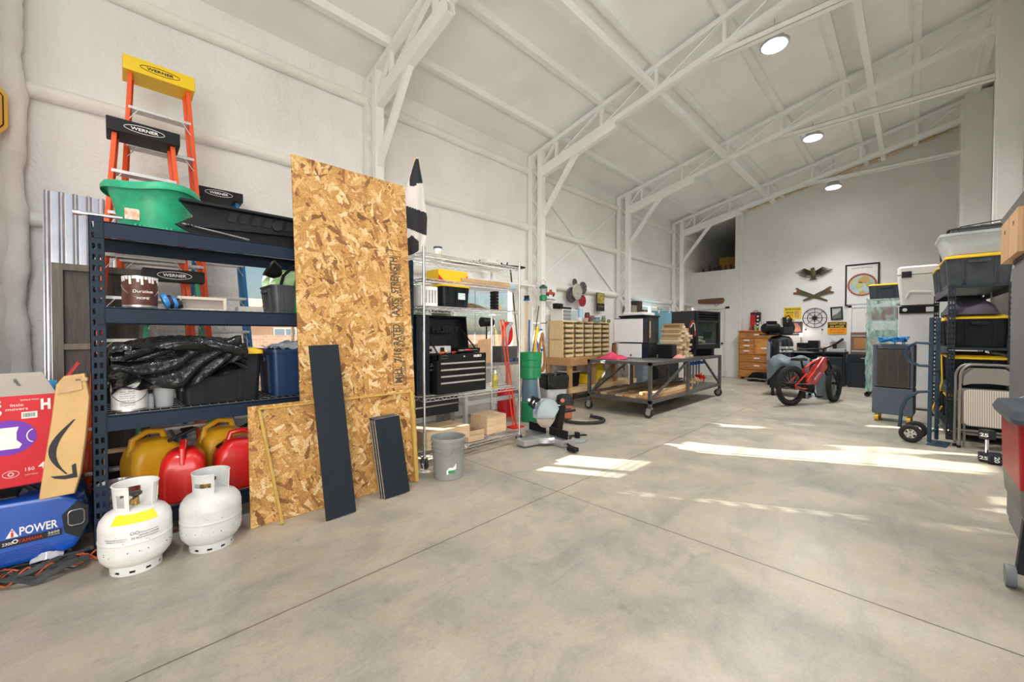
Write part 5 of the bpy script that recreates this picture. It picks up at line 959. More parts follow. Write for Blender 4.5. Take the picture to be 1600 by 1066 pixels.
a = px(861, 459, Y=4.87); t = thing('truck_sign', 'white wall sign with a red pickup truck picture', 'sign', (a.x, 4.88, a.z)); m = MB(); m.box(-.17, 0, -.15, .17, .012, .15, .003); m.build('plate', M_lab, t)
m = MB(); m.prism([(-.13, -.02), (.13, -.02), (.13, .03), (.05, .035), (.03, .08), (-.03, .08), (-.05, .03), (-.13, .02)], -.004, -.001, 'Y'); m.build('truck_print', mat('truck_red', (.45, .07, .04), .5), t)
m = MB()
for x in (-.08, .08): m.lathe([(.025, 0), (.025, .003)], 16, Matrix.Translation((x, -.002, -.03)) @ Matrix.Rotation(R(90), 4, 'X'))
m.build('wheel_print', M_ink, t); text('lettering', 'FARM FRESH', M_ink, t, (0, -.001, -.11), FY, w=.26)
# ================================================================== workbench with parts bins
BX0, BX1, BY0, BY1, BH = 5.86, 8.30, 4.36, 4.96, .84
M_bw = wood('bench_wood', (.36, .19, .08), (.52, .30, .13), 'X')
t = thing('workbench', 'stained wooden workbench with a low shelf against the window wall', 'workbench', (0, 0, 0)); m = MB(); m.box(BX0, BY0, BH-.04, BX1, BY1, BH, .003); m.build('bench_top', M_bw, t); m = MB(); m.box(BX0, BY0, BH-.14, BX1, BY0+.04, BH-.04); m.box(BX0, BY0+.04, BH-.14, BX0+.04, BY1, BH-.04); m.build('apron', M_bw, t)
for x in (BX0+.02, BX0+.8, BX0+1.6, BX1-.1):
    for y in (BY0+.02, BY1-.1): m = MB(); m.box(x, y+.02, 0, x+.09, y+.08, BH-.14); m.build('leg', M_bw, t)
m = MB(); m.box(BX0, BY0+.1, .27, BX1, BY1-.02, .29); m.build('low_shelf', M_pine, t); m = MB(); m.box(BX0, BY0+.0, .20, BX1, BY0+.04, .29); m.build('stretcher', M_pine, t)
OX0, OX1, OY0, OZ1 = 5.92, 7.54, 4.56, 1.505; M_ply = wood('plywood', (.62, .44, .22), (.76, .58, .34), 'Z'); M_bin = mat('bin_wood', (.66, .50, .28), .6, 0, .12, 14)
t = thing('parts_organiser', 'plywood parts organiser with five columns of small bins on the workbench', 'organiser', (0, 0, 0))
m = MB(); m.box(OX0, OY0+.03, BH+.002, OX0+.02, BY1-.05, OZ1); m.box(OX1-.02, OY0+.03, BH+.002, OX1, BY1-.05, OZ1); m.box(OX0, OY0+.03, OZ1, OX1, BY1-.05, OZ1+.02); m.box(OX0+.02, BY1-.06, BH+.002, OX1-.02, BY1-.05, OZ1); m.build('cabinet', M_ply, t)
m = MB(); m.box(OX0-.004, OY0+.03, (BH+OZ1)/2-.003, OX0, BY1-.05, (BH+OZ1)/2+.003); m.build('side_seam', M_ink, t)
NC, NR = 5, 7; cw, rh = (OX1-OX0-.04)/NC, (OZ1-BH-.004)/NR
for i in range(1, NC): m = MB(); m.box(OX0+.02+i*cw-.008, OY0+.032, BH+.004, OX0+.02+i*cw+.008, BY1-.06, OZ1); m.build('divider', M_ply, t)
for j in range(1, NR): m = MB(); m.box(OX0+.02, OY0+.035, BH+j*rh-.004, OX1-.02, BY1-.07, BH+j*rh+.002); m.build('shelf', M_ply, t)
M_pt = [mat('parts_dark', (.05, .045, .04), .7, 0, .5, 60), mat('parts_rust', (.20, .10, .05), .7, 0, .4, 60), mat('parts_steel', (.22, .22, .22), .5, .4, .4, 60)]
bm0 = MB(); bm0.prism([(0, 0), (.17, 0), (.17, rh*.72), (.16, rh*.72), (.16, .006), (.01, .006), (.01, rh*.52), (0, rh*.52)], .0, cw-.05, 'X'); bm0.box(0, 0, 0, .006, .165, rh*.52); bm0.box(cw-.056, 0, 0, cw-.05, .165, rh*.52)
bin0 = None
for i in range(NC):
    for j in range(NR):
        x, z = OX0+.02+i*cw+.025, BH+.006+j*rh
        if bin0 is None: bin0 = bm0.build('bin', M_bin, t); o = bin0; m = MB(); m.box(.012, .015, .006, cw-.062, .155, rh*.50, .004); pc = m.build('bin_contents', M_pt[0], o)
        else: o = bin0.copy(); COL.objects.link(o); o.parent = t; q = pc.copy(); COL.objects.link(q); q.parent = o; q.scale = (1, 1, rnd.uniform(.6, 1.4)); q.data = pc.data
        o.location = (x, OY0+.006, z)
M_flr = mat('calendar_print', (.15, .13, .04), .6, 0, 0, 12, col2=(.62, .50, .12))
# things on the organiser
T = OZ1+.022
a = px(862, 490, Y=4.72); b = px(894, 490, Y=4.62); t = thing('drawer_box', 'white three-drawer plastic box on the parts organiser', 'drawer box', (OX0+.02, 4.60, T)); m = MB(); w = .47; m.box(0, .01, 0, w, .30, .22, .004); m.build('shell', M_lab, t)
for k in range(3): m = MB(); m.box(.02, 0, .015+k*.068, w*.55, .012, .07+k*.068, .003); m.build('drawer', mat('smoke_grey', (.25, .26, .27), .3), t)
m = MB(); m.box(w*.60, 0, .015, w-.02, .012, .205, .003); m.build('side_window', mat('frost_blue', (.45, .52, .55), .3), t)
def onorg(x, Y, name, lab, cat, fn, z=T): p = px(x, 495, Y=Y); t = thing(name, lab, cat, (p.x, Y, z)); fn(t); return t
def jar(t, r, h, body, lid, lh=.02): MB().lathe([(r*.9, 0), (r, .008), (r, h*.85), (r*.8, h)], 20).build('jar', body, t); MB().lathe([(r*.82, h), (r*.85, h+.004), (r*.85, h+lh)], 20).build('lid', lid, t)
onorg(907, 4.66, 'spray_can', 'tall pale blue can standing on the parts organiser', 'can', lambda t: jar(t, .052, .26, mat('can_sky', (.38, .62, .78), .35), M_lab, .03))
onorg(917.5, 4.70, 'glass_jar', 'dark red jar with a black lid on the parts organiser', 'jar', lambda t: jar(t, .055, .17, mat('jar_maroon', (.16, .03, .03), .25), M_ink))
onorg(925.5, 4.72, 'tin_can', 'brown tin beside the dark red jar', 'tin', lambda t: jar(t, .05, .12, mat('tin_brown', (.26, .10, .05), .5, 0, .3, 20), M_steel))
onorg(897, 4.80, 'tin_can', 'dark tin behind the white drawer box and the pale blue can', 'tin', lambda t: jar(t, .06, .16, mat('tin_dark', (.06, .05, .05), .5), M_ink))
onorg(904, 4.60, 'small_basket', 'small white slotted basket in front of the pale blue can', 'basket', lambda t: (MB().loft([rrect(.10, .07, .01, 3, 0), rrect(.13, .09, .012, 3, .075)]).build('basket', M_lab, t)), )
onorg(914, 4.60, 'small_basket', 'small pink plastic tub in front of the dark red jar', 'tub', lambda t: (MB().loft([rrect(.12, .07, .01, 3, 0), rrect(.14, .09, .012, 3, .07)]).build('tub', mat('pink_tub', (.62, .42, .38), .5), t)))
onorg(932, 4.62, 'plastic_case', 'flat teal plastic case at the far part of the organiser top', 'case', lambda t: (MB().box(-.11, -.05, 0, .10, .07, .05, .006).build('case', mat('case_teal', (.20, .32, .32), .4), t)))
onorg(931.5, 4.66, 'plastic_case', 'small blue-grey case stacked on the teal case', 'case', lambda t: (MB().box(-.08, -.04, 0, .09, .06, .05, .006).build('case', mat('case_slate', (.16, .25, .30), .4), t)), z=T+.052)
onorg(943, 4.64, 'oil_can', 'small olive green can at the far end of the organiser', 'can', lambda t: jar(t, .045, .11, mat('can_olive', (.15, .22, .06), .4), M_steel, .03))
onorg(951, 4.64, 'oil_can', 'lowest olive green can at the far corner of the organiser', 'can', lambda t: jar(t, .04, .06, mat('can_olive', (.15, .22, .06), .4), M_steel, .012))
onorg(872, 4.68, 'camera_case', 'black camera-like case on the white drawer box', 'case', lambda t: (MB().box(-.09, -.05, 0, .09, .06, .10, .01).build('case', M_black, t), MB().cyl((0, -.05, .05), (0, -.08, .05), .035, seg=18).build('lens', M_ink, t)), z=T+.222)
onorg(884, 4.70, 'folded_case', 'flat dark grey case beside the camera case', 'case', lambda t: (MB().box(-.08, -.05, 0, .12, .06, .045, .008).build('case', M_gend, t)), z=T+.222)
# wall pieces: hub caps, calendar
M_hub = mat('hub_dark', (.09, .10, .10), .4, .6, .2, 10); M_hubl = mat('hub_pale', (.50, .49, .42), .4, .3, .15, 10)
def disc(lab, x, y, hpx, Y, mm, spokes=0, mm2=None):
    c = px(x, y, Y=Y); F_ = (c.x+c.y)*S2; r = hpx/2*F_/CF; t = thing('hub_cap', lab, 'hub cap', (c.x, Y, c.z), 0, 'hub caps on the window wall'); M_ = Matrix.Rotation(R(90), 4, 'X'); m = MB(); m.lathe([(r, -.01), (r, .006), (r*.92, .014), (r*.7, .008), (r*.35, .012), (r*.28, .024), (.002, .026)], 32, M_); m.build('disc', mm, t)
    m = MB()
    for k in range(spokes): a = 2*pi*k/spokes; m.bar((r*.3*cos(a), -.012, r*.3*sin(a)), (r*.88*cos(a), -.012, r*.88*sin(a)), r*.12, .008, up=(0, 1, 0))
    if spokes: m.build('spoke', mm2 or M_steel, t)
    else: m.bm.free()
disc('large dark hub cap, lowest of the wall cluster', 893, 461, 24, 4.885, M_hub)
disc('pale round hub cap in front of the wall cluster', 902, 456, 25, 4.85, M_hubl, 0)
disc('small dark hub cap at the top of the wall cluster', 898, 441, 11, 4.875, M_hub, 5)
disc('spoked dark hub cap at the far side of the wall cluster', 911, 450, 19, 4.88, M_hub, 7)
disc('deep red disc at the bottom of the wall cluster', 910, 470, 18, 4.865, mat('disc_red', (.30, .01, .03), .4))
a = px(939, 472, Y=4.88); t = thing('picture', 'tall yellow flower picture hanging beside the hub caps', 'picture', (a.x, 4.885, a.z)); F_ = (a.x+a.y)*S2; m = MB(); m.box(-.15, 0, -.20, .15, .012, .20); m.build('board', M_ink, t); m = MB(); m.box(-.14, -.003, -.03, .14, -.0005, .19); m.build('flower_print', M_flr, t); text('lettering', 'garden', M_brass, t, (0, -.003, -.1), FY, w=.2)
# under the bench
z = .292
t = thing('tool_case', 'bright yellow and black tool case under the workbench', 'tool case', (px(928, 600, Y=4.62).x-.1, 4.62, z)); m = MB(); m.box(-.30, -.12, 0, .22, .15, .20, .02); m.build('case', mat('dewalt_yellow', (.88, .62, .02), .4), t); m = MB(); m.box(.0, -.14, .06, .26, .12, .44, .03); m.build('radio_body', mat('dewalt_yellow', (.88, .62, .02), .4), t); m = MB(); m.box(-.28, -.126, .09, -.02, -.118, .13); m.tube([(-.12, -.05, .2), (-.12, -.05, .25), (.0, -.05, .25)], .012, 8); m.build('latch', M_black, t)
t = thing('storage_bin', 'black open bin under the near end of the workbench', 'bin', (6.15, 4.62, z)); MB().loft([rrect(.30, .26, .03, 4, 0), rrect(.34, .30, .03, 4, .28)]).build('tub', M_black, t); MB().loft([rrect(.36, .32, .03, 4, .27), rrect(.36, .32, .03, 4, .295)]).build('rim', mat('rim_pale', (.5, .5, .5), .5), t)
t = thing('tool_cabinet', 'grey-blue drawer cabinet on the floor at the far end of the workbench', 'cabinet', (8.95, 4.45, 0)); m = MB(); m.box(-.2, 0, 0, .25, .48, .70, .006); m.build('cabinet', mat('cab_slate', (.20, .25, .28), .45), t)
for k in range(5): m = MB(); m.box(-.18, -.008, .06+k*.125, .23, 0, .17+k*.125, .003); m.build('drawer', mat('cab_slate', (.20, .25, .28), .45), t)
# bottles and papers, far part of the bench
for k, (x, lab, c, h) in enumerate(((7.75, 'brown bottle on the workbench beyond the parts organiser', mat('tin_brown', (.26, .10, .05), .5), .22), (7.95, 'white jug on the far end of the workbench', M_lab, .26), (8.12, 'red can at the far end of the workbench', M_hug, .18))): t = thing('bottle', lab, 'bottle', (x, 4.60, BH+.002)); jar(t, .05, h, c, M_ink)
# boxes on the high ledge by the third post
t = thing('high_shelf', 'small wooden shelf on the window wall beyond the third post', 'shelf', (8.62, 4.62, 1.62)); m = MB(); m.box(0, 0, 0, .95, .375, .02); m.build('board', M_pine, t)
for x in (.08, .87): m = MB(); m.bar((x, .36, -.2), (x, .05, 0), .02); m.box(x-.01, .355, -.22, x+.01, .375, 0); m.build('bracket', M_steel, t)
for k, (x, w, h, c, lab) in enumerate(((.18, .24, .32, mat('box_khaki', (.30, .27, .20), .7), 'khaki box on the small high shelf'), (.45, .24, .44, mat('box_brownblack', (.05, .03, .02), .5), 'tall dark brown speaker on the small high shelf'), (.74, .24, .24, mat('box_rust', (.20, .12, .06), .6, 0, .4, 30), 'rusty machine part on the small high shelf'))): t = thing('boxed_item', lab, 'box', (8.62+x, 4.80, 1.642)); MB().box(-w/2, -.12, 0, w/2, .12, h, .01).build('body', c, t)
# ------------------------------------------------------------------ mitre saw on the floor
p = px(862, 694, Z=0); M_sil = mat('cast_alu', (.50, .51, .52), .35, .7, .08, 10)
t = thing('mitre_saw', 'black and silver sliding mitre saw standing on the concrete', 'mitre saw', (p.x+.0, p.y+.12, 0), R(-97)); t.scale = (1.22, 1.22, 1.22); m = MB(); m.lathe([(.15, .02), (.16, .03), (.16, .06), (.14, .075)], 36); m.box(-.27, -.01, .0, .27, .16, .07, .012); m.prism([(-.06, -.30), (.06, -.30), (.08, -.1), (-.08, -.1)], .015, .07, 'Z', bev=.006); m.build('base', M_sil, t)
m = MB(); m.box(-.27, .04, .07, -.03, .06, .15, .004); m.box(.03, .04, .07, .27, .06, .15, .004); m.build('fence', M_black, t)
m = MB(); m.bar((0, .16, .05), (0, .22, .34), .10, .08, .01); m.tube([(-.03, .12, .27), (-.03, .40, .27)], .014, 10); m.tube([(.03, .12, .27), (.03, .40, .27)], .014, 10); m.build('arm', M_black, t)
m = MB(); m.cyl((.012, .02, .27), (.015, .02, .27), .13, seg=48); m.build('blade', mat('blade_steel', (.66, .56, .50), .3, .6), t)
m = MB(); vs = [R(a) for a in range(10, 200, 10)]; m.prism([(.02+.15*cos(a), .28+.15*sin(a)) for a in vs]+[(.02-.10, .24), (.10, .22)], -.02, .045, 'X', bev=.01); m.build('blade_guard', mat('guard_silver', (.45, .55, .65), .2, .7), t)
m = MB(); m.cyl((-.05, .06, .33), (-.24, .06, .36), .06, .052, 20); m.cyl((-.23, .06, .36), (-.26, .06, .362), .045, seg=16); m.build('motor', M_black, t); m = MB(); m.tube([(-.02, -.02, .40), (-.02, -.12, .44), (-.02, -.16, .38), (-.02, -.10, .34)], .018, 10); m.build('handle', M_black, t)
m = MB(); m.tube([(.27, .05, .03), (.42, -.02, .03)], .012, 8); m.box(.36, -.06, .01, .46, .0, .05, .01); m.tube([(.30, .05, .09), (.34, .02, .12)], .012, 8); m.build('hold_down', M_black, t)
p = px(880, 692, Z=0); t = thing('work_clamp', 'grey cast clamp base with black knobs on the floor beside the mitre saw', 'clamp', (p.x+.10, p.y-.02, 0), R(-30)); m = MB(); m.prism([(-.18, -.10), (.14, -.12), (.20, -.04), (.16, .06), (-.16, .07)], 0, .03, 'Z', bev=.008); m.build('base', mat('cast_grey', (.28, .32, .33), .5), t); m = MB(); m.tube([(-.12, .02, .06), (.20, .02, .06)], .012, 8); m.box(.08, -.01, .03, .13, .05, .10, .006); m.box(-.14, 0, .03, -.09, .05, .09, .006); m.tube([(.20, -.03, .07), (.20, .07, .05)], .010, 8); m.build('screw', M_black, t)
# orange shop vacuum with a hose
p = px(892, 656, Z=0); M_vo = mat('vac_orange', (.50, .13, .06), .5)
t = thing('shop_vacuum', 'faded orange and black shop vacuum behind the mitre saw', 'vacuum', (p.x, p.y+.12, 0), R(-45)); t.scale = (.78, .78, .78); m = MB(); m.loft([rrect(.26, .26, .05, 5, .03), rrect(.30, .30, .06, 5, .28)]); m.build('drum', M_vo, t); m = MB(); m.loft([rrect(.32, .32, .06, 5, .28), rrect(.32, .32, .06, 5, .33), rrect(.28, .28, .08, 5, .44), rrect(.18, .18, .06, 5, .47)]); m.build('motor_head', M_gend, t); m = MB(); m.cyl((-.06, -.15, .37), (-.06, -.18, .38), .04, seg=16); m.build('port', M_vo, t)
for s in (-1, 1): m = MB(); m.sph((s*.12, 0, .03), .03, 10, 7); m.build('wheel', M_rub, t)
a = px(874, 664, Z=0); m = MB(); c = px(893, 652, Z=0); P = []
for i in range(26): q = R(200+i*8.8); P.append((.30*cos(q), .24*sin(q), .03+.0*i))
P = [(-.26, .10, .20), (-.30, .0, .07)]+P+[(.16, .18, .06)]; m.tube(P, [.022+.003*(i % 2) for i in range(len(P))], 10); tag(m.build('vacuum_hose', M_rub), 'thick black vacuum hose looping on the floor behind the mitre saw', 'hose', loc=(c.x-.12, c.y-.30, 0), rz=R(-45))
# rubbish bin
p = px(865, 600, Y=4.05); t = thing('rubbish_bin', 'pale grey rubbish bin lined with a black bag, beside the workbench', 'rubbish bin', (p.x, 4.08, 0), R(-20)); m = MB(); m.loft([rrect(.30, .30, .04, 5, 0), rrect(.40, .38, .05, 5, .60), rrect(.37, .35, .045, 5, .60), rrect(.28, .28, .04, 5, .02)]); m.build('bin', mat('bin_grey', (.58, .60, .60), .5), t); m = MB(); N = 40; rr = random.Random(2)
def rg(s, z, j): return [(p[0]*s*(1+rr.uniform(-.02, .02)), p[1]*s*(1+rr.uniform(-.02, .02)), z+rr.uniform(-j, j)) for p in rrect(.40, .38, .05, 9, 0)]
m.loft([rg(1.01, .43, .02), rg(1.05, .52, .01), rg(1.06, .60, .01), rg(1.0, .635, .012), rg(.90, .60, .01), rg(.80, .35, .01)]); m.build('liner', M_tarp, t, smooth=70)
# ================================================================== steel welding cart
KX0, KX1, KY0, KY1, KH, KL = 5.74, 8.88, 2.78, 3.92, .85, .27
M_raw = mat('raw_steel', (.17, .165, .16), .42, .7, .15, 9)
t = thing('steel_cart', 'long welded steel cart on casters with diagonal braces, loaded with appliances and lumber', 'cart', (0, 0, 0)); q = .05
m = MB(); m.box(KX0+q, KY0+q, KH-.012, KX1-q, KY1-q, KH-.002); m.build('top_plate', M_raw, t)
m = MB(); m.box(KX0+q, KY0+q, KL-.006, KX1-q, KY1-q, KL); m.build('lower_plate', M_raw, t)
for z in (KH, KL):
    for bx_ in ((KX0, KY0, KX1, KY0+q), (KX0, KY1-q, KX1, KY1), (KX0, KY0+q, KX0+q, KY1-q), (KX1-q, KY0+q, KX1, KY1-q)): m = MB(); m.box(bx_[0], bx_[1], z-q-.002, bx_[2], bx_[3], z-.001, .002); m.build('rail', M_raw, t)
for x in (KX0, (KX0+KX1)/2-.12, KX1-q):
    for y in (KY0, KY1-q): m = MB(); m.box(x, y, KL, x+q, y+q, KH-q, .002) if x != KX0 and x != KX1-q else m.box(x, y, .155, x+q, y+q, KH-.002, .002); m.build('upright', M_raw, t)
xm = (KX0+KX1)/2-.1
for y in (KY0+.025, KY1-.025): 
    m = MB(); m.bar((xm-.03, y, KH-.06), (KX0+.07, y, KL+.01), .032); m.build('brace', M_raw, t); m = MB(); m.bar((xm+.75, y, KH-.06), (KX1-.07, y, KL+.01), .032); m.build('brace', M_raw, t)
m = MB(); m.bar((KX0+.025, KY1-.45, KH-.06), (KX0+.025, KY1-.06, KL+.01), .032); m.build('brace', M_raw, t)
for x in (KX0+.03, KX1-.03):
    for y in (KY0+.03, KY1-.03):
        m = MB(); m.cyl((x-.018, y+.02, .075), (x+.018, y+.02, .075), .073, seg=28); c = m.build('caster', M_rub, t); m = MB(); m.cyl((x-.021, y+.02, .075), (x+.021, y+.02, .075), .04, seg=20); m.build('hub', M_alu, c); m = MB()
        for s in (-1, 1): m.prism([(y-.01, .06), (y+.05, .06), (y+.04, .155), (y-.04, .155)], x+s*.027-.003, x+s*.027+.003, 'X')
        m.box(x-.03, y-.04, .148, x+.03, y+.04, .155); m.build('fork', M_alu, c)
# things on the cart top
Z = KH
p = px(937, 556, Z=Z); t = thing('red_cloth', 'crumpled pink-red cloth lying on the near end of the cart', 'cloth', (6.05, 3.62, Z)); rr = random.Random(6)
m = MB()
def f(u, v): e = sin(pi*u)**.6*sin(pi*v)**.6; return ((u-.5)*.36, (v-.5)*.42, .006+e*(.07+.03*sin(u*9+v*4)+.02*sin(v*13)))
m.sheet(20, 20, f, .005); m.build('cloth', mat('cloth_pinkred', (.55, .04, .10), .8, 0, .15, 20), t, smooth=70)
M_ww = mat('appliance_white', (.80, .80, .82), .35); M_dkg = mat('stove_dark', (.030, .038, .040), .35, 0, 0, 1)
t = thing('range_panel', 'white-faced dark appliance shell, upper of two stacked at the near end of the cart', 'appliance', (6.62, 3.36, Z+.272)); m = MB(); m.box(.02, 0, 0, .18, .58, .44, .006); m.build('shell', mat('shell_black', (.01, .012, .03), .35), t); m = MB(); m.box(0, .01, .01, .02, .57, .43, .003); m.build('white_panel', M_ww, t)
m = MB()
for k in range(14): m.box(-.002, .02+k*.04, .428, .022, .03+k*.04, .444)
m.build('edge_clip', M_ink, t)
t = thing('range_panel', 'lower white-faced appliance shell standing directly on the cart', 'appliance', (6.62, 3.38, Z+.001)); m = MB(); m.box(.02, 0, 0, .20, .48, .265, .006); m.build('shell', mat('shell_black', (.01, .012, .03), .35), t); m = MB(); m.box(0, .01, .005, .02, .47, .255, .003); m.build('white_panel', M_ww, t); m = MB(); m.cyl((-.02, .20, .05), (0, .20, .05), .018); m.build('knob', M_brass, t)
t = thing('pellet_stove', 'dark green-grey stove box with an orange label, beside the white-faced shells on the cart', 'stove', (6.84, 3.36, Z+.001)); m = MB(); m.box(0, 0, .26, .40, .58, .74, .008); m.box(.02, .02, 0, .38, .56, .26, .004); m.build('body', M_dkg, t); m = MB(); m.box(-.02, -.02, .74, .42, .60, .77, .005); m.build('top', M_gend, t); m = MB(); m.box(.03, -.004, .36, .07, 0, .66); m.build('label', mat('label_orange2', (.45, .14, .06), .5, 0, .4, 40, col2=(.6, .55, .4)), t); m = MB(); m.box(.02, -.01, .05, .36, .02, .24, .004); m.build('ash_door', M_ink, t)
t = thing('metal_tray', 'white metal tray lying on top of the dark stove', 'tray', (6.72, 3.40, Z+.775)); MB().box(0, 0, 0, .44, .40, .05, .006).build('tray', M_ww, t)
# offcut stack
M_oc = [wood('offcut_a', (.50, .34, .18), (.68, .50, .30), 'Y', 8), wood('offcut_b', (.26, .15, .07), (.46, .30, .15), 'Y', 8), wood('offcut_c', (.60, .46, .28), (.78, .64, .44), 'Y', 8)]
def board0(mm, w, h, L): return MB().box(0, 0, 0, w, L, h, .003).build('offcut_board', mm)
ob = [board0(M_oc[i], w, .04, L) for i, (w, L) in enumerate(((.14, .34), (.09, .30), (.12, .38)))]; used = set(); nb = 0
ORD = 'bottom second third fourth fifth sixth seventh eighth ninth tenth eleventh twelfth thirteenth fourteenth fifteenth'.split()
for row in range(15):
    col = 0
    x = 7.20+rnd.uniform(0, .015); xe = 7.80-.02*max(0, row-7)*1.6-(.14 if row > 12 else 0)
    while x < xe-.05:
        k = rnd.randrange(3); w = (.14, .09, .12)[k]
        if x+w > 7.82: break
        o = ob[k] if k not in used else ob[k].copy()
        if k in used: COL.objects.link(o)
        used.add(k); o.location = (x, 2.95+rnd.uniform(-.02, .03), Z+.001+row*.0415); tag(o, '%s offcut, %s board of the %s layer of the pile on the steel cart' % (('wide tan', 'narrow brown', 'pale')[k], ('first', 'second', 'third', 'fourth', 'fifth', 'sixth', 'seventh', 'eighth')[col], ORD[row]), 'board', 'offcut boards piled on the cart'); x += w+.004; nb += 1; col += 1
# black fireplace insert
FZ = .99; FRX, FRY = 7.86, 2.93
t = thing('gas_fireplace', 'black gas fireplace box with glass front and ceramic logs on the cart', 'fireplace', (FRX, FRY, FZ), R(-9.8)); W_, D_, H_ = .90, .50, .735
m = MB(); m.box(0, .02, 0, .04, D_, H_, .003); m.box(W_-.04, .02, 0, W_, D_, H_, .003); m.box(.04, .02, 0, W_-.04, D_, .03); m.box(.04, .02, H_-.03, W_-.04, D_, H_); m.box(.04, D_-.03, .03, W_-.04, D_, H_-.03); m.build('casing', mat('fire_casing', (.035, .037, .04), .45, .2), t)
m = MB(); m.box(0, -.015, 0, .09, .02, H_, .003); m.box(W_-.09, -.015, 0, W_, .02, H_, .003); m.box(.09, -.015, 0, W_-.09, .02, .09, .002); m.box(.09, -.015, H_-.22, W_-.09, .02, H_-.17, .002); m.box(.09, -.015, H_-.03, W_-.09, .02, H_, .002); m.build('face_frame', M_black, t)
for k in range(3): m = MB(); m.box(.09, -.012, H_-.15+k*.045, W_-.09, .015, H_-.135+k*.045, .002); m.build('louvre', M_black, t)
m = MB(); m.box(.09, 0, .09, W_-.09, .004, H_-.22); m.build('glass', M_glass, t); m = MB(); m.box(.05, .05, .035, W_-.05, D_-.04, .10, .003); m.box(.05, D_-.05, .1, W_-.05, D_-.035, H_-.2); m.build('firebox', mat('firebox', (.16, .16, .17), .7), t)
for a_, b_, r_ in (((.18, .20, .13), (.62, .24, .15), .04), ((.30, .15, .16), (.72, .22, .13), .035), ((.26, .28, .20), (.56, .17, .22), .03), ((.40, .17, .14), (.50, .30, .26), .028)): m = MB(); m.tube([V(a_), (V(a_)+V(b_))/2+V((0, .01, .015)), V(b_)], [r_, r_*.9, r_*.7], 10); m.build('ceramic_log', mat('ceramic_log', (.50, .42, .32), .8, 0, .35, 14), t)
m = MB(); m.lathe([(.09, 0), (.10, .01), (.10, .05), (.07, .06), (.07, .075)], 28, Matrix.Translation((.30, .24, H_))); m.box(.08, .12, H_, .50, .36, H_+.015); m.build('flue_collar', M_galv, t)
for k, x in enumerate((.10, .76)): t2 = thing('support_block', ('near', 'far')[k]+' dark block carrying the black fireplace on the cart', 'block', (FRX+x*cos(R(9.8)), FRY-x*sin(R(9.8))+.06, Z), R(-9.8)); MB().box(-.04, 0, 0, .06, .36, .139, .003).build('block', M_gend, t2)
m = MB(); m.box(-.14, -.03, 0, .14, .03, .035, .008); m.bar((.10, 0, .02), (.22, .06, .03), .03, .025, .006); tag(m.build('blue_clamp', M_blue), 'blue metal clamp lying on the cart edge before the fireplace', 'clamp', loc=(7.86, 2.86, Z+.001), rz=R(-10)) if False else m.bm.free()
t = thing('cable_coil', 'red and white cord looped over the offcut pile', 'cord', (7.62, 2.93, Z+.55)); m = MB(); m.tube([(-.05, 0, .0), (0, -.03, .12), (.09, -.03, .13), (.16, -.02, .05), (.17, -.03, -.08), (.12, -.04, -.16)], .006, 6); m.build('cord', M_red, t); m = MB(); m.tube([(-.02, -.015, .0), (.04, -.035, .09), (.13, -.03, .07), (.15, -.035, -.06)], .005, 6); m.build('cord', M_lab, t)
t = thing('rag', 'pink rag spilling under the offcut pile at the cart edge', 'rag', (7.05, 2.90, Z)); m = MB()
def f(u, v): e = sin(pi*u)**.6*sin(pi*v)**.6; return ((u-.5)*.24, (v-.5)*.16, .005+e*(.045+.02*sin(u*12+v*4)))
m.sheet(14, 10, f, .004); m.build('cloth', mat('rag_pink', (.62, .25, .22), .8, 0, .3, 30), t, smooth=70)
# lumber on the lower shelf
M_lo = [wood('lumber_orange', (.50, .24, .09), (.72, .42, .18), 'X', 5), wood('lumber_brown', (.16, .09, .05), (.30, .18, .10), 'X', 5), wood('lumber_pale', (.55, .38, .22), (.74, .56, .36), 'X', 5)]
LB = [(5.82, 2.84, 1.7, .10, .045, 0, 0), (5.86, 2.95, 1.65, .10, .045, 0, 0), (5.80, 3.06, 1.3, .10, .04, 2, 0), (5.84, 3.17, 1.9, .11, .04, 0, 0), (5.82, 3.30, 1.4, .13, .03, 2, 0), (5.85, 3.45, 2.2, .14, .035, 1, 0), (5.84, 3.61, 2.4, .12, .035, 2, 0), (5.80, 3.75, 2.6, .10, .04, 1, 0), (5.90, 2.85, 1.5, .10, .045, 2, 1), (5.92, 2.96, 1.55, .10, .04, 0, 1), (6.05, 3.2, 2.0, .12, .03, 1, 1), (6.5, 3.45, 2.1, .14, .03, 1, 1), (7.2, 3.60, 1.5, .12, .03, 1, 1)]
adj = ['lowest orange board at the open near corner', 'second orange board from the open edge, lowest row', 'pale board, third from the open edge', 'orange board in the lowest row, fourth from the edge', 'thin pale board in the middle of the lowest row', 'wide dark brown board behind the middle', 'long pale board behind the dark one', 'long dark board nearest the workbench', 'pale board laid on the lowest orange one', 'orange board laid on its twin', 'thin dark board crossing above the middle row', 'upper wide dark board, toward the far half', 'short dark board on the long pale one']
for (x, y, L, w, h, k, up), ad in zip(LB, adj): o = MB().box(0, 0, 0, L, w, h, .002).build('lumber_board', M_lo[k]); tag(o, ad+', cart lower shelf', 'board', 'lumber on the cart lower shelf', loc=(x, y, KL+.001+(.047 if up else 0)))
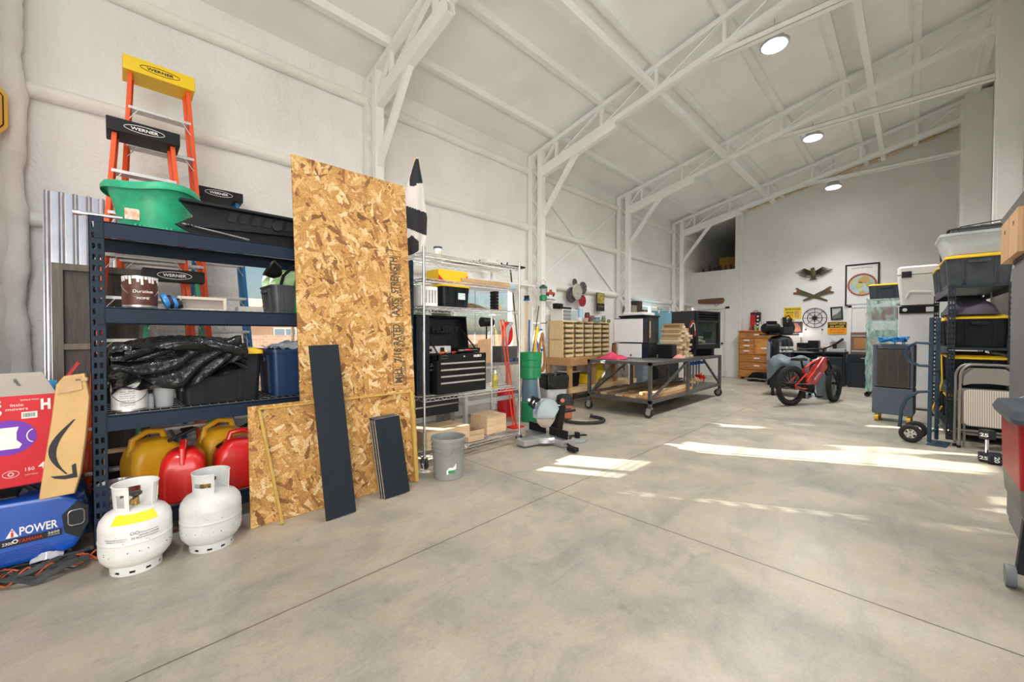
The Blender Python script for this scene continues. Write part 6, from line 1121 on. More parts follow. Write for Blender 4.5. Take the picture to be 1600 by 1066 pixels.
# bar clamps hanging from the far bay
def clamp(x, lab, hd, L):
    t = thing('bar_clamp', lab, 'clamp', (x, 2.99, KH-.06), 0, 'bar clamps hanging in the cart'); m = MB(); m.box(-.006, -.014, -L, .006, .014, 0); m.build('bar', M_steel, t)
    for k, z in enumerate((-.07, -L+.03)): m = MB(); m.prism([(-.02, -.03), (.13, -.015), (.13, .015), (-.02, .03)], -.014, .014, 'X', M=Matrix.Translation((0, 0, z)) @ Matrix.Rotation(R(180), 4, 'Z')); m.build('jaw', hd if k else M_blue, t)
    m = MB(); m.cyl((0, -.09, -L-.05), (0, -.09, -L+.09), .012); m.build('handle', hd, t)
M_wd = mat('handle_wood', (.52, .36, .20), .5)
for k, (x, L, c) in enumerate(((7.52, .42, M_wd), (7.66, .44, M_wd), (7.80, .40, M_wd), (7.94, .43, M_wd), (8.10, .36, M_red), (8.24, .40, M_red))): clamp(x, ('first wood-handled bar clamp hanging inside the cart, nearest the middle upright', 'second wood-handled bar clamp hanging inside the cart', 'third wood-handled bar clamp hanging inside the cart', 'fourth wood-handled bar clamp, next to the red-handled ones', 'shorter red-handled bar clamp hanging inside the cart', 'red-handled bar clamp hanging farthest along inside the cart')[k], c, L)
# blue drum on a bench behind the cart
t = thing('low_cabinet', 'dark low cabinet against the window wall beyond the workbench', 'cabinet', (9.35, 4.35, 0)); m = MB(); m.box(0, 0, 0, 1.2, .62, 1.0, .006); m.build('cabinet', M_gend, t); m = MB(); m.box(.02, -.01, .05, .58, 0, .95, .003); m.build('door', M_gend, t); m = MB(); m.box(.62, -.01, .05, 1.18, 0, .95, .003); m.build('door', M_gend, t)
p = px(1034, 500, Y=4.55); t = thing('blue_drum', 'light blue plastic drum with a clamped lid behind the cart', 'drum', (p.x+.05, 4.62, 1.002)); m = MB(); r = .29; m.lathe([(r*.95, 0), (r, .02), (r, .25), (r*1.02, .27), (r, .29), (r, .55), (r*1.02, .57), (r, .59), (r, .82), (r*1.03, .83), (r*1.03, .86), (r*.9, .86)], 36); m.build('drum', mat('drum_blue', (.16, .38, .48), .4), t)
for a in (200, 250, 300): m = MB(); m.bar((r*1.0*cos(R(a)), r*1.0*sin(R(a)), .88), (r*1.05*cos(R(a)), r*1.05*sin(R(a)), .80), .03, .015); m.build('lid_clamp', M_lab, t)
t = thing('film_box', 'pale patterned box on top of the blue drum', 'box', (p.x+.20, 4.60, 1.866)); MB().box(-.14, -.1, 0, .14, .1, .12, .005).build('box', mat('box_patterned', (.05, .05, .05), .5, 0, 0, 30, col2=(.8, .8, .8)), t)
# ================================================================== storeroom wall and loft
p = px(1110, 471, X=XS-.03); t = thing('wall_plaque', 'rough brown wooden plaque with an iron ring, above the storeroom door', 'plaque', (XS-.035, p.y, p.z)); m = MB(); m.prism([(-.36, -.07), (-.30, -.09), (.10, -.08), (.36, -.055), (.38, .07), (.0, .085), (-.36, .09), (-.40, .02)], 0, .03, 'X', bev=.006); m.build('board', wood('old_plank', (.14, .06, .03), (.26, .13, .07), 'Y'), t); m = MB(); m.tube([(-.012, -.18+.05*cos(a), -.10+.05*sin(a)) for a in [2*pi*i/20 for i in range(20)]], .008, 6, closed=True); m.build('iron_ring', M_raw, t)
a = px(1049, 475, Y=4.9); t = thing('osb_offcut', 'small OSB offcut leaning by the farthest steel post', 'panel', (12.1, 4.86, 0), 0, None, (R(-2), 0, 0)); MB().box(0, 0, .002, .62, .012, 2.05).build('board', M_osb, t)
M_junk = mat('junk_brown', (.09, .045, .03), .7, 0, .3, 20)
for k, (y, h) in enumerate(((4.70, .16), (4.52, .22), (4.36, .14), (4.20, .20), (4.05, .17), (3.90, .21), (3.76, .13))):
    t = thing('carved_figure', ('first dark carved figure on the loft ledge, by the window wall', 'second and tallest dark carved figure on the loft ledge', 'third dark carved figure on the loft ledge, a squat one', 'dark carved figure in the middle of the loft ledge row', 'fifth dark carved figure along the loft ledge', 'sixth dark carved figure along the loft ledge, a tall one', 'last and lowest dark figure on the loft ledge, by the corner')[k], 'figure', (XS+.25, y, 3.201), rnd.uniform(0, 3), 'dark figures on the loft ledge'); m = MB(); m.box(-.05, -.05, 0, .05, .05, .02); m.lathe([(.03, .02), (.045, h*.3), (.03, h*.6), (.02, h*.7), (.035, h*.82), (.025, h*.97), (.005, h)], 12); m.build('figure', M_junk, t); m = MB(); m.bar((0, 0, h*.5), (.07, .02, h*.75), .02); m.bar((0, 0, h*.5), (-.06, .03, h*.4), .02); m.build('arm', M_junk, t)
t = thing('yellow_board', 'yellow-brown board standing in the loft behind the figures', 'board', (XS+1.4, 4.0, 3.201)); MB().box(0, 0, 0, .03, .60, .62, .003).build('board', mat('board_mustard', (.42, .26, .06), .7), t)
t = thing('loft_box', 'pale box standing in the loft beside the yellow board', 'box', (XS+.9, 3.68, 3.201)); MB().box(0, 0, 0, .3, .22, .30, .003).build('box', M_card, t)
# ================================================================== dresser
M_oak = wood('oak_orange', (.42, .15, .03), (.62, .27, .07), 'Y', 4); DX = 12.66
t = thing('oak_dresser', 'orange oak dresser with a carved door and labelled drawers, against the far wall', 'dresser', (DX, 3.05, 0)); w, d, h = .92, .48, 1.38
m = MB(); m.box(0, -w/2, .06, d, w/2, h-.03, .004); m.box(0, -w/2, 0, .06, -w/2+.06, .06); m.box(0, w/2-.06, 0, .06, w/2, .06); m.box(d-.06, -w/2, 0, d, -w/2+.06, .06); m.box(d-.06, w/2-.06, 0, d, w/2, .06); m.build('carcass', M_oak, t)
m = MB(); m.box(-.03, -w/2-.03, h-.03, d, w/2+.03, h, .006); m.build('top', M_oak, t)
def drw(y0, y1, z0, z1, lab=True, n=1):
    m = MB(); m.box(-.018, y0, z0, 0, y1, z1, .005); o = m.build('drawer', M_oak, t)
    m = MB(); yc = (y0+y1)/2; m.box(-.022, yc-.07, (z0+z1)/2+.0, -.018, yc+.07, (z0+z1)/2+.035); m.build('tape_label', M_lab, o)
    for s in ((-1, 1) if y1-y0 > .5 else (0,)): m = MB(); m.tube([(-.018, yc+s*.22-.04, (z0+z1)/2-.01), (-.035, yc+s*.22-.03, (z0+z1)/2-.025), (-.035, yc+s*.22+.03, (z0+z1)/2-.025), (-.018, yc+s*.22+.04, (z0+z1)/2-.01)], .005, 6); m.build('handle', M_raw, o)
drw(-w/2+.03, w/2-.03, 1.17, 1.32); drw(-w/2+.03, w/2-.03, .50, .68); drw(-w/2+.03, w/2-.03, .29, .47); drw(-w/2+.03, w/2-.03, .09, .26)
for k in range(3): drw(.08, w/2-.03, .72+k*.15, .85+k*.15)
m = MB(); m.box(-.018, -w/2+.03, .72, 0, .05, 1.14, .005); dr = m.build('door', M_oak, t); m = MB(); m.prism([(-.38, .76), (.0, .76), (.0, 1.0), (-.06, 1.02), (-.12, 1.09), (-.19, 1.06), (-.26, 1.09), (-.32, 1.02), (-.38, 1.0)], -.024, -.018, 'X', bev=.003); m.build('raised_panel', wood('oak_light', (.55, .22, .04), (.70, .34, .09), 'Y', 4), dr); m = MB(); m.box(-.028, -.28, .87, -.024, -.10, .91); m.build('tape_label', M_lab, dr)
p = px(1180, 495, X=13.0); t = thing('tool_case', 'upright red and black tool case standing on the dresser', 'tool case', (13.02, p.y, 1.381)); m = MB(); m.box(0, -.13, 0, .09, .13, .52, .012); m.build('case', mat('case_black', (.02, .012, .03), .4), t); m = MB(); m.box(-.006, .0, .12, 0, .12, .45, .003); m.build('red_half', M_hug, t); m = MB(); m.tube([(.04, -.06, .52), (.04, -.05, .56), (.04, .05, .56), (.04, .06, .52)], .012, 8); m.build('handle', M_hug, t)
for k in range(4): m = MB(); m.lathe([(.02, 0), (.026, .03)], 14, Matrix.Translation((-.004, -.07, .10+k*.10)) @ Matrix.Rotation(R(-90), 4, 'Y')); m.build('white_cap', M_lab, t)
for k, (x, h_, c, lab) in enumerate(((1174, .10, mat('jar_red2', (.35, .05, .08), .4), 'small dark red jar on the near end of the dresser'), (1181, .20, mat('bottle_lime', (.25, .40, .12), .2), 'green glass bottle in front of the red and black case'), (1188, .24, mat('bottle_clear', (.6, .65, .6), .15), 'clear tall bottle in the middle of the dresser top'), (1193, .22, mat('bottle_milky', (.72, .72, .70), .3), 'milky bottle beside the clear one on the dresser'), (1197, .16, mat('bottle_rose', (.55, .25, .22), .3), 'pinkish bottle at the compressor end of the dresser'))):
    p = px(x, 515, X=12.85); t = thing('bottle', lab, 'bottle', (12.82, p.y, 1.381)); MB().lathe([(.035, 0), (.04, .01), (.04, h_*.6), (.014, h_*.78), (.014, h_)], 18).build('bottle', c, t); MB().lathe([(.016, h_), (.016, h_+.02)], 12).build('cap', M_steel, t)
t = thing('floor_jack', 'low black floor jack on the concrete before the dresser', 'jack', (12.25, 2.95, 0)); m = MB(); m.prism([(-.20, .05), (.20, .05), (.22, .12), (.10, .24), (-.14, .24), (-.22, .14)], 0, .36, 'X', bev=.02); m.build('body', M_black, t)
for y in (-.17, .17): m = MB(); m.cyl((-.03, y, .05), (.03, y, .05), .05, seg=18); m.cyl((.33, y, .05), (.39, y, .05), .05, seg=18); m.build('wheel', M_rub, t)
m = MB(); m.tube([(-.05, -.30, .06), (-.12, 0, .09), (-.05, .28, .07)], .015, 8); m.build('lever', M_steel, t)
# ================================================================== air compressor
CX, CY = 11.75, 2.33; t = thing('air_compressor', 'tall black upright air compressor with white lettering beside the dresser', 'air compressor', (CX, CY, 0), R(-45)); m = MB(); r = .275; m.lathe([(.02, .12), (.12, .13), (.22, .18), (r, .28), (r, 1.06), (.25, 1.16), (.18, 1.22), (.02, 1.25)], 40); m.build('tank', mat('tank_black', (.014, .016, .022), .25, 0, 0, 1, coat=.5), t)
for a in (45, 135, 225, 315): m = MB(); m.bar((.24*cos(R(a)), .24*sin(R(a)), 0.0), (.22*cos(R(a)), .22*sin(R(a)), .30), .06, .02); m.build('foot', M_black, t)
text('lettering', 'SANBORN', M_lab, t, (0, -r-.002, .95), FY, w=.34, h=.06, bend=r+.002, bold=.02); text('lettering', 'BLACKMAX', M_lab, t, (0, -r-.002, .865), FY, w=.34, h=.055, bend=r+.002, bold=.02); text('lettering', '*', M_lab, t, (.19, -.20, .95), (R(90), 0, R(44)), h=.07)
m = MB(); m.box(-.42, -.17, 1.25, .42, .17, 1.28, .004); m.build('pump_deck', M_black, t); m = MB(); m.cyl((-.40, -.02, 1.42), (-.08, -.02, 1.42), .125, seg=28); m.cyl((-.44, -.02, 1.42), (-.40, -.02, 1.42), .09, .125, seg=28); m.box(-.34, -.10, 1.52, -.14, .02, 1.60, .012); m.box(-.32, -.10, 1.28, -.12, .08, 1.32); m.build('motor', M_black, t)
m = MB(); m.box(.02, -.10, 1.28, .26, .12, 1.46, .02); 
for k in range(7): m.box(.04, -.11, 1.48+k*.028, .16, .05, 1.492+k*.028, .003); m.box(.15, -.08, 1.47+k*.024, .30, .08, 1.48+k*.024, .003)
m.cyl((.10, -.03, 1.46), (.08, -.03, 1.70), .045); m.cyl((.23, 0, 1.46), (.25, 0, 1.67), .045); m.tube([(.09, -.03, 1.68), (.16, -.06, 1.74), (.25, 0, 1.68)], .014, 8); m.build('pump', mat('pump_iron', (.028, .03, .032), .5), t)
m = MB(); m.cyl((.30, .10, 1.44), (.30, .13, 1.44), .14, seg=32); m.cyl((-.24, .10, 1.42), (-.24, .13, 1.42), .08, seg=24); m.build('flywheel', M_gend, t)
# ================================================================== covered bench machine behind the bike
TX, TY = 9.70, 1.46; t = thing('covered_table', 'dark square work table half covered by a grey-blue sheet, behind the red bicycle', 'table', (TX, TY, 0)); w, d = .64, .70; m = MB(); m.box(0, 0, .16, d, w, .74, .01); m.build('cabinet', M_gend, t)
for x in (.03, d-.07):
    for y in (.03, w-.07): m = MB(); m.box(x, y, 0, x+.05, y+.05, .16); m.build('leg', M_gend, t)
m = MB(); rr = random.Random(12); ph = [rr.uniform(0, 6) for _ in range(5)]
def f(u, v):
    x = -.05+u*(d+.1); y = -.10+v*(w+.16); z = .78+.05*sin(ph[0]+u*5+v*3)+.03*sin(ph[1]+v*11); 
    ex = max(0, -x/.05) if x < 0 else 0
    return (x, y, z)
def f(u, v):
    # u runs over the front edge and down the face, v along the table
    s = u*1.0; hang = .30+.16*sin(v*6.5+1.0)
    if s < .55: x = d*(1-s/.55)*.98-.02; z = .775+.045*sin(ph[0]+s*9+v*4)+.03*sin(ph[1]+v*12+s*3)
    else: q = (s-.55)/.45; x = -.03-.03*sin(pi*q); z = .775+.03*sin(ph[1]+v*12)*(1-q)-q*hang
    return (x+.012*sin(v*22+s*6), -.04+v*(w+.08), z)
m.sheet(26, 30, f, .005); o = m.build('sheet', mat('sheet_bluegrey', (.15, .19, .21), .7, 0, .15, 4), smooth=70); tag(o, 'grey-blue cloth sheet draped over the dark work table', 'cloth sheet', loc=(TX, TY, 0.0))
t = thing('grey_bin', 'grey-blue plastic bin between the bicycle wheels', 'bin', (9.95, 1.20, 0), R(-30)); MB().loft([rrect(.24, .20, .03, 4, 0), rrect(.30, .26, .04, 4, .52)]).build('bin', mat('sheet_bluegrey2', (.18, .22, .25), .6), t)
# ================================================================== red electric bicycle
A = V((8.59, 1.53, .355)); B = V((9.66, 1.04, .345)); dr_ = (B-A); dr_.z = 0; L = dr_.length; rz = atan2(dr_.y, dr_.x); M_bk = mat('bike_red', (.60, .022, .010), .25, 0, .06, 4, coat=.6); M_spk = mat('spoke', (.5, .5, .52), .3, .9)
t = thing('electric_bicycle', 'red fat-tyre electric bicycle parked on its stand before the far wall', 'bicycle', (A.x, A.y, 0), rz)
def wheel(x, r, yaw, nm):
    w = bpy.data.objects.new(nm, None); 
    m = MB(); m.tube([((r-.042)*cos(a), 0, (r-.042)*sin(a)) for a in [2*pi*i/48 for i in range(48)]], .042, 12, closed=True)
    for k in range(56): a = 2*pi*k/56; m.box(-.012, -.03, -.004, .012, .03, .004, M=Matrix.Rotation(-a, 4, 'Y') @ Matrix.Translation((0, 0, r-.002)))
    ty = m.build(nm, M_rub, t, loc=(x, 0, r), rot=(0, 0, yaw)); COLr = None
    m = MB(); m.tube([((r-.085)*cos(a), 0, (r-.085)*sin(a)) for a in [2*pi*i/48 for i in range(48)]], .014, 8, closed=True); m.build('rim', M_black, ty)
    m = MB()
    for k in range(24): a = 2*pi*k/24; m.bar((.03*cos(a), .025*(1 if k % 2 else -1), .03*sin(a)), ((r-.09)*cos(a+.15), 0, (r-.09)*sin(a+.15)), .003)
    m.build('spokes', M_spk, ty); m = MB(); m.cyl((0, -.055, 0), (0, .055, 0), .05 if nm == 'rear_wheel' else .025, seg=20); m.build('hub', M_black, ty)
    return ty
wheel(0, .355, R(0), 'rear_wheel'); wheel(L, .345, R(15), 'front_wheel')
bb = (.44, 0, .30); seat = (.30, 0, .72); head = (.86, 0, .84); headl = (.90, 0, .68)
m = MB(); m.prism([(bb[0]-.04, .26), (bb[0]+.10, .28), (.93, .66), (.88, .86), (.80, .84), (.36, .42), (bb[0]-.07, .34)], -.045, .045, 'Y', bev=.018); m.build('battery_frame', M_bk, t)
m = MB(); m.tube([(.80, 0, .84), (.50, 0, .74), (.33, 0, .62)], .022, 10); m.tube([bb, (.36, 0, .52), (.31, 0, .66)], .022, 10)
for s in (-1, 1): m.tube([(.36, s*.03, .56), (.18, s*.07, .48), (0, s*.075, .36)], .014, 8); m.tube([(.42, s*.04, .28), (.2, s*.07, .30), (0, s*.075, .35)], .016, 8)
m.build('rear_triangle', M_bk, t); m = MB(); m.prism([(.50, .42), (.72, .62), (.76, .72), (.62, .68), (.46, .50)], -.05, .05, 'Y', bev=.01); m.build('battery_cover', mat('bike_red_dark', (.40, .015, .008), .3), t)
m = MB(); c, s_ = cos(R(15)), sin(R(15)); dx = .0
for s in (-1, 1): m.tube([(.885-s*.06*s_, s*.06*c, .80), (L-s*.06*s_, s*.06*c, .345)], [.022, .018], 10)
m.tube([(.87, 0, .93), (.90, 0, .72)], .024, 10); m.build('fork', M_black, t)
m = MB(); e = V((cos(R(15)), sin(R(15)), 0)); n_ = V((-e.y, e.x, 0)); c0 = V((.86, 0, 1.0)); m.tube([V((.87, 0, .92)), c0], .018, 8); m.tube([c0-n_*.34+V((-.10, 0, .19)), c0-n_*.16+V((0, 0, .08)), c0, c0+n_*.16+V((0, 0, .0)), c0+n_*.34+V((-.10, 0, -.02))], .013, 8); m.build('handlebar', M_black, t)
for s, dz in ((-1, .19), (1, -.02)): m = MB(); a_ = c0+n_*s*.34+V((-.10, 0, dz)); b_ = c0+n_*s*.22+V((-.035, 0, dz*.6)); m.tube([a_, b_], .02, 10); m.build('grip', M_rub, t)
m = MB(); m.tube([(.31, 0, .66), (.26, 0, .80)], .016, 8); m.build('seat_post', M_black, t); m = MB(); m.loft([[(.10, -.09, .80), (.10, .09, .80), (.10, .07, .84), (.10, -.07, .84)], [(.24, -.05, .80), (.24, .05, .80), (.24, .045, .85), (.24, -.045, .85)], [(.40, -.02, .79), (.40, .02, .79), (.40, .018, .83), (.40, -.018, .83)]]); m.build('saddle', M_rub, t)
m = MB(); m.cyl((.44, -.08, .29), (.44, .08, .29), .085, seg=28); m.build('motor', M_black, t)
for s, a in ((-1, R(-60)), (1, R(120))): m = MB(); m.bar((.44, s*.09, .29), (.44+.16*cos(a), s*.10, .29+.16*sin(a)), .022, .014); m.box(.44+.16*cos(a)-.045, s*.10 if s > 0 else -.19, .28+.16*sin(a), .44+.16*cos(a)+.045, .19 if s > 0 else -.10, .305+.16*sin(a), .005); m.build('crank', M_black, t)
m = MB(); m.tube([(.44, -.085, .375), (0, -.085, .40)], .005, 5); m.tube([(.44, -.085, .205), (0, -.085, .31)], .005, 5); m.build('chain', M_steel, t); m = MB(); m.tube([(.40, .06, .25), (.36, .20, .008)], .010, 6); m.build('kickstand', M_black, t)
text('lettering', 'ebike', M_lab, t, (.62, -.047, .52), (R(90), R(-38), 0), w=.2)
# ================================================================== things on the far wall
WX = EX-.001
def onwall(x, y): p = px(x, y, X=EX-.01); return p
def wsign(name, lab, cat, x0, y0, x1, y1, mm, frame=None, fn=None, tilt=0, th=.012):
    a = onwall(x0, y0); b = onwall(x1, y1); c = (a+b)/2; w = abs(a.y-b.y); h = abs(a.z-b.z); t = thing(name, lab, cat, (EX-.004, c.y, c.z), 0, None, (tilt, 0, 0)); m = MB(); m.box(-th, -w/2, -h/2, -.001, w/2, h/2, .002); m.build('plate', mm, t)
    if frame: 
        m = MB(); f_ = .035; m.box(-th-.012, -w/2, -h/2, -th, -w/2+f_, h/2); m.box(-th-.012, w/2-f_, -h/2, -th, w/2, h/2); m.box(-th-.012, -w/2+f_, -h/2, -th, w/2-f_, -h/2+f_); m.box(-th-.012, -w/2+f_, h/2-f_, -th, w/2-f_, h/2); m.build('frame', frame, t)
    if fn: fn(t, w, h, -th-.001)
    return t
M_sy = mat('sign_yellow2', (.85, .60, .02), .5); M_redi = mat('red_ink', (.65, .03, .02), .5); M_so = mat('sign_orange', (.85, .42, .01), .5)
def wt(t, s, x, y, z, w, h, mm, bold=.02): text('lettering', s, mm, t, (x, y, z), FX, w=w, h=h, ext=.001, bold=bold)
wsign('wall_sign', 'yellow sign with red lettering, highest of the small signs on the far wall', 'sign', 1225, 481, 1252, 498.5, M_sy, None, lambda t, w, h, x: (wt(t, 'SERVICE STATION', x, 0, h*.34, w*.85, h*.16, M_ink), wt(t, 'FAST', x, w*.18, -h*.22, w*.5, h*.25, M_redi), wt(t, 'REPAIR', x, w*.15, h*.05, w*.45, h*.14, M_ink), MB().box(x, -w*.38, -h*.4, x+.001, -w*.12, h*.2).build('figure_print', mat('print_tan', (.6, .35, .1), .5, 0, .3, 30), t)))
wsign('wall_picture', 'dark picture with a pinkish figure behind the compressor pump', 'picture', 1236, 503, 1254, 521, mat('pic_dark', (.09, .06, .06), .5), None, lambda t, w, h, x: MB().prism([(-w*.35, -h*.3), (w*.1, -h*.42), (w*.4, -h*.1), (w*.2, h*.2), (w*.3, h*.4), (-w*.05, h*.35), (-w*.3, h*.05)], x, x+.001, 'X').build('figure_print', mat('pic_pink', (.55, .22, .16), .5, 0, .3, 20), t))
wsign('wall_sign', 'black and orange warning sign with two lines in yellow, above the desk', 'sign', 1293, 503.5, 1323, 522.5, M_so, None, lambda t, w, h, x: (MB().box(x, -w*.48, h*.02, x+.0005, w*.48, h*.48).build('black_half', M_ink, t), wt(t, "I DON'T HAVE", x-.001, 0, h*.36, w*.85, h*.16, M_sy), wt(t, 'AN ANGER', x-.001, 0, h*.14, w*.75, h*.16, M_sy), wt(t, 'I AM ONLY ALLERGIC', x, 0, -h*.13, w*.85, h*.14, M_redi), wt(t, 'TO STUPIDITY', x, 0, -h*.35, w*.8, h*.14, M_redi)))
wsign('framed_photo', 'small black-framed grey photograph hanging slightly tilted', 'picture', 1298, 480, 1317, 500, mat('photo_grey', (.55, .56, .57), .5), M_ink, lambda t, w, h, x: MB().prism([(-w*.4, -h*.4), (w*.4, -h*.4), (w*.3, -h*.15), (w*.0, -h*.02), (-w*.2, h*.12), (-w*.38, h*.25)], x, x+.001, 'X').build('photo_print', mat('photo_dark', (.16, .16, .17), .5, 0, .3, 20), t), tilt=R(-3))
def flat_map(t, w, h, x):
    Mr = Matrix.Rotation(R(-90), 4, 'Y'); MB().lathe([(w*.40, 0), (w*.40, .001)], 48, Matrix.Translation((x+.001, 0, 0)) @ Mr).build('sea_print', mat('map_sea', (.45, .58, .56), .5, 0, .1, 5), t)
    m = MB(); m.tube([(x, w*.40*cos(a), w*.40*sin(a)) for a in [2*pi*i/60 for i in range(60)]], .020, 6, closed=True, flat=1); m.build('ring_print', mat('map_red', (.50, .10, .08), .5), t)
    for k, (y, z, s, c) in enumerate(((-.04, .12, .10, (.55, .35, .10)), (.05, -.02, .09, (.55, .50, .18)), (-.14, .0, .06, (.35, .45, .15)), (.0, -.20, .07, (.50, .42, .15)), (.18, .10, .07, (.50, .55, .25)))): rr = random.Random(k); m = MB(); m.prism([(y+s*rr.uniform(.6, 1.3)*cos(2*pi*i/9), z+s*rr.uniform(.6, 1.3)*sin(2*pi*i/9)) for i in range(9)], x-.002, x-.001, 'X'); m.build('land_print', mat('land%d' % k, c, .5), t)
    wt(t, 'MAP OF THE WORLD', x, 0, h*.40, w*.6, h*.03, M_ink, 0)
wsign('framed_map', 'large black-framed round world map high on the far wall', 'map', 1321, 414.5, 1374, 476.5, M_lab, M_ink, flat_map, th=.02)
# compass rose
a = onwall(1273, 497); t = thing('compass_ornament', 'round black iron compass ornament on the far wall', 'wall ornament', (EX-.02, a.y, a.z)); r = .255
def ring(m, r, th): m.tube([(0, r*cos(q), r*sin(q)) for q in [2*pi*i/48 for i in range(48)]], th, 6, closed=True)
m = MB(); ring(m, r, .009); m.build('outer_ring', M_ink, t); m = MB(); ring(m, r*.62, .007); m.build('inner_ring', M_ink, t); m = MB()
for k in range(4): q = pi*k/4; m.bar((0, -r*cos(q), -r*sin(q)), (0, r*cos(q), r*sin(q)), .010, .006, up=(1, 0, 0))
for k in range(8): q = pi*k/4+pi/2; L_2 = r*(.55 if k % 2 == 0 else .36); m.prism([(.03*cos(q+.8), .03*sin(q+.8)), (L_2*cos(q), L_2*sin(q)), (.03*cos(q-.8), .03*sin(q-.8))], -.006, .004, 'X')
m.build('star', M_ink, t)
# eagle
M_bz = mat('bronze', (.11, .10, .055), .45, .6, .2, 12); a = onwall(1271, 428); t = thing('eagle_ornament', 'spread-winged bronze eagle ornament, highest on the far wall', 'wall ornament', (EX-.03, a.y, a.z))
m = MB(); m.loft([[(-.03*q[2]+.0, q[0]*q[2], q[1]+q[3]) for q in [(cos(2*pi*i/12)*1, 0, s, z+0) for i in range(12)]] for s, z in ((.02, -.14), (.07, -.06), (.075, .02), (.04, .10), (.035, .14), (.015, .17))]) if False else m.sph((0, 0, 0), .07, 14, 10, (.35, 1, 1.7)); m.sph((0, .01, .13), .04, 12, 8, (.6, 1, 1)); m.prism([(.03, .12), (.085, .125), (.03, .15)], -.01, .01, 'X'); m.build('body', M_bz, t)
for s in (-1, 1):
    m = MB()
    for k in range(8):
        u = k/7; P = [(0, s*.04, .06-.10*u), (-.012, s*(.14+.05*(1-u)), .15-.16*u), (0, s*(.40-.22*u), .06-.17*u)]; m.tube(P, [.014, .022, .006], 6, flat=.5)
    m.build('wing', M_bz, t)
m = MB()
for k in range(5): m.tube([(0, 0, -.08), (0, (k-2)*.04, -.16)], [.016, .010], 6)
m.tube([(-.01, .30, -.02), (-.015, 0, -.12), (-.01, -.40, .08)], .009, 6); m.build('tail', M_bz, t)
for k, (x0, y0, x1, y1, lab) in enumerate(((1242, 455, 1293, 470, 'hand saw with its handle toward the dresser, one of the crossed pair'), (1300, 452, 1255, 470, 'hand saw with its handle toward the map, one of the crossed pair'))):
    a, b = onwall(x0, y0), onwall(x1, y1); c = (a+b)/2; t = thing('hand_saw', lab, 'hand saw', (EX-.012-.012*k, c.y, c.z), 0, 'crossed saws on the far wall', (atan2(b.z-a.z, b.y-a.y), 0, 0)); L2 = (b-a).length/2
    m = MB(); m.prism([(-L2+.10, -.075), (L2, -.02), (L2, .02), (-L2+.10, .065)], -.002, .002, 'X'); m.build('blade', M_bz, t); m = MB(); m.prism([(-L2-.02, -.08), (-L2+.03, -.10), (-L2+.13, -.06), (-L2+.12, .07), (-L2, .09), (-L2-.02, .05), (-L2+.04, .02), (-L2+.04, -.03)], -.008, .008, 'X', bev=.003); m.build('handle', wood('saw_handle', (.10, .04, .02), (.20, .09, .05), 'Y'), t)
for x in (1259, 1285): a = onwall(x, 515); t = thing('wall_hook', 'small dark wall hook under the compass, on the %s side' % ('compressor' if x < 1270 else 'desk'), 'hook', (EX-.004, a.y, a.z)); MB().cyl((0, 0, 0), (-.04, 0, 0), .018, seg=12).build('peg', M_gend, t)
# ================================================================== desk, fridge, cabinet by the far wall
M_nd = mat('navy_black', (.012, .018, .028), .35)
t = thing('desk', 'long dark desk with a thin top along the far wall', 'desk', (12.55, 1.14, 0)); m = MB(); m.box(0, 0, .80, .60, 1.15, .83, .003); m.build('desk_top', M_gend, t)
for y in (.02, 1.08): m = MB(); m.box(.03, y, 0, .57, y+.03, .80); m.build('side_panel', M_nd, t)
m = MB(); m.box(.55, .05, .3, .57, 1.08, .8); m.build('back_panel', M_nd, t)
t = thing('small_fridge', 'dark cube fridge under the desk', 'fridge', (12.50, 1.19, 0)); m = MB(); m.box(.05, 0, .03, .55, .50, .72, .008); m.build('cabinet', M_nd, t); m = MB(); m.box(0, .01, .06, .05, .49, .70, .008); d_ = m.build('door', M_nd, t); m = MB(); m.box(-.012, .44, .35, 0, .46, .55, .003); m.build('handle', M_steel, d_)
for k, (y, x, h_, lab) in enumerate(((2.03, 12.66, .22, 'black box at the compressor end of the desk'), (1.80, 12.70, .28, 'larger black box behind the handlebar on the desk'))): t = thing('black_box', lab, 'box', (x, y, .831)); MB().box(0, -.11, 0, .3, .11, h_, .006).build('box', M_black, t)
t = thing('desk_lamp', 'lit desk lamp glowing against the far wall', 'lamp', (12.98, 1.92+.18, .831)); m = MB(); m.lathe([(.06, 0), (.06, .015), (.015, .02), (.012, .38)], 18); m.build('stand', M_steel, t); m = MB(); m.sph((0, 0, .43), .045, 14, 10); m.build('bulb', mat('bulb_glow', (1, .9, .85), .4, emit=(1, .86, .80), es=4), t)
l = bpy.data.lights.new('desk_lamp_light', 'POINT'); l.energy = 1.6; l.shadow_soft_size = .06; l.color = (1, .85, .80); o = bpy.data.objects.new('desk_lamp_light', l); COL.objects.link(o); o.location = (12.92, 2.10, 1.30)
t = thing('coffee_maker', 'silver and white machine with a clear dome on the desk', 'machine', (12.85, 1.33, .831)); m = MB(); m.box(-.10, -.16, 0, .14, .16, .08, .01); m.box(.04, -.16, .08, .14, .16, .26, .01); m.build('machine', mat('silver2', (.5, .5, .5), .3), t); m = MB(); m.lathe([(.13, .26), (.13, .30), (.09, .36), (.02, .38)], 24); m.build('dome', mat('dome_clear', (.7, .72, .72), .1, alpha=.5), t); m = MB(); m.cyl((-.04, .05, .08), (-.04, .05, .20), .04); m.build('jug', M_ink, t)
for k, (y, c, lab) in enumerate(((1.56, mat('cup_brown', (.3, .16, .1), .4), 'brown cup beside the clear-domed machine'), (1.66, M_alu, 'steel cup next to the brown one on the desk'))): t = thing('cup', lab, 'cup', (12.75, y, .831)); MB().lathe([(.03, 0), (.038, .12), (.034, .12), (.028, .01)], 18).build('cup', c, t)
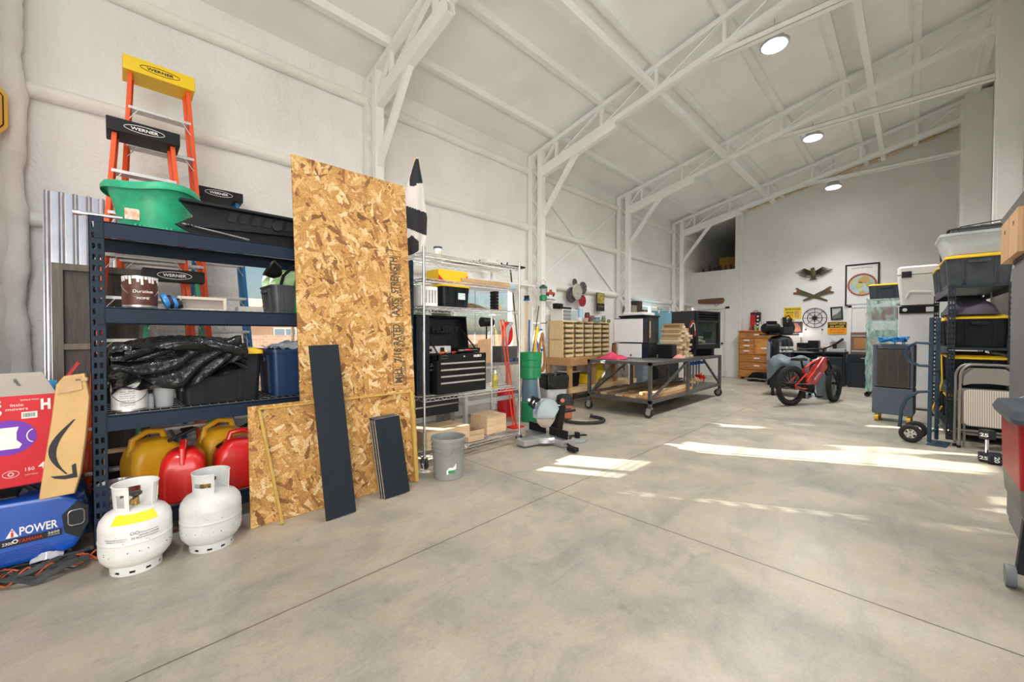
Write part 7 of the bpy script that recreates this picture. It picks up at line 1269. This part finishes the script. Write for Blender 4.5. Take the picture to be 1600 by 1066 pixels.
t = thing('blue_box', 'bright blue carton on the floor under the desk', 'box', (12.62, 1.76, 0)); MB().box(0, 0, 0, .25, .18, .5, .005).build('box', M_blue, t); MB().box(-.003, .02, .3, 0, .16, .45).build('label', M_lab, t)
t = thing('dark_cabinet', 'dark cupboard carrying a brown wooden oven, beside the desk', 'cupboard', (12.55, .44, 0)); m = MB(); m.box(0, 0, 0, .60, .66, .80, .006); m.build('cabinet', M_nd, t)
for q in ((.03, .34, .05, .63), (.03, .03, .05, .32)): m = MB(); m.box(-.012, q[1]-.0 if q[1] > .3 else q[1], q[2], 0, q[3], .58, .003); m.build('door', M_nd, t)
m = MB(); m.box(-.012, .03, .62, 0, .63, .77, .003); d_ = m.build('drawer', M_nd, t); m = MB(); m.box(-.03, .24, .70, -.012, .42, .715, .003); m.build('handle', M_chrome, d_)
t = thing('wooden_oven', 'brown toaster oven with an orange window on the dark cupboard', 'oven', (12.62, .50, .801)); m = MB(); m.box(0, 0, 0, .45, .56, .52, .008); m.build('housing', mat('oven_brown', (.20, .12, .08), .4), t); m = MB(); m.box(-.006, .05, .12, 0, .50, .38, .004); m.build('window', mat('oven_window', (.42, .20, .08), .25), t); m = MB(); m.box(-.012, .02, .42, 0, .54, .45); m.box(-.012, .02, .05, 0, .54, .09); m.build('trim', M_alu, t)
# ================================================================== wrapped shelf rack
gx, gy = 10.90, .40; M_wrap = bpy.data.materials.new('green_wrap'); M_wrap.use_nodes = True; q, l = nt(M_wrap); b = q['Principled BSDF']; b.inputs['Base Color'].default_value = (.50, .80, .70, 1); b.inputs['Roughness'].default_value = .12; b.inputs['Alpha'].default_value = .42
nn = q.new('ShaderNodeTexNoise'); nn.inputs['Scale'].default_value = 5; nn.inputs['Detail'].default_value = 3; nn.inputs['Distortion'].default_value = 1.5; bu = q.new('ShaderNodeBump'); bu.inputs['Strength'].default_value = .9; bu.inputs['Distance'].default_value = .03; l.new(nn.outputs[0], bu.inputs['Height']); l.new(bu.outputs[0], b.inputs['Normal']); l.new(ramp(q, l, nn.outputs[0], [(.38, (.16, .16, .16)), (.66, (.55, .55, .55))]), b.inputs['Alpha'])
t = thing('wire_rack', 'tall narrow wire rack wrapped in clear green film, by the far wall', 'rack', (gx, gy, 0))
for x in (0, .50):
    for y in (-.24, .24): m = MB(); m.cyl((x, y, .10), (x, y, 1.98), .013, seg=10); m.build('post', M_chrome, t); m = MB(); m.cyl((x-.015, y, .052), (x+.015, y, .052), .05, seg=20); m.bar((x, y, .05), (x, y, .11), .03); m.build('caster', M_rub, t)
for z in (.14, .45, .75, 1.15, 1.55, 1.97): m = MB(); wire_deck(m, 0, .5, -.24, .24, z, .04, .003); m.build('wire_shelf', M_wire, t, smooth=0)
m = MB(); rr = random.Random(21); N = 12
rings = []
for j in range(26):
    z = .12+j*.075; rg_ = rrect(.56, .54, .05, 6, z, .25, 0); rings.append([(p[0]+rr.uniform(-.022, .022), p[1]+rr.uniform(-.022, .022), p[2]+rr.uniform(-.02, .02)) for p in rg_])
m.loft(rings, cap=False); m.build('film_wrap', M_wrap, t, smooth=70)
r_ = random.Random(31)
for k, (z, w, d2, h_, c, lab) in enumerate(((1.56, .42, .40, .26, mat('box_maroon', (.22, .05, .06), .6, 0, .4, 12), 'maroon boxes on the highest shelf inside the green film'), (1.16, .40, .38, .20, mat('box_grey3', (.22, .25, .25), .6, 0, .4, 10), 'grey bundle on the second shelf inside the green film'), (.76, .36, .38, .24, mat('box_teal3', (.30, .42, .38), .6, 0, .3, 10), 'pale green bundle in the middle of the wrapped rack'), (.46, .38, .38, .20, mat('box_peach', (.62, .42, .32), .6, 0, .4, 9), 'peach-coloured bundle low inside the green film'), (.15, .40, .38, .22, mat('box_grey4', (.42, .48, .46), .6, 0, .3, 9), 'pale grey bundle on the lowest shelf of the wrapped rack'))): t = thing('wrapped_bundle', lab, 'bundle', (gx+.25, gy, z)); MB().box(-w/2, -d2/2, .004, w/2, d2/2, h_, .03).build('bundle', c, t)
tote(.42, .52, .30, 'black storage tote with a yellow lid on top of the green-wrapped rack', (gx+.25, gy, 1.99), 0, mat('tote_slate', (.03, .045, .055), .4, 0, .2, 6), M_yel, ribs=1)
# ================================================================== white fridge with cooler
t = thing('refrigerator', 'white refrigerator behind the evaporative cooler, carrying the white ice chest', 'refrigerator', (9.55, -.30, 0)); m = MB(); m.box(.03, 0, .02, .62, .48, 1.76, .01); m.build('cabinet', M_ww, t); m = MB(); m.box(0, .005, .05, .03, .475, 1.60, .008); m.build('door', M_ww, t)
m = MB(); m.box(-.01, .01, 1.63, .03, .47, 1.75, .005); c = m.build('control_panel', M_black, t); m = MB(); m.cyl((-.02, .40, 1.69), (-.01, .40, 1.69), .03, seg=20); m.build('dial', M_lab, c); m = MB(); m.box(-.013, .05, 1.65, -.01, .15, 1.73); m.build('sticker', M_lab, c)
M_cool = mat('cooler_white', (.78, .77, .74), .4)
t = thing('ice_chest', 'big white ice chest with black latches on top of the refrigerator', 'cooler', (9.50, -.335, 1.77)); m = MB(); m.loft([rrect(.56, .42, .05, 5, 0, .28, .28), rrect(.62, .50, .06, 5, .42, .28, .28), rrect(.62, .50, .06, 5, .50, .28, .28)]); m.build('chest', M_cool, t); m = MB(); m.loft([rrect(.63, .51, .06, 5, .51, .28, .28), rrect(.63, .51, .06, 5, .62, .28, .28), rrect(.57, .45, .06, 5, .65, .28, .28)]); l_ = m.build('lid', M_cool, t)
for y in (.42,): m = MB(); m.box(-.055, y-.06, .46, -.025, y+.06, .56, .006); m.build('latch', M_ink, t)
m = MB(); m.tube([(-.035, .10, .12), (-.05, .13, .20), (-.055, .38, .22), (-.04, .42, .12)], .01, 8); m.build('handle', M_cool, t)
# ================================================================== evaporative cooler
M_evp = mat('cooler_bluegrey', (.11, .13, .18), .5, 0, .08, 5); AX, AY = 7.95, -.02
t = thing('evaporative_cooler', 'tall blue-grey evaporative cooler with a slatted grille and yellow casters', 'evaporative cooler', (AX, AY, 0), R(-4)); m = MB(); m.box(0, 0, .11, .38, .44, .50, .02); m.build('water_tank', M_evp, t); m = MB(); m.box(.02, 0, .50, .38, .05, 1.13, .02); m.box(.02, .39, .50, .38, .44, 1.13, .02); m.box(.02, .05, 1.06, .38, .39, 1.13, .015); m.box(.30, .05, .5, .38, .39, 1.06); m.build('housing', M_evp, t)
m = MB()
for k in range(24): m.box(.0, .05, .515+k*.0228, .03, .39, .523+k*.0228)
for k in range(4): m.box(-.005, .05+k*.113-.003, .51, .002, .05+k*.113+.003, 1.06)
m.build('grille', mat('grille_tan', (.15, .13, .12), .6), t); m = MB(); m.box(.06, .05, .51, .08, .39, 1.06); m.build('pad', mat('pad_tan', (.30, .24, .20), .9), t)
for x in (.05, .33):
    for y in (.05, .39): m = MB(); m.cyl((x, y-.02, .05), (x, y+.02, .05), .048, seg=20); m.bar((x, y, .05), (x, y, .112), .025); m.build('caster', M_yel, t)
m = MB(); rr = random.Random(17)
P = [V((.02+.16*cos(i*.9)+rr.uniform(-.03, .03), .22+.15*sin(i*1.1)+rr.uniform(-.03, .03), .03+.02*(i % 3)+rr.uniform(0, .03))) for i in range(60)]
m.tube(P, .011, 6)
for y0, y1, dz in ((.12, .10, .36), (.10, .16, .30), (.20, .24, .42)): m.tube([(-.02, y0, .03), (-.06, y0, -.05), (-.05, y1, -dz)], .006, 6)
o = m.build('blue_rope', mat('rope_blue', (.01, .20, .55), .7)); tag(o, 'tangled bright blue rope lying over the evaporative cooler', 'rope', loc=(AX+.10, AY, 1.135))
t = thing('extension_cord', 'yellow cord hanging beside the hand truck', 'cord', (7.135, -.20, 0)); m = MB(); m.tube([(0, -.05, 1.02), (-.01, -.06, .7), (.02, -.02, .5), (0, .02, .35), (.05, .0, .30), (.06, -.05, .36), (0, -.06, .40)], .008, 6); m.build('cord', M_yel, t)
# ================================================================== hand truck
M_ht = mat('handtruck_blue', (.025, .055, .10), .4, 0, .1, 8); HX, HY = 6.68, -.15
t = thing('hand_truck', 'dark blue two-wheeled hand truck with loop handles standing upright', 'hand truck', (HX, HY, 0), R(-8))
for y in (-.02, .17) if False else (0.0, ):
    m = MB(); m.tube([(0, .0, .02), (.02, .0, 1.50)], .018, 10); m.tube([(.24, -.02, .02), (.25, -.02, 1.45)], .018, 10); m.build('rail', M_ht, t) if False else m.bm.free()
for x, y in ((0, 0), (.24, -.03)): m = MB(); m.tube([(x, y, .03), (x, y, .5), (x+.02, y, 1.47)], .019, 10); m.build('rail', M_ht, t)
m = MB(); m.tube([(0, 0, 1.17), (0, .12, 1.18), (0, .19, 1.13), (0, .21, 1.05), (0, .17, .95), (0, .09, .91), (0, 0, .91)], .016, 10); m.build('loop_handle', M_ht, t)
m = MB(); m.tube([(0, 0, .62), (0, .10, .60), (0, .20, .50), (0, .24, .36), (0, .25, .16)], .018, 10); m.build('wheel_guard', M_ht, t)
for z in (.15, .5, .85, 1.3): m = MB(); m.bar((0, 0, z), (.24, -.03, z), .03, .012); m.build('crossbar', M_ht, t)
m = MB(); m.box(-.05, -.14, .0, .30, .02, .008, .001); m.build('toe_plate', M_ht, t)
for x in (-.04, .28):
    m = MB(); m.tube([(x, .15+.078*cos(a), .105+.078*sin(a)) for a in [2*pi*i/28 for i in range(28)]], .027, 10, closed=True); w_ = m.build('wheel', M_rub, t); m = MB(); m.cyl((x-.012, .15, .105), (x+.012, .15, .105), .025, seg=14); m.tube([(x, .15+.056*cos(a), .105+.056*sin(a)) for a in [2*pi*i/24 for i in range(24)]], .008, 6, closed=True)
    for k in range(6): a = pi*k/3; m.bar((x-.01, .15, .105), (x-.01, .15+.056*cos(a), .105+.056*sin(a)), .018, .008, up=(1, 0, 0))
    m.build('rim', M_alu, w_)
m = MB(); m.cyl((-.06, .15, .105), (.30, .15, .105), .010); m.build('axle', M_steel, t)
# ================================================================== right-hand shelving with totes
QX, QY, QR = 7.16, -.30, R(2.2); QL, QW = 1.93, .525
t = thing('steel_shelving', 'dark boltless shelving unit by the right wall, filled with yellow-lidded totes', 'shelving', (QX, QY, 0), QR)
M_sh = mat('shelf_slate', (.018, .028, .040), .4, 0, .1, 6)
for x, y, sx, sy in ((0, 0, 1, -1), (QL, 0, -1, -1), (0, -QW, 1, 1), (QL, -QW, -1, 1)): post(x, y, sx, sy, 1.87, t, M_sh)
QZ = (.14, .64, 1.12, 1.86)
for z in QZ:
    for y in (-.016, -QW+.004): m = MB(); m.box(.05, y, z-.08, QL-.05, y+.012, z, .002); m.build('beam', M_sh, t)
    for x in (.004, QL-.016): m = MB(); m.box(x, -QW+.03, z-(.03 if x < .1 else .08), x+.012, -.03, z-.001, .002); m.build('side_beam', M_sh, t)
    m = MB(); m.box(.02, -QW+.018, z-.012, QL-.02, -.018, z-.002); m.build('deck', M_grey if False else M_sh, t)
def q(x, y): return (QX+x*cos(QR)-y*sin(QR), QY+x*sin(QR)+y*cos(QR))
names = {(0, 3): 'large grey tote with a yellow lid at the near end of the right shelving top', (1, 3): 'yellow-lidded tote at the far end of the right shelving top, lower of its stack',
 (0, 2): 'black yellow-lidded tote at eye level, near end of the right shelving', (1, 2): 'black yellow-lidded tote at eye level, far end of the right shelving',
 (0, 1): 'black tote in the dark row below eye level, near end of the right shelving', (1, 1): 'black tote in the dark row below eye level, far end of the right shelving',
 (0, 0): 'lowest near tote of the right shelving, resting above the floor', (1, 0): 'lowest far tote of the right shelving, next to the refrigerator'}
M_tg = mat('tote_smoke', (.055, .065, .075), .4, 0, .25, 6)
for lv in range(4):
    for k in (0, 1):
        h_ = .37 if lv == 3 else .385; x, y = q(.44+k*1.0-(.03 if k == 0 else 0), -QW/2-(0 if lv < 3 else -.02)); tote(.76, .55 if lv == 3 else .47, h_, names[(k, lv)], (x, y, QZ[lv]+.001), QR, M_tg if lv == 3 else M_tb, M_yel, ribs=6)
x, y = q(1.46, -.18); tote(.40, .30, .30, 'black yellow-lidded tote stacked highest at the far end of the right shelving', (x, y, QZ[3]+.375), QR, M_tb, M_yel, ribs=3)
# clear tub and mat on top
x, y = q(.38, -.24); z = QZ[3]+.375; M_clr = mat('clear_tub', (.72, .76, .78), .3, 0, .08, 4, alpha=.5)
t = thing('clear_tub', 'translucent plastic tub of blue cloths on top of the nearest grey tote', 'tub', (x, y, z), QR); m = MB(); m.loft([rrect(.56, .50, .05, 5, 0), rrect(.68, .60, .07, 5, .22), rrect(.72, .64, .07, 5, .23), rrect(.72, .64, .07, 5, .26), rrect(.66, .58, .06, 5, .26), rrect(.54, .48, .05, 5, .01)]); m.build('tub', M_clr, t); m = MB(); m.box(-.25, -.17, .012, .25, .17, .15, .04); m.build('blue_cloths', mat('cloth_blue', (.10, .22, .36), .8, 0, .5, 9, col2=(.5, .58, .62)), t)
t = thing('floor_mat', 'speckled dark grey folded mat on the translucent tub', 'mat', (x, y-.03, z+.262), QR); m = MB(); 
def f(u, v): return ((u-.5)*.62, (v-.5)*.52, .055+.045*sin(pi*u)+.004*sin(v*30))
m.sheet(10, 16, f, .012); m.box(-.3, -.25, 0, .3, .25, .055, .01); m.build('mat', mat('mat_speckle', (.04, .045, .04), .9, 0, 0, 90, col2=(.16, .17, .15)), t); m = MB(); m.tube([(-.30, .20, .03), (-.30, .18, .07), (-.30, -.16, .10), (-.30, -.18, .05)], .006, 6); m.build('wire_handle', M_gend, t)
x, y = q(.36, -.20); t = thing('folded_bag', 'dark purple-grey folded bag under the top shelf of the right shelving', 'bag', (x, y, QZ[2]+.387), QR); m = MB()
def f(u, v): e = sin(pi*u)**.5*sin(pi*v)**.45; return ((u-.5)*.68, (v-.5)*.42, .006+e*(.22+.03*sin(u*10+v*5)+.03*sin(v*9)))
m.sheet(22, 18, f, .006); m.box(-.3, -.18, 0, .3, .18, .006); m.build('bag', mat('bag_plum', (.065, .055, .075), .7, 0, .3, 8), t, smooth=75)
for k, (dx, c, lab) in enumerate(((1.30, M_yel, 'small yellow bag on the far eye-level tote'), (1.18, M_hug, 'small red pouch on the far eye-level tote'), (1.50, M_ink, 'small black pouch at the far end of the eye-level row'))): x, y = q(dx, -.10); t = thing('small_bag', lab, 'bag', (x, y, QZ[2]+.387), QR); MB().sph((0, 0, .06), .06, 14, 10, (1, .9, 1)).build('bag', c, t)
# ================================================================== folding chairs
M_ch = mat('chair_taupe', (.30, .28, .26), .4, .3, .05, 8); M_str = bpy.data.materials.new('striped_cloth'); M_str.use_nodes = True; n, l = nt(M_str); tc = n.new('ShaderNodeTexCoord'); sp = n.new('ShaderNodeSeparateXYZ'); l.new(tc.outputs['Object'], sp.inputs[0])
s_ = math_node(n, l, 'SINE', math_node(n, l, 'MULTIPLY', sp.outputs[0], 2*pi/.017)); cc = ramp(n, l, math_node(n, l, 'MULTIPLY_ADD', s_, .5, .5), [(.25, (.40, .32, .26)), (.55, (.74, .69, .62))]); l.new(cc, n['Principled BSDF'].inputs['Base Color']); n['Principled BSDF'].inputs['Roughness'].default_value = .85
def chair(lab, loc, rz, lean):
    t = thing('folding_chair', lab, 'folding chair', loc, 0, 'folded chairs leaning on the shelving', (R(-lean), 0, rz)); w = .215
    m = MB(); P = [(-w-.01, 0, .01), (-w, 0, .72)]+[(-w+.10-.10*cos(a), 0, .80+.14*sin(a)) for a in [pi*i/12 for i in range(7)]]+[(w-.10+.10*sin(a), 0, .80+.14*cos(a)) for a in [pi*i/12 for i in range(7)]]+[(w, 0, .72), (w+.01, 0, .01)]; m.tube(P, .0125, 10); m.build('front_frame', M_ch, t)
    m = MB(); P = [(-w+.035, .035, .012), (-w+.035, .03, .55), (-w+.06, .03, .62)]; m.tube(P, .011, 8); m.tube([(-p_[0], p_[1], p_[2]) for p_ in P], .011, 8); m.bar((-w+.035, .035, .16), (w-.035, .035, .16), .012); m.bar((-w, 0, .20), (w, 0, .20), .012); m.build('rear_frame', M_ch, t)
    m = MB(); m.prism([(-w+.02, .70), (-w+.03, .82), (-w+.10, .90), (w-.10, .90), (w-.03, .82), (w-.02, .70), (w-.08, .725), (0, .735), (-w+.08, .725)], -.012, .004, 'Y', bev=.004); m.build('backrest', M_ch, t)
    m = MB(); m.prism([(p_[0], p_[1]+.46) for p_ in rrect(.385, .40, .05, 5)], -.028, .0, 'Y', bev=.008); m.build('seat_pad', M_str, t); m = MB(); m.prism([(p_[0], p_[1]+.46) for p_ in rrect(.40, .415, .05, 5)], .0, .018, 'Y'); m.build('seat_pan', M_ch, t)
    for x in (-w-.01, w+.01): m = MB(); m.cyl((x, 0, 0), (x, 0, .03), .017, seg=12); m.build('foot_cap', M_rub, t)
a = px(1497, 700, Z=0); chair('folded metal chair with a striped pad, front one of the two', (a.x+.03, a.y-.23, 0), R(-86), 5); chair('folded metal chair with a striped pad, rear one against the shelving', (a.x+.10, a.y-.20, 0), R(-86), 5)
# dumbbells
def dumb(lab, loc, rot, n):
    t = thing('dumbbell', lab, 'dumbbell', loc, 0, None, rot); m = MB(); m.cyl((0, 0, -.12), (0, 0, .12), .014, seg=14); m.build('handle', M_chrome, t)
    for s in (-1, 1):
        m = MB(); m.lathe([(.055, -.045), (.062, -.035), (.062, .035), (.055, .045)], 6, Matrix.Translation((0, 0, s*.115)) @ Matrix.Rotation(R(30), 4, 'Z')); h = m.build('head', M_gend, t); text('lettering', n, M_lab, h, (-.0555, 0, s*.115), FX, w=.06, h=.035, bold=.03)
a = px(1537, 722, Z=0); dumb('black 25 pound dumbbell standing on end before the folding chairs', (a.x+.02, a.y-.02, .161), (0, 0, R(-25)), '25'); dumb('black 20 pound dumbbell lying beside the upright one', (a.x-.02, a.y-.18, .056), (R(90), 0, R(10)), '20')
# ================================================================== grey cabinet with crates, red cart
t = thing('metal_cabinet', 'plain grey metal cabinet at the right picture edge, carrying wooden crates', 'cabinet', (4.33, -.48, 0)); m = MB(); m.box(-.60, -.45, 0, 0, 0, 1.76, .006); m.build('cabinet', mat('cabinet_grey', (.21, .21, .22), .45, .4, .08, 4), t); m = MB(); m.box(-.605, -.455, 1.745, .005, .005, 1.775, .004); m.build('top_cap', M_gend, t); m = MB(); m.box(-.58, 0, .06, -.02, .012, 1.72, .003); m.build('door', mat('cabinet_grey', (.21, .21, .22), .45, .4, .08, 4), t)
M_cr = wood('crate_wood', (.60, .34, .16), (.80, .52, .28), 'Z', 4)
for k, (dx, lab) in enumerate(((0, 'blond wooden crate with finger holes, far one on the grey cabinet'), (-.33, 'blond wooden crate with finger holes, near one on the grey cabinet'))):
    t = thing('wooden_crate', lab, 'crate', (4.52+dx, -.44, 1.778)); W2 = .32; m = MB(); m.box(-W2, -.40, 0, 0, 0, .012); m.box(-W2, -.012, .012, -.19, 0, .27); m.box(-.13, -.012, .012, 0, 0, .27); m.box(-.19, -.012, .012, -.13, 0, .185); m.box(-.19, -.012, .215, -.13, 0, .27); m.box(-W2, -.40, .012, 0, -.388, .27); m.box(-W2, -.388, .012, -W2+.012, -.012, .27); m.box(-.012, -.388, .012, 0, -.012, .27); m.build('crate', M_cr, t)
t = thing('metal_trough', 'grey metal trough lying across the wooden crates', 'trough', (4.45, -.55, 2.05)); m = MB(); m.prism([(-.12, 0), (.09, 0), (.11, .05), (.105, .05), (.085, .008), (-.115, .008)], -.80, .12, 'X'); m.build('trough', M_steel, t)
RXc, RYc = 3.30, -.345
t = thing('wheeled_bin', 'red and grey wheeled cooler bin with a dark lid, cut by the right picture edge', 'wheeled bin', (RXc, RYc, 0)); m = MB(); m.loft([rrect(.555, .515, .05, 5, .60, -.27, -.25), rrect(.57, .53, .06, 5, .86, -.27, -.25), rrect(.58, .54, .06, 5, .90, -.27, -.25)]); m.build('red_body', mat('bin_red', (.40, .004, .010), .4, 0, .08, 4, spec=.3), t)
m = MB(); m.loft([rrect(.36, .36, .05, 5, .32, -.27, -.25), rrect(.54, .50, .05, 5, .49, -.27, -.25), rrect(.555, .515, .05, 5, .60, -.27, -.25)]); m.build('lower_body', mat('bin_greylow', (.16, .155, .15), .45, 0, .1, 6), t)
m = MB(); m.loft([rrect(.62, .58, .07, 5, .89, -.27, -.25), rrect(.63, .59, .07, 5, .91, -.27, -.25), rrect(.60, .56, .07, 5, .945, -.27, -.25), rrect(.46, .40, .06, 5, .96, -.27, -.25)]); m.build('lid', mat('lid_slate', (.05, .065, .085), .4), t); m = MB(); m.tube([(.0, -.05, .935), (.03, -.10, .975), (.03, -.38, .975), (0, -.45, .935)], .016, 8); m.build('lid_handle', mat('lid_slate', (.05, .065, .085), .4), t)
for s in (0, 1):
    for ya_, yb_ in ((-.05, -.08), (-.45, -.42)): m = MB(); m.bar((-.09-.36*s, ya_, .08), (-.10-.34*s, yb_, .50), .03, .05, .004); m.build('leg', M_gend, t)
for x, y in ((-.09, -.02), (-.45, -.16), (-.09, -.48), (-.45, -.48)): m = MB(); m.lathe([(.030, -.02), (.052, -.018), (.056, 0), (.052, .018), (.030, .02)], 26, Matrix.Translation((x, y, .056)) @ Matrix.Rotation(R(90), 4, 'X')); m.build('caster', M_grey, t)
m = MB(); m.prism([(-.16, .53), (-.08, .52), (-.07, .60), (-.15, .605)], -.012, -.006, 'Y'); o = m.build('badge', mat('badge_red', (.6, .01, .02), .4), t); text('lettering', 'H', M_lab, o, (-.115, -.006, .565), (R(90), 0, R(180)), w=.03, h=.04, bold=.04)
# ================================================================== small clutter
t = thing('blue_tarp', 'crumpled grey-blue cloth stuffed between the generator and the corner post', 'cloth', (-.27, 3.90, 0)); m = MB(); rr = random.Random(44)
def f(u, v): e = sin(pi*u)**.5*sin(pi*v)**.5; return ((u-.5)*.34, (v-.5)*.34, .006+e*(.46+.05*sin(u*13+v*6)+.04*sin(v*17-u*5)))
m.sheet(22, 22, f, .005); m.build('cloth', mat('cloth_slate', (.06, .10, .15), .8, 0, .4, 9), t, smooth=75)
t = thing('claw_hammer', 'wooden-handled hammer on top of the long black tool case', 'hammer', (2.62, 4.18, .552), R(-12)); m = MB(); m.cyl((-.16, 0, .018), (.14, 0, .018), .014, .011, 10); m.build('handle', M_pine, t); m = MB(); m.cyl((.15, -.05, .022), (.15, .05, .022), .017, seg=12); m.build('head', M_steel, t)
t = thing('grey_tube', 'short pale tube with a yellow end lying on the floor behind the wire rack', 'tube', (2.55, 3.92, .032), R(4)); m = MB(); m.cyl((-.25, 0, 0), (.12, 0, 0), .03, seg=16); m.build('tube', mat('tube_pale', (.55, .52, .50), .5), t); m = MB(); m.cyl((.12, 0, 0), (.20, 0, 0), .031, .02, 16); m.build('end_cap', M_yel, t)
t = thing('red_board', 'thin faded red board lying flat on the floor behind the wire rack', 'board', (2.95, 3.95, .001), R(-20)); MB().box(-.35, -.08, 0, .35, .02, .02, .002).build('board', mat('board_red', (.35, .07, .05), .6, 0, .2, 12), t)
for k, (dz, c, L, lab) in enumerate(((1.60, M_red, .30, 'red-handled tool hanging highest on the third steel post'), (1.25, M_steel, .26, 'steel tool hanging below the red-handled one on the third post'), (.98, M_ink, .22, 'black tool hanging lowest on the third steel post'))):
    t = thing('hanging_tool', lab, 'hand tool', (8.40, 4.60-.05*k, dz)); m = MB(); m.tube([(0, 0, 0), (0, 0, -L)], .014, 8); m.build('grip', c, t); m = MB(); m.tube([(0, 0, .06), (0, 0, 0)], .006, 6); m.bar((0, 0, .05), (.075, .06+.05*k, .05), .01); m.build('hook', M_steel, t)
t = thing('junction_box', 'small dark electrical box on the second steel post', 'electrical box', (5.42, 4.60, 2.02)); MB().box(-.05, -.01, -.06, .05, .045, .06, .006).build('box', M_gend, t)
t = thing('black_heater', 'small black box standing on the cart between the dark stove and the offcut pile', 'box', (6.95, 2.98, KH+.001)); m = MB(); m.box(0, 0, 0, .20, .26, .24, .01); m.build('box', M_black, t)
for k in range(4): m = MB(); m.box(.02, -.004, .04+k*.045, .18, 0, .06+k*.045); m.build('vent', M_gend, t)
t = thing('dust_broom', 'short blue-handled brush lying on the grey bench by the metal box', 'brush', (4.35, 4.33, .862), R(15)); m = MB(); m.cyl((-.14, 0, .02), (0, 0, .02), .012, seg=10); m.build('handle', M_blue, t); m = MB(); m.box(0, -.02, .0, .16, .02, .045, .004); m.build('bristles', M_gend, t)
